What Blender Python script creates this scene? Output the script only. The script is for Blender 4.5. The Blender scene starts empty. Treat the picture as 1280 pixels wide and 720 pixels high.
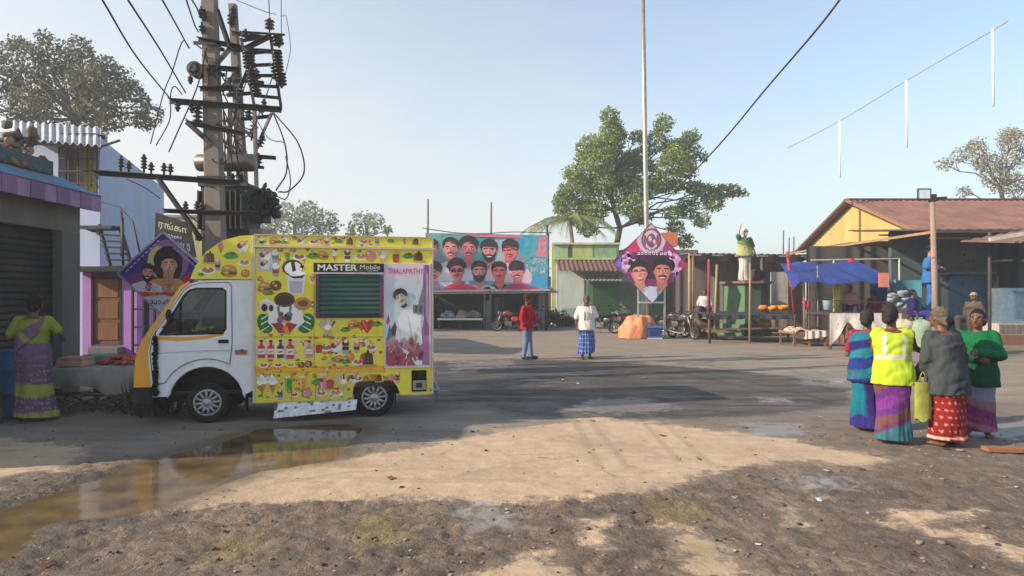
SKY_STRENGTH = .13
SUN_STRENGTH = 3.0
EXPOSURE = 1.33
HAZE_COL = (2.92, 2.82, 2.68)
SKY_GAIN = (.68, .81, .80)
TAMIL = "ரங்கா"
HAZE_DENSITY = .0026
import bpy, math, random
import numpy as np
from mathutils import Vector, Matrix
from mathutils.geometry import tessellate_polygon

R = math.radians
PI = math.pi
random.seed(7)
rng = np.random.default_rng(11)
sc = bpy.context.scene
COL = sc.collection
F = 780.0        # focal length in photo pixels
H = 1.65         # eye height
HY = 372.0       # horizon row

def P(px, py, Y):
    return Vector(((px - 640) * Y / F, Y, H - (py - HY) * Y / F))
def XP(px, Y):
    return (px - 640) * Y / F
def ZP(py, Y):
    return H - (py - HY) * Y / F
def GP(px, py):
    Y = F * H / (py - HY)
    return Vector(((px - 640) * Y / F, Y, 0))
def lin1(v):
    v = v / 255.0
    return v / 12.92 if v <= 0.04045 else ((v + 0.055) / 1.055) ** 2.4
def C(r, g, b, k=1.0):
    return (lin1(r) * k, lin1(g) * k, lin1(b) * k)
def jit(c, a):
    k = 1 + random.uniform(-a, a)
    return tuple(max(0.0, x * k * (1 + random.uniform(-a, a) * .35)) for x in c)

# ------------------------------------------------------------------ materials
MATS = {}
def node_mat(name):
    m = bpy.data.materials.new(name)
    m.use_nodes = True
    nt = m.node_tree
    b = nt.nodes['Principled BSDF']
    return m, nt, b

def vc(name, rough=.8, metal=0.0, spec=.4, n_scale=6.0, n_amt=.25, bump=.15, b_scale=40.0, b_dist=.004, dirt=0.0, dirt_col=(.18, .14, .1), coat=0.0, stretch=(1, 1, 1)):
    """paint whose colour is the object's own colour attribute, broken up by noise, grime and a fine bump"""
    if name in MATS:
        return MATS[name]
    m, nt, b = node_mat(name)
    N, L = nt.nodes, nt.links
    at = N.new('ShaderNodeAttribute'); at.attribute_name = 'Col'
    tc = N.new('ShaderNodeTexCoord')
    mp = N.new('ShaderNodeMapping'); mp.inputs['Scale'].default_value = stretch
    L.new(tc.outputs['Object'], mp.inputs[0])
    nz = N.new('ShaderNodeTexNoise'); nz.inputs['Scale'].default_value = n_scale
    nz.inputs['Detail'].default_value = 8; nz.inputs['Roughness'].default_value = .65
    L.new(mp.outputs[0], nz.inputs[0])
    mr = N.new('ShaderNodeMapRange')
    mr.inputs[1].default_value = .25; mr.inputs[2].default_value = .75
    mr.inputs[3].default_value = 1 - n_amt; mr.inputs[4].default_value = 1 + n_amt * .6
    L.new(nz.outputs[0], mr.inputs[0])
    mx = N.new('ShaderNodeVectorMath'); mx.operation = 'SCALE'
    L.new(at.outputs['Color'], mx.inputs[0]); L.new(mr.outputs[0], mx.inputs['Scale'])
    out = mx.outputs[0]
    if dirt > 0:
        n2 = N.new('ShaderNodeTexNoise'); n2.inputs['Scale'].default_value = n_scale * .45
        n2.inputs['Detail'].default_value = 10; n2.inputs['Roughness'].default_value = .7
        L.new(mp.outputs[0], n2.inputs[0])
        r2 = N.new('ShaderNodeMapRange'); r2.inputs[1].default_value = .48; r2.inputs[2].default_value = .72
        r2.inputs[3].default_value = 0; r2.inputs[4].default_value = dirt
        L.new(n2.outputs[0], r2.inputs[0])
        mm = N.new('ShaderNodeMix'); mm.data_type = 'RGBA'
        mm.inputs['B'].default_value = (*dirt_col, 1)
        for i in mm.inputs:
            if i.name == 'B' and i.type == 'RGBA': i.default_value = (*dirt_col, 1)
        ia = [i for i in mm.inputs if i.name == 'A' and i.type == 'RGBA'][0]
        L.new(out, ia); L.new(r2.outputs[0], mm.inputs[0])
        out = [o for o in mm.outputs if o.type == 'RGBA'][0]
    L.new(out, b.inputs['Base Color'])
    b.inputs['Roughness'].default_value = rough
    b.inputs['Metallic'].default_value = metal
    b.inputs['Specular IOR Level'].default_value = spec
    b.inputs['Coat Weight'].default_value = coat
    if bump > 0:
        n3 = N.new('ShaderNodeTexNoise'); n3.inputs['Scale'].default_value = b_scale; n3.inputs['Detail'].default_value = 5
        L.new(mp.outputs[0], n3.inputs[0])
        bp = N.new('ShaderNodeBump'); bp.inputs['Strength'].default_value = bump; bp.inputs['Distance'].default_value = b_dist
        L.new(n3.outputs[0], bp.inputs['Height']); L.new(bp.outputs[0], b.inputs['Normal'])
    MATS[name] = m
    return m

def M(k):
    if k == 'matte':    return vc('matte_paint', .85, n_amt=.22, dirt=.25)
    if k == 'wall':     return vc('weathered_wall', .92, n_scale=1.5, n_amt=.4, bump=.5, b_scale=22, b_dist=.014, dirt=.75, dirt_col=(.12, .1, .085), stretch=(1, 1, .45))
    if k == 'cloth':    return vc('woven_cloth', .95, spec=.15, n_scale=14, n_amt=.2, bump=.55, b_scale=26, b_dist=.014, stretch=(1, 1, .45))
    if k == 'tarp':     return vc('plastic_tarp', .55, n_scale=4, n_amt=.22, bump=.7, b_scale=5, b_dist=.05)
    if k == 'skin':     return vc('brown_skin', .5, spec=.4, n_scale=20, n_amt=.12, bump=.1, b_scale=160, b_dist=.002)
    if k == 'hair':     return vc('dark_hair', .72, spec=.22, n_scale=50, n_amt=.4, bump=.6, b_scale=120, b_dist=.006, stretch=(1, 1, .25))
    if k == 'car':      return vc('vehicle_paint', .38, spec=.5, n_scale=3, n_amt=.1, bump=0, coat=.3, dirt=.34, dirt_col=(.25, .2, .15))
    if k == 'vinyl':    return vc('printed_vinyl', .42, spec=.4, n_scale=2.5, n_amt=.14, bump=.08, b_scale=6, b_dist=.01, dirt=.3, dirt_col=(.36, .3, .17))
    if k == 'flex':     return vc('printed_flex_sheet', .6, n_scale=1.5, n_amt=.12, bump=.35, b_scale=2.2, b_dist=.05)
    if k == 'metal':    return vc('dull_metal', .45, metal=.75, n_scale=8, n_amt=.3, bump=.1, dirt=.3)
    if k == 'iron':     return vc('weathered_iron', .6, metal=.2, n_scale=9, n_amt=.35, bump=.25, dirt=.35, dirt_col=(.09, .05, .03))
    if k == 'rubber':   return vc('tyre_rubber', .85, spec=.3, n_scale=7, n_amt=.25, bump=.2, dirt=.6, dirt_col=(.13, .1, .08))
    if k == 'wood':     return vc('old_timber', .85, n_scale=5, n_amt=.4, bump=.4, b_scale=20, b_dist=.006, stretch=(3, 3, .3))
    if k == 'concrete': return vc('pole_concrete', .9, n_scale=2.5, n_amt=.35, bump=.4, b_scale=35, b_dist=.006, dirt=.4, dirt_col=(.12, .1, .09), stretch=(2, 2, .4))
    if k == 'tin':      return vc('corrugated_tin', .6, metal=.15, n_scale=1.1, n_amt=.4, bump=.2, dirt=.6, dirt_col=(.11, .06, .045))
    if k == 'ceramic':  return vc('glazed_ceramic', .25, n_scale=4, n_amt=.15, bump=0)
    if k == 'lens':     return vc('lamp_lens', .12, spec=.6, n_scale=30, n_amt=.1, bump=.1)
    if k == 'bark':     return vc('tree_bark', .95, n_scale=6, n_amt=.4, bump=.8, b_scale=14, b_dist=.03, stretch=(1, 1, .3))

def leaf_mat():
    if 'leaf' in MATS: return MATS['leaf']
    m, nt, b = node_mat('leaf_surface')
    N, L = nt.nodes, nt.links
    at = N.new('ShaderNodeAttribute'); at.attribute_name = 'Col'
    L.new(at.outputs['Color'], b.inputs['Base Color'])
    b.inputs['Roughness'].default_value = .55
    b.inputs['Specular IOR Level'].default_value = .35
    tr = N.new('ShaderNodeBsdfTranslucent')
    L.new(at.outputs['Color'], tr.inputs['Color'])
    ms = N.new('ShaderNodeMixShader'); ms.inputs[0].default_value = .45
    L.new(b.outputs[0], ms.inputs[1]); L.new(tr.outputs[0], ms.inputs[2])
    L.new(ms.outputs[0], N['Material Output'].inputs['Surface'])
    MATS['leaf'] = m
    return m

def glass_mat():
    if 'glass' in MATS: return MATS['glass']
    m, nt, b = node_mat('tinted_window_glass')
    N, L = nt.nodes, nt.links
    gl = N.new('ShaderNodeBsdfGlossy'); gl.inputs['Roughness'].default_value = .03
    gl.inputs['Color'].default_value = (.9, .95, 1, 1)
    tr = N.new('ShaderNodeBsdfTransparent'); tr.inputs['Color'].default_value = (.55, .6, .62, 1)
    fr = N.new('ShaderNodeFresnel'); fr.inputs['IOR'].default_value = 1.5
    ms = N.new('ShaderNodeMixShader')
    L.new(fr.outputs[0], ms.inputs[0]); L.new(tr.outputs[0], ms.inputs[1]); L.new(gl.outputs[0], ms.inputs[2])
    L.new(ms.outputs[0], N['Material Output'].inputs['Surface'])
    MATS['glass'] = m
    return m

# ------------------------------------------------------------------ objects
def empty(name, loc=(0, 0, 0), rz=0.0, label=None, cat=None, group=None):
    o = bpy.data.objects.new(name, None); COL.objects.link(o)
    o.empty_display_size = .1
    o.location = loc; o.rotation_euler = (0, 0, rz)
    return tag(o, label, cat, group)
def tag(o, label=None, cat=None, group=None, kind=None):
    if label: o['label'] = label
    if cat: o['category'] = cat
    if group: o['group'] = group
    if kind: o['kind'] = kind
    return o
def kids(o):
    return [c for c in bpy.data.objects if c.parent == o]
def copy_tree(o, parent=None):
    ch = kids(o)
    c = o.copy(); COL.objects.link(c); c.parent = parent
    for k in ch: copy_tree(k, c)
    return c
def root_of(o):
    while o.parent: o = o.parent
    return o
def mesh_obj(name, me, mat, parent=None):
    o = bpy.data.objects.new(name, me); COL.objects.link(o)
    if mat and not me.materials: me.materials.append(mat)
    if parent: o.parent = parent
    return o

class MB:
    def __init__(s): s.v = []; s.f = []; s.c = []; s.s = []
    def add(s, vs, fs, col, smooth=False):
        n = len(s.v); s.v.extend([tuple(x) for x in vs])
        multi = isinstance(col, list)
        for i, f in enumerate(fs):
            s.f.append(tuple(n + k for k in f)); s.c.append(col[i] if multi else col); s.s.append(smooth)
    def merge(s, o, T=None):
        n = len(s.v)
        s.v.extend([tuple(T @ Vector(p)) for p in o.v] if T else o.v)
        s.f.extend([tuple(n + k for k in f) for f in o.f]); s.c.extend(o.c); s.s.extend(o.s)
    def box(s, lo, hi, col, T=None):
        a, b = lo, hi
        vs = [Vector((x, y, z)) for z in (a[2], b[2]) for y in (a[1], b[1]) for x in (a[0], b[0])]
        if T: vs = [T @ v for v in vs]
        s.add(vs, [(0, 2, 3, 1), (4, 5, 7, 6), (0, 1, 5, 4), (2, 6, 7, 3), (0, 4, 6, 2), (1, 3, 7, 5)], col)
    def bar(s, p0, p1, w, h, col, up=Vector((0, 0, 1))):
        p0, p1 = Vector(p0), Vector(p1); d = (p1 - p0).normalized()
        if abs(d.dot(up)) > .98: up = Vector((0, 1, 0))
        a = d.cross(up).normalized() * w / 2; b = a.cross(d).normalized() * h / 2
        vs = [p + sa * a + sb * b for p in (p0, p1) for sa, sb in ((-1, -1), (1, -1), (1, 1), (-1, 1))]
        s.add(vs, [(3, 2, 1, 0), (4, 5, 6, 7), (0, 1, 5, 4), (1, 2, 6, 5), (2, 3, 7, 6), (3, 0, 4, 7)], col)
    def loft(s, rings, col, caps=True, smooth=True, closed=False, colf=None):
        n = len(rings[0]); vs = [p for r in rings for p in r]; fs = []
        m = len(rings)
        for i in range(m if closed else m - 1):
            i2 = (i + 1) % m
            for j in range(n):
                k = (j + 1) % n
                fs.append((i * n + j, i * n + k, i2 * n + k, i2 * n + j))
        cl = col
        if colf:
            cl = [colf(sum((Vector(vs[k]) for k in f), Vector()) / 4) for f in fs]
        s.add(vs, fs, cl, smooth)
        if caps and not closed:
            base = len(s.v) - len(vs)
            c0 = col if not colf else cl[0]; c1 = col if not colf else cl[-1]
            s.f.append(tuple(base + j for j in reversed(range(n)))); s.c.append(c0); s.s.append(False)
            s.f.append(tuple(base + (m - 1) * n + j for j in range(n))); s.c.append(c1); s.s.append(False)
    def tube(s, pts, r, n, col, caps=True, flat=1.0):
        pts = [Vector(p) for p in pts]
        if not isinstance(r, (list, tuple)): r = [r] * len(pts)
        rings = []; prev = None
        for i, p in enumerate(pts):
            d = (pts[min(i + 1, len(pts) - 1)] - pts[max(i - 1, 0)]).normalized()
            if prev is None:
                a = d.orthogonal().normalized()
            else:
                a = (prev - d * prev.dot(d))
                a = a.normalized() if a.length > 1e-6 else d.orthogonal().normalized()
            prev = a; b = d.cross(a)
            rings.append([p + (a * math.cos(t) + b * math.sin(t) * flat) * r[i] for t in [2 * PI * k / n for k in range(n)]])
        s.loft(rings, col, caps)
    def cyl(s, p0, p1, r0, r1, n, col, caps=True): s.tube([p0, p1], [r0, r1], n, col, caps)
    def lathe(s, prof, n, col, o=(0, 0, 0), axis=(0, 0, 1), colf=None):
        o = Vector(o); ax = Vector(axis).normalized(); a = ax.orthogonal().normalized(); b = ax.cross(a)
        s.loft([[o + ax * z + (a * math.cos(2 * PI * k / n) + b * math.sin(2 * PI * k / n)) * r for k in range(n)] for r, z in prof], col, True)
    def ell(s, c, r, col, nu=12, nv=8, T=None, jitter=0):
        c = Vector(c); rings = []
        if not isinstance(r, (list, tuple)): r = (r, r, r)
        for i in range(1, nv):
            t = PI * i / nv; rg = []
            for k in range(nu):
                p = 2 * PI * k / nu; q = 1 + random.uniform(-jitter, jitter)
                v = Vector((r[0] * math.sin(t) * math.cos(p) * q, r[1] * math.sin(t) * math.sin(p) * q, -r[2] * math.cos(t) * q))
                rg.append(c + (T @ v if T else v))
            rings.append(rg)
        s.loft(rings, col, True)
    def torus(s, c, axis, Rr, r, n, m, col, rz=None):
        c = Vector(c); ax = Vector(axis).normalized(); a = ax.orthogonal().normalized(); b = ax.cross(a); rings = []
        for i in range(n):
            t = 2 * PI * i / n; d = a * math.cos(t) + b * math.sin(t)
            rings.append([c + d * (Rr + r * math.cos(2 * PI * k / m)) + ax * ((rz or r) * math.sin(2 * PI * k / m)) for k in range(m)])
        s.loft(rings, col, False, closed=True)
    def prism(s, poly, T, z0, z1, col, colside=None):
        n = len(poly); vs = [T(x, y, z0) for x, y in poly] + [T(x, y, z1) for x, y in poly]
        s.add(vs, [tuple(reversed(range(n))), tuple(range(n, 2 * n))], col)
        s.add(vs, [(i, (i + 1) % n, n + (i + 1) % n, n + i) for i in range(n)], colside or col)
    def poly(s, pts, col): s.add(pts, [tuple(range(len(pts)))], col)
    def sheet(s, fn, nu, nv, col, thick=None, colf=None, smooth=True):
        """grid surface fn(u,v); with thick (vector) gets a second skin and edges"""
        g = [[Vector(fn(i / nu, j / nv)) for j in range(nv + 1)] for i in range(nu + 1)]
        vs = [p for r in g for p in r]; k = nv + 1
        fs = [(i * k + j, (i + 1) * k + j, (i + 1) * k + j + 1, i * k + j + 1) for i in range(nu) for j in range(nv)]
        cl = col
        if colf: cl = [colf((i + .5) / nu, (j + .5) / nv) for i in range(nu) for j in range(nv)]
        s.add(vs, fs, cl, smooth)
        if thick is not None:
            t = Vector(thick)
            s.add([p + t for p in vs], [tuple(reversed(f)) for f in fs], cl, smooth)
            c0 = col if not colf else cl[0]
            edge = [(i, 0) for i in range(nu + 1)] + [(nu, j) for j in range(1, nv + 1)] + [(i, nv) for i in range(nu - 1, -1, -1)] + [(0, j) for j in range(nv - 1, 0, -1)]
            ev = [g[i][j] for i, j in edge]; ne = len(ev)
            s.add(ev + [p + t for p in ev], [(a, ne + a, ne + (a + 1) % ne, (a + 1) % ne) for a in range(ne)], c0)
    def build(s, name, mat, parent=None, world=False, org=None):
        if isinstance(mat, str): mat = M(mat)
        me = bpy.data.meshes.new(name)
        off = Vector((0, 0, 0))
        if org is not None: off = Vector(org)
        elif world and parent is not None: off = root_of(parent).location.copy()
        v = np.array(s.v, dtype=np.float32).reshape(-1, 3) - np.array(off, dtype=np.float32)
        ls = np.array([len(f) for f in s.f], dtype=np.int32)
        li = np.array([k for f in s.f for k in f], dtype=np.int32)
        me.vertices.add(len(v)); me.vertices.foreach_set('co', v.ravel())
        me.loops.add(len(li)); me.loops.foreach_set('vertex_index', li)
        me.polygons.add(len(ls)); me.polygons.foreach_set('loop_start', np.concatenate([[0], np.cumsum(ls)[:-1]]).astype(np.int32))
        me.polygons.foreach_set('use_smooth', np.array(s.s, dtype=bool))
        me.update(calc_edges=True)
        ca = me.color_attributes.new('Col', 'FLOAT_COLOR', 'CORNER')
        cc = np.repeat(np.array([(*c[:3], 1) for c in s.c], dtype=np.float32), ls, axis=0)
        ca.data.foreach_set('color', cc.ravel())
        me.validate()
        o = mesh_obj(name, me, mat, parent)
        if org is not None and parent is None: o.location = off
        return o

def vnoise(p, seed=0):
    """smooth value noise in 0..1 for an n x d array (d 2 or 3)"""
    p = np.asarray(p, dtype=np.float64)
    i = np.floor(p).astype(np.int64); f = p - i; f = f * f * (3 - 2 * f)
    d = p.shape[1]; out = np.zeros(len(p))
    for corner in range(2 ** d):
        w = np.ones(len(p)); h = np.full(len(p), seed * 7919 + 13, dtype=np.int64)
        for a in range(d):
            bit = (corner >> a) & 1
            w = w * (f[:, a] if bit else 1 - f[:, a])
            h = h * 1103515 + (i[:, a] + bit) * (374761 + 668265 * a)
        h = (h ^ (h >> 13)) * 1274126177
        h = (h ^ (h >> 16)) & 0xffff
        out += w * h / 65535.0
    return out
def fbm(p, oct=4, seed=0):
    t = np.zeros(len(p)); a = .5; q = np.asarray(p, dtype=np.float64).copy()
    for k in range(oct):
        t += a * vnoise(q, seed + k); q = q * 2.03 + 17.1; a *= .5
    return t

# ------------------------------------------------------------------ flat prints
TXT = {}
def text_polys(s):
    if s in TXT: return TXT[s]
    cu = bpy.data.curves.new('t', 'FONT'); cu.body = s; cu.size = 1.0; cu.resolution_u = 3
    o = bpy.data.objects.new('t', cu); COL.objects.link(o)
    me = bpy.data.meshes.new_from_object(o.evaluated_get(bpy.context.evaluated_depsgraph_get()))
    v = [(p.co.x, p.co.y) for p in me.vertices]; f = [tuple(p.vertices) for p in me.polygons]
    bpy.data.objects.remove(o); bpy.data.curves.remove(cu); bpy.data.meshes.remove(me)
    if v:
        x0 = min(p[0] for p in v); x1 = max(p[0] for p in v); y0 = min(p[1] for p in v); y1 = max(p[1] for p in v)
        v = [((p[0] - x0) / max(1e-6, x1 - x0), (p[1] - y0) / max(1e-6, y1 - y0)) for p in v]
    TXT[s] = (v, f); return TXT[s]

class Draw:
    """inks flat shapes on a surface: T(x, y, lift) gives the point, every new shape lies a hair above the one before"""
    def __init__(s, mb, T, step=.0005, clip=None): s.mb = mb; s.T = T; s.L = 0; s.step = step; s.clip = clip
    def poly(s, pts, col):
        if s.clip: pts = clip_poly(pts, s.clip)
        if len(pts) < 3: return
        s.L += 1
        P3 = [s.T(x, y, s.L * s.step) for x, y in pts]
        if len(pts) > 4:
            tris = tessellate_polygon([[Vector((x, y, 0)) for x, y in pts]])
            if tris:
                ar = sum(pts[k][0] * pts[(k + 1) % len(pts)][1] - pts[(k + 1) % len(pts)][0] * pts[k][1] for k in range(len(pts)))
                s.mb.add(P3, [tuple(t) for t in tris], col); return
        s.mb.add(P3, [tuple(range(len(pts)))], col)
    def ell(s, cx, cy, rx, ry, col, rot=0, n=14, a0=0, a1=2 * PI):
        c, q = math.cos(rot), math.sin(rot); full = a1 - a0 > 6.28; pts = []
        for k in range(n if full else n + 1):
            t = a0 + (a1 - a0) * k / n; x = rx * math.cos(t); y = ry * math.sin(t)
            pts.append((cx + x * c - y * q, cy + x * q + y * c))
        s.poly(pts, col)
    def rect(s, x0, y0, x1, y1, col): s.poly([(x0, y0), (x1, y0), (x1, y1), (x0, y1)], col)
    def line(s, pts, w, col):
        for (x0, y0), (x1, y1) in zip(pts, pts[1:]):
            dx, dy = x1 - x0, y1 - y0; l = math.hypot(dx, dy) or 1; nx, ny = -dy / l * w / 2, dx / l * w / 2
            s.poly([(x0 + nx, y0 + ny), (x1 + nx, y1 + ny), (x1 - nx, y1 - ny), (x0 - nx, y0 - ny)], col)
    def text(s, t, x0, y0, x1, y1, col, slant=0.0):
        v, f = text_polys(t); s.L += 1
        s.mb.add([s.T(x0 + a * (x1 - x0) + slant * b * (y1 - y0), y0 + b * (y1 - y0), s.L * s.step) for a, b in v], f, col)
    def script(s, x0, y0, x1, y1, col, n=8, ang=0.0):
        """a line of lettering too small to read in the photograph: rounded strokes"""
        w = (x1 - x0) / n; L0 = s.L
        for k in range(n):
            s.L = L0
            if random.random() < .1: continue
            cx = x0 + w * (k + .5); hh = y1 - y0; cy = y0 + hh * .5 + (cx - x0) * math.tan(ang); g = random.randrange(4); lw = min(w, hh) * .2; a0 = random.uniform(0, 6.28)
            ring = [(cx + w * .3 * math.cos(a0 + t * .75), cy + hh * .34 * math.sin(a0 + t * .75)) for t in range(8 if g != 1 else 6)]
            s.line(ring, lw, col)
            if g in (0, 2): s.L = L0 + 4; s.line([(cx + w * .32, cy + hh * .42), (cx + w * .32, cy - hh * .42)], lw, col)
            if g in (1, 2): s.L = L0 + 4; s.line([(cx - w * .3, cy - hh * .42), (cx + w * .2, cy - hh * .42)], lw, col)
            if g == 3: s.L = L0 + 4; s.line([(cx - w * .3, cy + hh * .44), (cx, cy + hh * .5), (cx + w * .1, cy + hh * .3)], lw, col)
        s.L = L0 + 14

def clip_poly(pts, region):
    """Sutherland-Hodgman against a convex counter-clockwise region"""
    out = list(pts)
    for i in range(len(region)):
        ax, ay = region[i]; bx, by = region[(i + 1) % len(region)]
        inside = lambda p: (bx - ax) * (p[1] - ay) - (by - ay) * (p[0] - ax) >= 0
        src, out = out, []
        for j in range(len(src)):
            p, q = src[j], src[(j + 1) % len(src)]; ip, iq = inside(p), inside(q)
            if ip: out.append(p)
            if ip != iq:
                d = (bx - ax) * (q[1] - p[1]) - (by - ay) * (q[0] - p[0])
                if abs(d) < 1e-12: continue
                t = ((by - ay) * (p[0] - ax) - (bx - ax) * (p[1] - ay)) / d
                out.append((p[0] + t * (q[0] - p[0]), p[1] + t * (q[1] - p[1])))
        if len(out) < 3: return []
    return out

def portrait(d, cx, cy, s, skin=C(196, 120, 96), hair=C(38, 24, 26), shirt=C(190, 190, 205), beard=0, stache=1, glasses=0, smile=1, tilt=0.0, shoulders=1.0, collar=1, fuzzy=0):
    """a printed head and shoulders of a young man; s is half the face height"""
    ct, st = math.cos(tilt), math.sin(tilt)
    def q(x, y): return (cx + s * (x * ct - y * st), cy + s * (x * st + y * ct))
    dk = tuple(v * .55 for v in skin); lt = tuple(min(1, v * 1.35) for v in skin); mid = tuple(v * .8 for v in skin)
    if shoulders:
        w = 2.15 * shoulders
        d.poly([q(-w, -3.4), q(-w * .98, -2.3), q(-w * .8, -1.85), q(-.5, -1.35), q(.5, -1.35), q(w * .8, -1.85), q(w * .98, -2.3), q(w, -3.4)], shirt)
        d.poly([q(-.48, -.6), q(-.5, -1.4), q(0, -2.0), q(.5, -1.4), q(.48, -.6)], mid)
        if collar:
            cdk = tuple(v * .7 for v in shirt)
            d.poly([q(-.55, -1.3), q(-.75, -1.55), q(-.1, -2.2), q(0, -2.0)], cdk)
            d.poly([q(.55, -1.3), q(0, -2.0), q(.1, -2.2), q(.75, -1.55)], cdk)
            d.poly([q(-.03, -2.1), q(-.03, -3.4), q(.03, -3.4), q(.03, -2.1)], cdk)
    d.poly([q(.86 * math.cos(t), .28 + .98 * math.sin(t)) for t in [PI * k / 14 for k in range(15)]] + [q(-.8, -.1), q(.8, -.1)], hair)
    for e in (-1, 1):
        d.poly([q(e * .72 + .13 * math.cos(t), -.02 + .24 * math.sin(t)) for t in [2 * PI * k / 8 for k in range(8)]], mid)
    fc = [q(-.7, .45), q(-.74, .1), q(-.7, -.3), q(-.55, -.7), q(-.28, -.97), q(0, -1.04), q(.28, -.97), q(.55, -.7), q(.7, -.3), q(.74, .1), q(.7, .45), q(.5, .72), q(0, .85), q(-.5, .72)]
    d.poly(fc[::1], skin)
    d.poly([q(.38, .7), q(.3, 0), q(.4, -.5), q(.2, -.98), q(.55, -.7), q(.7, -.3), q(.74, .1), q(.7, .45), q(.55, .68)][::-1], mid)
    for k in range(1, 6):
        f_ = 1 - k * .15; mixc = tuple(skin[i] * (1 - k * .2) + lt[i] * k * .2 for i in range(3))
        d.poly([q((x_ - .12 * k * .2) * f_, y_ * f_ + .06 * k * .2) for x_, y_ in ((-.66, .45), (-.7, .1), (-.66, -.3), (-.52, -.66), (-.26, -.9), (0, -.95), (.26, -.9), (.45, -.66), (.5, -.3), (.52, .1), (.5, .45), (.36, .7), (0, .8), (-.4, .7))], mixc)
    if beard:
        d.poly([q(-.74, .1), q(-.7, -.35), q(-.52, -.8), q(-.26, -1.08), q(0, -1.16), q(.26, -1.08), q(.52, -.8), q(.7, -.35), q(.74, .1), q(.56, -.2), q(.4, -.36), q(0, -.4), q(-.4, -.36), q(-.56, -.2)], hair)
    hl = [q(-.78, .05), q(-.7, .35), q(-.52, .58), q(-.2, .68), q(.2, .66), q(.52, .58), q(.7, .35), q(.78, .05), q(.9, .5), q(.8, .95), q(.45, 1.26), q(0, 1.36), q(-.45, 1.28), q(-.82, .95), q(-.92, .5)]
    d.poly(hl, hair)
    if fuzzy:
        for k in range(9):
            t = PI * (k + .5) / 9; d.ell(cx + s * .88 * math.cos(t), cy + s * (.45 + .9 * math.sin(t)), s * .26, s * .26, hair, n=8)
    for e in (-1, 1):
        d.poly([q(e * .32 - .22, .26), q(e * .32 + .22, .26), q(e * .32 + .18, .36), q(e * .32 - .16, .37)], hair)
        if not glasses or glasses == 2:
            d.poly([q(e * .31 + .17 * math.cos(t), .1 + .085 * math.sin(t)) for t in [2 * PI * k / 8 for k in range(8)]], (.62, .58, .56))
            d.poly([q(e * .31 + .075 * math.cos(t), .1 + .085 * math.sin(t)) for t in [2 * PI * k / 8 for k in range(8)]], (.02, .014, .012))
        if glasses:
            d.poly([q(e * .33 - .27, -.06), q(e * .33 + .27, -.06), q(e * .33 + .27, .22), q(e * .33 - .27, .22)], (.012, .01, .014) if glasses == 1 else tuple(min(1, v * 1.15) for v in skin))
    if glasses: d.poly([q(-.7, .16), q(.7, .16), q(.7, .22), q(-.7, .22)], (.02, .015, .02))
    d.poly([q(.02, .22), q(-.08, -.18), q(-.17, -.26), q(.16, -.26), q(.12, -.12)], dk)
    d.poly([q(-.02, .2), q(-.08, -.18), q(.05, -.18)], lt)
    if stache: d.poly([q(-.4, -.46), q(-.3, -.34), q(0, -.3), q(.3, -.34), q(.4, -.46), q(0, -.42)], hair)
    if smile:
        d.poly([q(-.34, -.48), q(.34, -.48), q(.2, -.66), q(0, -.7), q(-.2, -.66)], C(140, 50, 50))
        d.poly([q(-.27, -.5), q(.27, -.5), q(.17, -.6), q(-.17, -.6)], (.78, .74, .7))
    else:
        d.poly([q(-.26, -.53), q(0, -.49), q(.26, -.53), q(.14, -.64), q(-.14, -.64)], C(150, 66, 62))
# ------------------------------------------------------------------ camera, sky, sun
cam = bpy.data.cameras.new('camera'); co = bpy.data.objects.new('camera', cam); COL.objects.link(co)
co.location = (0, 0, H); co.rotation_euler = (R(90), 0, 0)
cam.sensor_width = 36; cam.lens = 36 * F / 1280; cam.shift_y = (HY - 360) / 1280
cam.clip_start = .05; cam.clip_end = 3000
sc.camera = co

SUN_EL = R(27); SUN_AZ = Vector((-.955, -.295, 0)).normalized()
sdir = Vector((SUN_AZ.x * math.cos(SUN_EL), SUN_AZ.y * math.cos(SUN_EL), math.sin(SUN_EL)))
w = bpy.data.worlds.new('World'); sc.world = w; w.use_nodes = True
nt = w.node_tree; bg = nt.nodes['Background']
sky = nt.nodes.new('ShaderNodeTexSky'); sky.sky_type = 'NISHITA'; sky.sun_disc = False
sky.sun_elevation = SUN_EL; sky.sun_rotation = math.atan2(SUN_AZ.x, SUN_AZ.y)
sky.air_density = 1.0; sky.dust_density = 1.0; sky.ozone_density = 1.6; sky.altitude = 50
# hazy morning air: the sky pales towards the horizon and towards the sun
geo = nt.nodes.new('ShaderNodeTexCoord'); sx = nt.nodes.new('ShaderNodeSeparateXYZ'); nt.links.new(geo.outputs['Generated'], sx.inputs[0])
def wm(op, a, b_):
    n = nt.nodes.new('ShaderNodeMath'); n.operation = op
    for k, x in enumerate((a, b_)):
        if isinstance(x, (int, float)): n.inputs[k].default_value = x
        else: nt.links.new(x, n.inputs[k])
    return n.outputs[0]
el = wm('ADD', wm('MAXIMUM', sx.outputs['Z'], 0.0), wm('MULTIPLY', sx.outputs['X'], .26))
hz = nt.nodes.new('ShaderNodeMapRange'); hz.interpolation_type = 'SMOOTHSTEP'
for k, q_ in enumerate((-.12, .62, .97, .22)): hz.inputs[k + 1].default_value = q_
cn_ = nt.nodes.new('ShaderNodeTexNoise'); cn_.inputs['Scale'].default_value = 2.2; cn_.inputs['Detail'].default_value = 7; cn_.inputs['Roughness'].default_value = .6
cm_ = nt.nodes.new('ShaderNodeMapping'); cm_.inputs['Scale'].default_value = (1, 1, 3.5); nt.links.new(geo.outputs['Generated'], cm_.inputs[0]); nt.links.new(cm_.outputs[0], cn_.inputs[0])
el = wm('ADD', el, wm('MULTIPLY', wm('SUBTRACT', cn_.outputs[0], .5), .34))
nt.links.new(el, hz.inputs[0])
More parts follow.
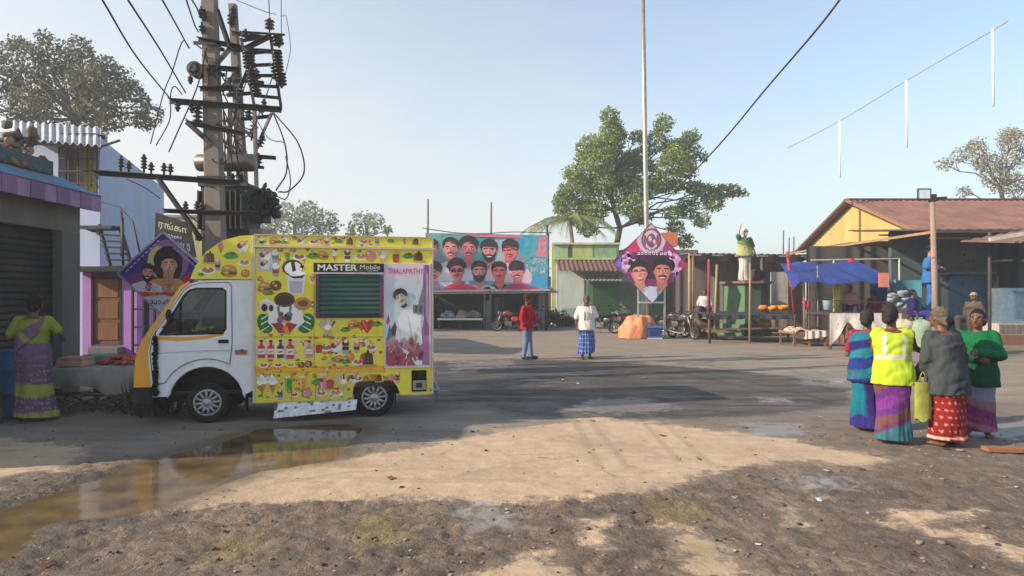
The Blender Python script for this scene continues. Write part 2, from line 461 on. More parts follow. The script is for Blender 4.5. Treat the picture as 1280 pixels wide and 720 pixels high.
sm = nt.nodes.new('ShaderNodeMix'); sm.data_type = 'RGBA'
ra = [i for i in sm.inputs if i.type == 'RGBA']
nt.links.new(hz.outputs[0], sm.inputs[0]); ra[1].default_value = (*HAZE_COL, 1)
sg_ = nt.nodes.new('ShaderNodeVectorMath'); sg_.operation = 'MULTIPLY'; sg_.inputs[1].default_value = SKY_GAIN
nt.links.new(sky.outputs[0], sg_.inputs[0]); nt.links.new(sg_.outputs[0], ra[0])
nt.links.new([o for o in sm.outputs if o.type == 'RGBA'][0], bg.inputs[0]); bg.inputs[1].default_value = SKY_STRENGTH
sl = bpy.data.lights.new('sun', 'SUN'); sl.energy = SUN_STRENGTH; sl.angle = R(.5); sl.color = (1.0, .87, .70)
so = bpy.data.objects.new('sun', sl); COL.objects.link(so); so.rotation_euler = sdir.to_track_quat('Z', 'Y').to_euler()
so.location = (-30, -10, 30)
vs = sc.view_settings; vs.view_transform = 'Standard'; vs.look = 'None'; vs.gamma = 1; vs.use_curve_mapping = False
vs.exposure = EXPOSURE
sc.cycles.max_bounces = 6; sc.cycles.diffuse_bounces = 3; sc.cycles.glossy_bounces = 3; sc.cycles.transparent_max_bounces = 8
sc.cycles.use_denoising = True
sc.cycles.sample_clamp_indirect = 6

# ------------------------------------------------------------------ ground
def axis(fine0, fine1, step, lo, hi, g):
    a = list(np.arange(fine0, fine1, step)); s = step; x = a[-1]
    while x < hi: s *= g; x += s; a.append(x)
    s = step; x = fine0; b = []
    while x > lo: s *= g; x -= s; b.append(x)
    return np.array(b[::-1] + a)
gx = axis(-7.5, 8.5, .03, -260, 260, 1.05)
gy = axis(2.4, 9.4, .027, -40, 400, 1.035)
GX, GY = np.meshgrid(gx, gy)
pts = np.stack([GX.ravel(), GY.ravel()], 1)

def ground_poly(px):
    return [(GP(a, b).x, GP(a, b).y) for a, b in px]
def sdf(poly, p):
    """signed distance, positive inside, clamped at 1.5 m away"""
    poly = np.array(poly); out = np.full(len(p), -1.5)
    lo = poly.min(0) - 1.5; hi = poly.max(0) + 1.5
    m = np.all((p > lo) & (p < hi), 1); q = p[m]
    dmin = np.full(len(q), 9.0); ins = np.zeros(len(q), bool)
    for i in range(len(poly)):
        a = poly[i]; b = poly[(i + 1) % len(poly)]; e = b - a
        t = np.clip(((q - a) @ e) / (e @ e + 1e-12), 0, 1)
        dmin = np.minimum(dmin, np.linalg.norm(q - a - t[:, None] * e, axis=1))
        c = (a[1] > q[:, 1]) != (b[1] > q[:, 1])
        with np.errstate(divide='ignore', invalid='ignore'):
            xi = a[0] + (q[:, 1] - a[1]) / (b[1] - a[1]) * e[0]
        ins ^= c & (q[:, 0] < xi)
    out[m] = np.clip(np.where(ins, dmin, -dmin), -1.5, 1.5)
    return out
def field(polys): 
    r = np.full(len(pts), -1.5)
    for g in polys: r = np.maximum(r, sdf(ground_poly(g), pts))
    return r
sunlit_sand_polys = [
    [(165, 640), (250, 608), (330, 585), (450, 570), (620, 538), (740, 522), (860, 533), (960, 545), (1110, 572), (1090, 584), (1000, 578), (920, 583), (870, 600), (830, 610), (700, 626), (600, 630), (500, 622), (360, 628)],
    [(840, 655), (880, 668), (960, 730), (860, 730)], [(640, 700), (690, 690), (720, 730), (560, 740)],
    [(1090, 650), (1160, 655), (1290, 690), (1290, 706), (1180, 672)], [(965, 622), (1000, 628), (1005, 650), (975, 645)],
    [(725, 645), (755, 650), (760, 690), (735, 680)], [(1120, 640), (1220, 638), (1200, 648), (1130, 652)],
    [(-60, 545), (60, 552), (110, 565), (60, 590), (-60, 610)]]
puddle_polys = [[(-30, 640), (60, 615), (170, 577), (268, 552), (322, 534), (390, 529), (440, 528), (462, 534), (448, 548), (420, 575), (330, 590), (215, 635), (150, 648), (70, 655), (30, 690), (-30, 730), (-160, 740), (-160, 690)]]
wet_shade_polys = [[(536, 452), (640, 448), (760, 452), (900, 462), (1062, 478), (1070, 508), (960, 520), (850, 526), (740, 524), (640, 520), (536, 470)],
             [(536, 455), (690, 470), (690, 500), (540, 505)]]
sky_sheen_polys = [[(985, 600), (1030, 596), (1068, 604), (1062, 618), (1020, 614)], [(575, 640), (600, 628), (635, 650), (640, 664), (600, 660)],
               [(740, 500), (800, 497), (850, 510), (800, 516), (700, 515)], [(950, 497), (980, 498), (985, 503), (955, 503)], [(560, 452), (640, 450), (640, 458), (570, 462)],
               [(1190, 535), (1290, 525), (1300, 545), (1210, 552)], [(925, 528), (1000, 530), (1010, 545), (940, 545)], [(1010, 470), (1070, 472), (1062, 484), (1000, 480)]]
damp_polys = [[(850, 528), (960, 522), (1060, 512), (1280, 500), (1330, 560), (1280, 640), (1100, 640), (1010, 600), (1110, 574), (960, 545)]]
pale_polys = [[(470, 505), (560, 498), (700, 500), (840, 500), (850, 517), (740, 522), (620, 535), (480, 560), (452, 552)],
              [(-80, 515), (120, 530), (240, 530), (200, 560), (120, 545), (40, 545), (-80, 540)]]
stain_polys = [[(815, 625), (860, 625), (885, 645), (850, 655), (810, 648)], [(255, 665), (330, 672), (320, 710), (250, 700)], [(430, 650), (500, 640), (520, 670), (450, 690)], [(860, 680), (900, 690), (880, 715)]]
A = {}
A['sunlit_sand'] = field(sunlit_sand_polys); A['pool'] = field(puddle_polys); A['wet_shade'] = field(wet_shade_polys)
A['sky_sheen'] = field(sky_sheen_polys); A['pale'] = field(pale_polys); A['stain'] = field(stain_polys); A['damp'] = field(damp_polys)
def strip(px, w_):
    """a wheel track: distance from a line of photo points"""
    q_ = [GP(a, b) for a, b in px]; out = []
    for s_ in (1, -1):
        row = []
        for i, p in enumerate(q_):
            d_ = (q_[min(i + 1, len(q_) - 1)] - q_[max(i - 1, 0)]).normalized(); row.append((p.x - d_.y * w_ * s_ / 2, p.y + d_.x * w_ * s_ / 2))
        out += row if s_ > 0 else row[::-1]
    return out
A['track'] = np.maximum.reduce([sdf(strip(q_, w_), pts) for q_, w_ in (([(708, 504), (718, 525), (734, 556), (750, 586)], .09), ([(722, 504), (742, 530), (766, 560), (786, 588)], .08), ([(800, 522), (822, 548), (850, 580)], .07), ([(826, 524), (856, 552), (890, 582)], .06), ([(560, 600), (640, 580), (720, 572)], .05), ([(340, 606), (430, 592), (520, 588)], .05), ([(880, 600), (960, 640), (1060, 700)], .1), ([(940, 596), (1040, 640), (1160, 700)], .1))])
# height: churned mud near the camera, flat packed road farther off
n1 = fbm(pts * 1.1, 3, 3) - .45; n2 = fbm(pts * 5.0, 4, 5) - .47; n3 = vnoise(pts * 16.0, 9) - .5
warp = np.stack([pts[:, 0] * .45 + .6 * n1, pts[:, 1] * 3.2 + 2.5 * n1], 1)
rut = fbm(warp, 3, 21) - .45
near = np.clip((7.6 - pts[:, 1]) / 2.2, 0, 1)
rough = near * np.clip(1 - (A['sunlit_sand'] + .12) * 3.0, .15, 1) * np.clip(1 - (A['pale'] + .1) * 3, .2, 1)
far = np.clip(1 - pts[:, 1] / 60, .0, 1)
z = .022 * n1 * far + rough * (.055 * n2 + .034 * n3 + .055 * rut) + (1 - rough) * far * (.006 * n2 + .004 * n3)
pool_s = np.clip((A['pool'] + .05 + .12 * n2) / .22, 0, 1)
z = z * (1 - .75 * pool_s) - .035 * pool_s + np.clip((A['pool'] + .35) / .35, 0, 1) * (1 - pool_s) * .012
z += np.clip((A['sunlit_sand'] + .05) / .2, 0, 1) * .012 * near
z[np.abs(pts[:, 0]) > 60] = 0
me = bpy.data.meshes.new('ground')
ny, nx = GX.shape
v = np.stack([GX.ravel(), GY.ravel(), z], 1).astype(np.float32)
ii = np.arange(ny - 1)[:, None] * nx + np.arange(nx - 1)[None, :]
q = np.stack([ii, ii + 1, ii + nx + 1, ii + nx], -1).reshape(-1, 4).astype(np.int32)
me.vertices.add(len(v)); me.vertices.foreach_set('co', v.ravel())
me.loops.add(q.size); me.loops.foreach_set('vertex_index', q.ravel())
me.polygons.add(len(q)); me.polygons.foreach_set('loop_start', np.arange(0, q.size, 4, dtype=np.int32))
me.polygons.foreach_set('use_smooth', np.ones(len(q), bool)); me.update(calc_edges=True)
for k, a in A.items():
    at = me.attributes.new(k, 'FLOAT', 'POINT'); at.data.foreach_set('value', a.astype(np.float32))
at = me.attributes.new('roughness_zone', 'FLOAT', 'POINT'); at.data.foreach_set('value', rough.astype(np.float32))

def ground_material():
    m, nt, b = node_mat('muddy_ground')
    N, L = nt.nodes, nt.links
    tc = N.new('ShaderNodeTexCoord')
    def noise(scale, detail=6, rough=.6, stretch=None, dist=0.0):
        n = N.new('ShaderNodeTexNoise'); n.inputs['Scale'].default_value = scale; n.inputs['Detail'].default_value = detail
        n.inputs['Roughness'].default_value = rough; n.inputs['Distortion'].default_value = dist
        if stretch:
            mp = N.new('ShaderNodeMapping'); mp.inputs['Scale'].default_value = stretch
            L.new(tc.outputs['Object'], mp.inputs[0]); L.new(mp.outputs[0], n.inputs[0])
        else: L.new(tc.outputs['Object'], n.inputs[0])
        return n.outputs[0]
    def math_(op, a, b=None, c=None):
        n = N.new('ShaderNodeMath'); n.operation = op
        for k, x in enumerate((a, b, c)):
            if x is None: continue
            if isinstance(x, (int, float)): n.inputs[k].default_value = x
            else: L.new(x, n.inputs[k])
        return n.outputs[0]
    def rng_(x, a, b_, c=0, d=1, smooth=True):
        n = N.new('ShaderNodeMapRange'); n.interpolation_type = 'SMOOTHSTEP' if smooth else 'LINEAR'
        for k, q in enumerate((a, b_, c, d)): n.inputs[k + 1].default_value = q
        L.new(x, n.inputs[0]); return n.outputs[0]
    def mix(f, A_, B_):
        n = N.new('ShaderNodeMix'); n.data_type = 'RGBA'
        if isinstance(f, (int, float)): n.inputs[0].default_value = f
        else: L.new(f, n.inputs[0])
        ia = [i for i in n.inputs if i.type == 'RGBA']
        for s, x in zip(ia, (A_, B_)):
            if isinstance(x, tuple): s.default_value = (*x, 1)
            else: L.new(x, s)
        return [o for o in n.outputs if o.type == 'RGBA'][0]
    def attr(k):
        n = N.new('ShaderNodeAttribute'); n.attribute_name = k; return n.outputs['Fac']
    nb = noise(.8, 8, .65); nm = noise(4.5, 8, .68); nf = noise(26, 6, .7); ng = noise(90, 3, .6); ns = noise(1.6, 9, .7, (.35, 1.6, 1), .6)
    edge = math_('ADD', math_('MULTIPLY', math_('SUBTRACT', nm, .5), .55), math_('MULTIPLY', math_('SUBTRACT', nf, .5), .22))
    def mask(k, wdt, gain=1.0):
        return rng_(math_('ADD', attr(k), math_('MULTIPLY', edge, gain)), -wdt, wdt)
    vor = N.new('ShaderNodeTexVoronoi'); vor.inputs['Scale'].default_value = 15; vor.inputs['Detail'].default_value = 1.5; L.new(tc.outputs['Object'], vor.inputs[0])
    sepc = N.new('ShaderNodeSeparateColor'); L.new(vor.outputs['Color'], sepc.inputs[0])
    streak = noise(1.1, 8, .72, (.28, 3.4, 1), 1.4)
    # packed dusty road, far
    road = mix(rng_(ns, .35, .7), (.19, .148, .112), (.3, .24, .185))
    road = mix(rng_(nb, .45, .7), road, (.225, .175, .13))
    road = mix(math_('MULTIPLY', rng_(noise(.5, 9, .75, (.3, 2.4, 1), 1.0), .52, .64), .6), road, (.11, .085, .066))
    # churned mud, its dark tone also in place of the foreground shade
    mud = mix(rng_(nm, .35, .68), (.098, .068, .05), (.225, .162, .118))
    mud = mix(rng_(nb, .42, .66), mud, (.175, .124, .09))
    mud = mix(math_('MULTIPLY', rng_(noise(2.2, 9, .75, (.8, 2.0, 1), 1.2), .56, .66), .65), mud, (.3, .215, .152))
    mud = mix(math_('MULTIPLY', rng_(noise(1.4, 8, .7, (1.2, .6, 1), .8), .58, .68), .6), mud, (.066, .048, .039))
    mud = mix(math_('MULTIPLY', rng_(nf, .55, .72), .55), mud, (.05, .04, .034))
    mud = mix(math_('MULTIPLY', rng_(ns, .58, .74), .5), mud, (.25, .185, .135))
    mud = mix(math_('MULTIPLY', math_('MULTIPLY', rng_(sepc.outputs[0], .55, .95), rng_(nm, .4, .6)), .4), mud, (.045, .032, .025))
    mud = mix(math_('MULTIPLY', math_('MULTIPLY', rng_(sepc.outputs[1], .62, .98), rng_(nb, .42, .6)), .45), mud, (.3, .215, .155))
    base = mix(attr('roughness_zone'), road, mud)
    pale = mix(rng_(ns, .35, .7), (.165, .135, .108), (.265, .222, .18))
    base = mix(mask('pale', .12), base, pale)
    # damp road, darkened too for the shadow of truck and buildings
    dark = mix(rng_(ns, .4, .68), (.034, .028, .023), (.105, .085, .067))
    wet_shadem = math_('MULTIPLY', mask('wet_shade', .22, 1.8), rng_(ns, .25, .45, .7, 1))
    base = mix(wet_shadem, base, dark)
    slick = math_('MULTIPLY', wet_shadem, rng_(streak, .54, .62))
    base = mix(math_('MULTIPLY', math_('MULTIPLY', wet_shadem, rng_(streak, .47, .36)), .55), base, (.2, .165, .135))
    base = mix(math_('MULTIPLY', mask('damp', .4, 2.0), .75), base, mix(rng_(nm, .35, .68), (.1, .072, .054), (.19, .14, .104)))
    # spread sand, with the sunlit patch also put into its pale colour
    sunlit_sand = mix(rng_(nm, .3, .7), (.43, .295, .185), (.53, .38, .25))
    sunlit_sand = mix(math_('MULTIPLY', rng_(nb, .46, .66), .85), sunlit_sand, (.36, .255, .175))
    sunlit_sand = mix(math_('MULTIPLY', rng_(nf, .6, .75), .45), sunlit_sand, (.26, .2, .15))
    track = mask('track', .035, .25)
    sunlit_sand = mix(math_('MULTIPLY', track, .42), sunlit_sand, (.25, .185, .135))
    base = mix(math_('MULTIPLY', track, .4), base, (.07, .056, .048))
    lf = math_('MULTIPLY', math_('SUBTRACT', ns, .5), 1.1)
    sunlit_sand = mix(math_('MULTIPLY', rng_(streak, .55, .66), .55), sunlit_sand, (.24, .18, .125))
    sunlit_sandm = rng_(math_('ADD', math_('ADD', attr('sunlit_sand'), math_('MULTIPLY', lf, .8)), math_('MULTIPLY', edge, 1.3)), -.05, .09)
    base = mix(sunlit_sandm, base, sunlit_sand)
    thin = rng_(math_('ADD', math_('ADD', attr('sunlit_sand'), math_('MULTIPLY', lf, 1.6)), math_('MULTIPLY', edge, 2.2)), -.35, .3)
    base = mix(math_('MULTIPLY', thin, .16), base, sunlit_sand)
    base = mix(math_('MULTIPLY', mask('stain', .12), .55), base, (.26, .2, .07))
    pat = math_('MULTIPLY', rng_(noise(1.15, 8, .68, (.7, 1.5, 1), .9), .6, .68), attr('roughness_zone'))
    base = mix(math_('MULTIPLY', pat, .55), base, (.33, .255, .185))
    # mud round and under the water
    damp = rng_(math_('ADD', attr('pool'), math_('MULTIPLY', edge, .9)), -.3, .06)
    base = mix(math_('MULTIPLY', damp, .75), base, (.085, .06, .04))
    sh = mask('sky_sheen', .16, 2.2)
    base = mix(math_('MULTIPLY', sh, .6), base, (.24, .22, .2))  # pale grey colour stands for sky reflected in puddled spots
    # fine grit
    base = mix(math_('MULTIPLY', rng_(ng, .56, .7), .3), base, (.42, .36, .3))
    base = mix(math_('MULTIPLY', rng_(ng, .3, .42, 1, 0), .35), base, (.05, .042, .036))
    L.new(base, b.inputs['Base Color'])
    r = math_('SUBTRACT', .92, math_('MULTIPLY', damp, .45))
    r = math_('SUBTRACT', r, math_('MULTIPLY', wet_shadem, math_('MULTIPLY', rng_(nb, .42, .6), .3)))
    r = math_('SUBTRACT', r, math_('MULTIPLY', attr('roughness_zone'), math_('MULTIPLY', rng_(nm, .5, .62), .3)))
    r = math_('SUBTRACT', r, math_('MULTIPLY', slick, .42))
    r = math_('MAXIMUM', math_('SUBTRACT', r, math_('MULTIPLY', sh, .58)), .12)
    L.new(r, b.inputs['Roughness'])
    b.inputs['Specular IOR Level'].default_value = .45
    hgt = math_('ADD', math_('MULTIPLY', nf, .6), math_('MULTIPLY', ng, .25))
    hgt = math_('ADD', hgt, math_('MULTIPLY', nm, .9))
    hgt = math_('SUBTRACT', hgt, math_('MULTIPLY', math_('MULTIPLY', vor.outputs['Distance'], math_('MULTIPLY', attr('roughness_zone'), rng_(nm, .42, .62))), .45))
    bp = N.new('ShaderNodeBump'); bp.inputs['Distance'].default_value = .05
    L.new(hgt, bp.inputs['Height'])
    L.new(math_('MULTIPLY', math_('ADD', math_('MULTIPLY', attr('roughness_zone'), .6), .3), math_('SUBTRACT', 1.0, math_('MULTIPLY', sh, .9))), bp.inputs['Strength'])
    L.new(bp.outputs[0], b.inputs['Normal'])
    return m
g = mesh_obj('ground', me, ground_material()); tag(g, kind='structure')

# standing water in the low strip beside the truck
def water_material():
    m, nt, b = node_mat('muddy_water')
    N, L = nt.nodes, nt.links
    tc = N.new('ShaderNodeTexCoord'); n = N.new('ShaderNodeTexNoise'); n.inputs['Scale'].default_value = 3; n.inputs['Detail'].default_value = 4
    L.new(tc.outputs['Object'], n.inputs[0])
    cr = N.new('ShaderNodeValToRGB'); cr.color_ramp.elements[0].color = (.09, .06, .03, 1); cr.color_ramp.elements[1].color = (.19, .125, .06, 1)
    cr.color_ramp.elements[0].position = .35; cr.color_ramp.elements[1].position = .65
    L.new(n.outputs[0], cr.inputs[0]); L.new(cr.outputs[0], b.inputs['Base Color'])
    b.inputs['Roughness'].default_value = .09; b.inputs['IOR'].default_value = 1.33; b.inputs['Specular IOR Level'].default_value = .9
    n2 = N.new('ShaderNodeTexNoise'); n2.inputs['Scale'].default_value = 5; n2.inputs['Detail'].default_value = 2
    L.new(tc.outputs['Object'], n2.inputs[0])
    bp = N.new('ShaderNodeBump'); bp.inputs['Strength'].default_value = .06; bp.inputs['Distance'].default_value = .02
    L.new(n2.outputs[0], bp.inputs['Height']); L.new(bp.outputs[0], b.inputs['Normal'])
    return m
pp = ground_poly(puddle_polys[0])
mb = MB(); mb.poly([(x, y, -.014) for x, y in pp][::-1], (.1, .07, .04))
wo = mb.build('puddle', water_material()); tag(wo, kind='structure')
if wo.data.polygons[0].normal.z < 0: wo.data.flip_normals()

# clods and pebbles strewn over the mud: nobody could count them
mb = MB()
def ground_z(x, y):
    i = min(max(int(np.searchsorted(gx, x)), 0), nx - 1); j = min(max(int(np.searchsorted(gy, y)), 0), ny - 1)
    return float(z[j * nx + i])
for k in range(1500):
    y = 2.9 + 5.2 * random.random() ** 1.5; x = random.uniform(-.85, .9) * y
    s = random.uniform(.004, .014) * (1.8 if random.random() < .06 else 1)
    i = min(int(np.searchsorted(gx, x)), nx - 1); j = min(int(np.searchsorted(gy, y)), ny - 1); id_ = j * nx + i
    if A['sunlit_sand'][id_] > -.05 and random.random() < .8: continue
    if A['pool'][id_] > -.1 and random.random() < .9: continue
    c = jit(random.choice([(.09, .07, .055), (.2, .155, .12), (.28, .23, .18), (.05, .04, .035)]), .25)
    mb.ell((x, y, float(z[id_]) + s * .25), (s * random.uniform(.8, 1.5), s * random.uniform(.8, 1.3), s * .7), c, 6, 4, Matrix.Rotation(random.uniform(0, 3), 3, 'Z'), .25)
tag(mb.build('mud_clods', 'matte'), kind='stuff')

# morning haze: one closed box of thin even air round everything
mb = MB(); mb.box((-300, -60, -1.6), (300, 440, 17.5), (.9, .9, .9))
hm_ = bpy.data.materials.new('haze_air'); hm_.use_nodes = True; hnt = hm_.node_tree
for n_ in list(hnt.nodes):
    if n_.type != 'OUTPUT_MATERIAL': hnt.nodes.remove(n_)
pv = hnt.nodes.new('ShaderNodeVolumePrincipled'); pv.inputs['Color'].default_value = (.93, .95, .97, 1); pv.inputs['Density'].default_value = HAZE_DENSITY; pv.inputs['Anisotropy'].default_value = .25
hnt.links.new(pv.outputs[0], [n_ for n_ in hnt.nodes if n_.type == 'OUTPUT_MATERIAL'][0].inputs['Volume'])
if HAZE_DENSITY > 0: tag(mb.build('haze', hm_), kind='stuff')

mb = MB(); random.seed(77)
for k in range(60):
    y = random.uniform(3.2, 13); x = random.uniform(-.75, .75) * y; s_ = random.uniform(.012, .05); a = random.uniform(0, 6.28); z0_ = ground_z(x, y)
    c = jit(random.choice([C(200, 196, 190), C(170, 160, 150), C(120, 60, 50), C(90, 110, 90), C(70, 64, 58), C(190, 170, 120)]), .2)
    u_ = Vector((math.cos(a), math.sin(a), random.uniform(-.1, .3))) * s_; w_ = Vector((-math.sin(a), math.cos(a), random.uniform(-.2, .2))) * s_ * random.uniform(.3, .8); p_ = Vector((x, y, z0_ + .012))
    mb.add([p_ - u_ - w_, p_ + u_ - w_ * .8, p_ + u_ * .9 + w_, p_ - u_ * .7 + w_ * 1.1], [(0, 1, 2, 3)], c)
for k in range(40):
    y = random.uniform(3.0, 10); x = random.uniform(-.8, .8) * y; a = random.uniform(0, 6.28); L_ = random.uniform(.04, .16); z0_ = ground_z(x, y) + .012
    mb.bar((x, y, z0_), (x + L_ * math.cos(a), y + L_ * math.sin(a), z0_ + .01), .005, .004, jit(C(120, 96, 66), .3))
tag(mb.build('litter', 'matte'), kind='stuff')
# ------------------------------------------------------------------ food truck
TO = Vector((-3.99, 8.15, 0)); TR = math.atan2(.2, .98)
def TU(px):
    k = (px - 640) / F
    return (k * 8.15 + 3.99) / (.98 - .2 * k)
def TZ(px, py): return H - (py - HY) * (8.15 + .2 * TU(px)) / F
def UZ(px, py): return (TU(px), TZ(px, py))
YEL = C(234, 220, 62); WHT = C(224, 225, 230); BLK = C(24, 23, 25); ORG = C(238, 164, 26)
truck = empty('food_truck', TO, TR, 'small yellow and white food truck covered in pictures of snacks, parked beside the brown puddle', 'food truck')

# chassis, floor and dark wheel wells
mb = MB()
mb.box((-.6, .30, .28), (2.88, .42, .40), BLK); mb.box((-.6, 1.08, .28), (2.88, 1.2, .40), BLK)
mb.box((-.62, .04, .385), (.57, 1.46, .43), BLK); mb.box((.6, .05, .36), (2.9, 1.47, .42), BLK)
for u in (0, 2.14):
    mb.cyl((u, .25, .28), (u, 1.25, .28), .05, .05, 8, BLK)
    mb.box((u - .5, .26, .30), (u + .5, .30, .74), C(16, 15, 16))
    mb.box((u - .5, 1.2, .30), (u + .5, 1.24, .74), C(16, 15, 16))
    mb.box((u - .5, .02, .70), (u + .5, 1.48, .74), C(16, 15, 16))
mb.box((1.0, .5, .2), (1.5, 1.0, .36), BLK)
mb.build('chassis', 'iron', truck)

arch = lambda cx, cz, r, a0, a1, n=14: [(cx + r * math.cos(R(a0 + (a1 - a0) * k / n)), cz + r * math.sin(R(a0 + (a1 - a0) * k / n))) for k in range(n + 1)]
win = [(-.56, 1.17), (-.50, 1.26), (-.27, 1.68), (-.20, 1.745), (-.12, 1.77), (.2, 1.77), (.235, 1.74), (.235, 1.24), (.20, 1.18)]   # window opening
cabside = [(.57, .42)] + [(.455, .36)] + arch(0, .29, .455, 8, 168) + [(-.46, .37), (-.66, .37), (-.70, .95), (-.66, 1.15), (-.29, 1.755), (-.2, 1.83), (-.08, 1.868), (.1, 1.882), (.57, 1.888)]
def keyhole(outer, hole):
    """outer counter-clockwise; hole joined by a slit at the nearest pair"""
    best = min(((ox - hx) ** 2 + (oz - hz) ** 2, i, j) for i, (ox, oz) in enumerate(outer) for j, (hx, hz) in enumerate(hole))
    i, j = best[1], best[2]
    def area(p): return sum(p[k][0] * p[(k + 1) % len(p)][1] - p[(k + 1) % len(p)][0] * p[k][1] for k in range(len(p)))
    o = outer if area(outer) > 0 else outer[::-1]
    if o is not outer: i = len(outer) - 1 - i
    hseq = hole[j:] + hole[:j]
    if area(hole) > 0: hseq = [hseq[0]] + hseq[1:][::-1]
    return o[:i + 1] + hseq + [hseq[0]] + o[i:]
TN = lambda x, z, y: Vector((x, y, z))
mb = MB()
mb.prism(keyhole(cabside, win), TN, .0, .035, WHT); mb.prism(keyhole(cabside, win), TN, 1.465, 1.5, WHT)
roofl = [(-.2, 1.83), (-.08, 1.868), (.1, 1.882), (.57, 1.888)]
mb.prism(roofl + [(x, z_ - .03) for x, z_ in roofl[::-1]], TN, .035, 1.465, WHT)
mb.box((.53, .035, .42), (.565, 1.465, 1.86), C(40, 40, 42))
# wheel arch lip
for yy in (-.004, 1.49):
    ring = arch(0, .29, .47, 4, 172, 22)
    mb.tube([(x, yy + .006, z_) for x, z_ in ring], [.006] + [.016] * 21 + [.006], 6, WHT)
mb.build('cab', 'car', truck)
# yellow nose with the windscreen surround
mb = MB()
nose = [(-.665, .5), (-.702, .95), (-.664, 1.152), (-.295, 1.76), (-.2, 1.835), (-.215, 1.862), (-.315, 1.80), (-.70, 1.215), (-.785, 1.07), (-.845, .87), (-.865, .5)]
for y0, y1 in ((-.003, .05), (1.45, 1.503)): mb.prism(nose, TN, y0, y1, ORG)
mb.prism([(-.665, .5), (-.70, .95), (-.67, 1.12), (-.72, 1.17), (-.785, 1.06), (-.85, .87), (-.872, .5)], TN, .05, 1.45, ORG)
mb.box((-.30, .05, 1.77), (-.19, 1.45, 1.83), ORG)
mb.build('front_panel', 'car', truck)
mb = MB()
mb.prism([(-.64, .3), (-.64, .497), (-.885, .497), (-.90, .42), (-.87, .30)], TN, -.005, 1.505, C(34, 33, 35))
mb.build('bumper', 'rubber', truck)
for yy in (.12, 1.18):
    mb = MB(); mb.box((-.888, yy, .66), (-.83, yy + .2, .84), C(200, 205, 210)); mb.build('headlight', 'lens', truck)
mb = MB(); mb.prism([(-.30, 1.765), (-.29, 1.77), (-.67, 1.16), (-.68, 1.15)], TN, .055, 1.445, C(120, 130, 135)); mb.build('windscreen', glass_mat(), truck)
mb = MB(); mb.prism([(-.68, .5), (-.42, .5), (-.40, 1.05), (-.5, 1.16), (-.64, 1.14)], TN, .06, 1.44, C(38, 38, 40)); 
mb.torus((-.36, .42, 1.16), (.8, 0, .45), .17, .016, 20, 6, C(22, 22, 24)); mb.cyl((-.36, .42, 1.16), (-.48, .42, 1.08), .02, .03, 8, C(22, 22, 24))
mb.build('dashboard', 'rubber', truck)
for yy in (.15, .85):
    mb = MB(); mb.box((-.1, yy, .5), (.36, yy + .48, .86), C(45, 42, 44))
    mb.tube([(.34, yy + .24, .84), (.42, yy + .24, 1.3), (.46, yy + .24, 1.58)], [.22, .2, .12], 10, C(45, 42, 44), flat=.35)
    mb.build('seat', 'cloth', truck)
# door with its window
door = [(-.63, .52), (-.672, .95), (-.64, 1.145), (-.265, 1.75), (-.18, 1.808), (-.08, 1.838), (.27, 1.852), (.305, 1.8), (.315, 1.05), (.285, .79)] + arch(0, .29, .56, 60, 152, 10)
mb = MB(); mb.prism(keyhole(door, win), TN, -.009, -.001, WHT)
dr = mb.build('door', 'car', truck)
mb = MB()
dd = Draw(mb, lambda x, z_, l: Vector((x, -.0095 - l, z_)), .0006)
def band(pts, w0, col):
    dd.line(pts, w0, col); dd.L = 1
dd.poly([(-.585, 1.155), (-.3, 1.135), (.0, 1.155), (.22, 1.19), (.22, 1.16), (-.02, 1.105), (-.35, 1.085), (-.595, 1.11)], C(230, 160, 40))
dd.line([(-.6, .93), (-.1, .955), (.29, .96)], .008, C(150, 152, 160))
dd.line([(-.12, .935), (.0, .945), (.29, .94)], .006, C(170, 172, 180))
seam = door + [door[0]]
dd.L = 2
for a_, b_ in zip(seam, seam[1:]): dd.L = 2; dd.line([a_, b_], .009, C(48, 48, 52))
mb.build('door_trim', 'car', dr)
mb = MB(); mb.box((.15, -.03, 1.055), (.27, -.008, 1.10), BLK); mb.box((.165, -.038, 1.066), (.262, -.026, 1.09), C(40, 40, 42)); mb.build('handle', 'rubber', dr)
mb = MB(); mb.tube([(x, -.004, z_) for x, z_ in win + [win[0]]], .013, 6, BLK)
mb.bar((-.33, -.0, 1.19), (-.31, -.0, 1.62), .015, .02, BLK)
mb.build('window_seal', 'rubber', dr)
mb = MB(); mb.prism(win, TN, .012, .016, C(100, 110, 115)); gl_ = mb.build('door_window', glass_mat(), dr)
mb = MB(); d = Draw(mb, lambda x, z_, l: Vector((x, .011 - l, z_)), .0004)
d.script(-.18, 1.2, .1, 1.24, C(120, 136, 44), 8, .18)
d.L = 0; d.rect(-.40, 1.37, -.06, 1.48, C(84, 86, 86)); d.script(-.38, 1.39, -.08, 1.46, C(40, 42, 46), 9)
mb.build('window_lettering', 'vinyl', dr)
mb = MB(); mb.box((.35, -.012, .9), (.5, -.004, .96), C(150, 90, 60)); mb.box((.42, -.016, .93), (.45, -.003, .97), C(40, 40, 42)); mb.build('fuel_latch', 'car', truck)
# mirror
mb = MB(); mb.tube([(-.53, .0, 1.26), (-.47, -.05, 1.3), (-.44, -.07, 1.36)], .01, 6, BLK); mb.ell((-.43, -.075, 1.42), (.035, .05, .085), BLK, 10, 8); mb.build('wing_mirror', 'rubber', truck)

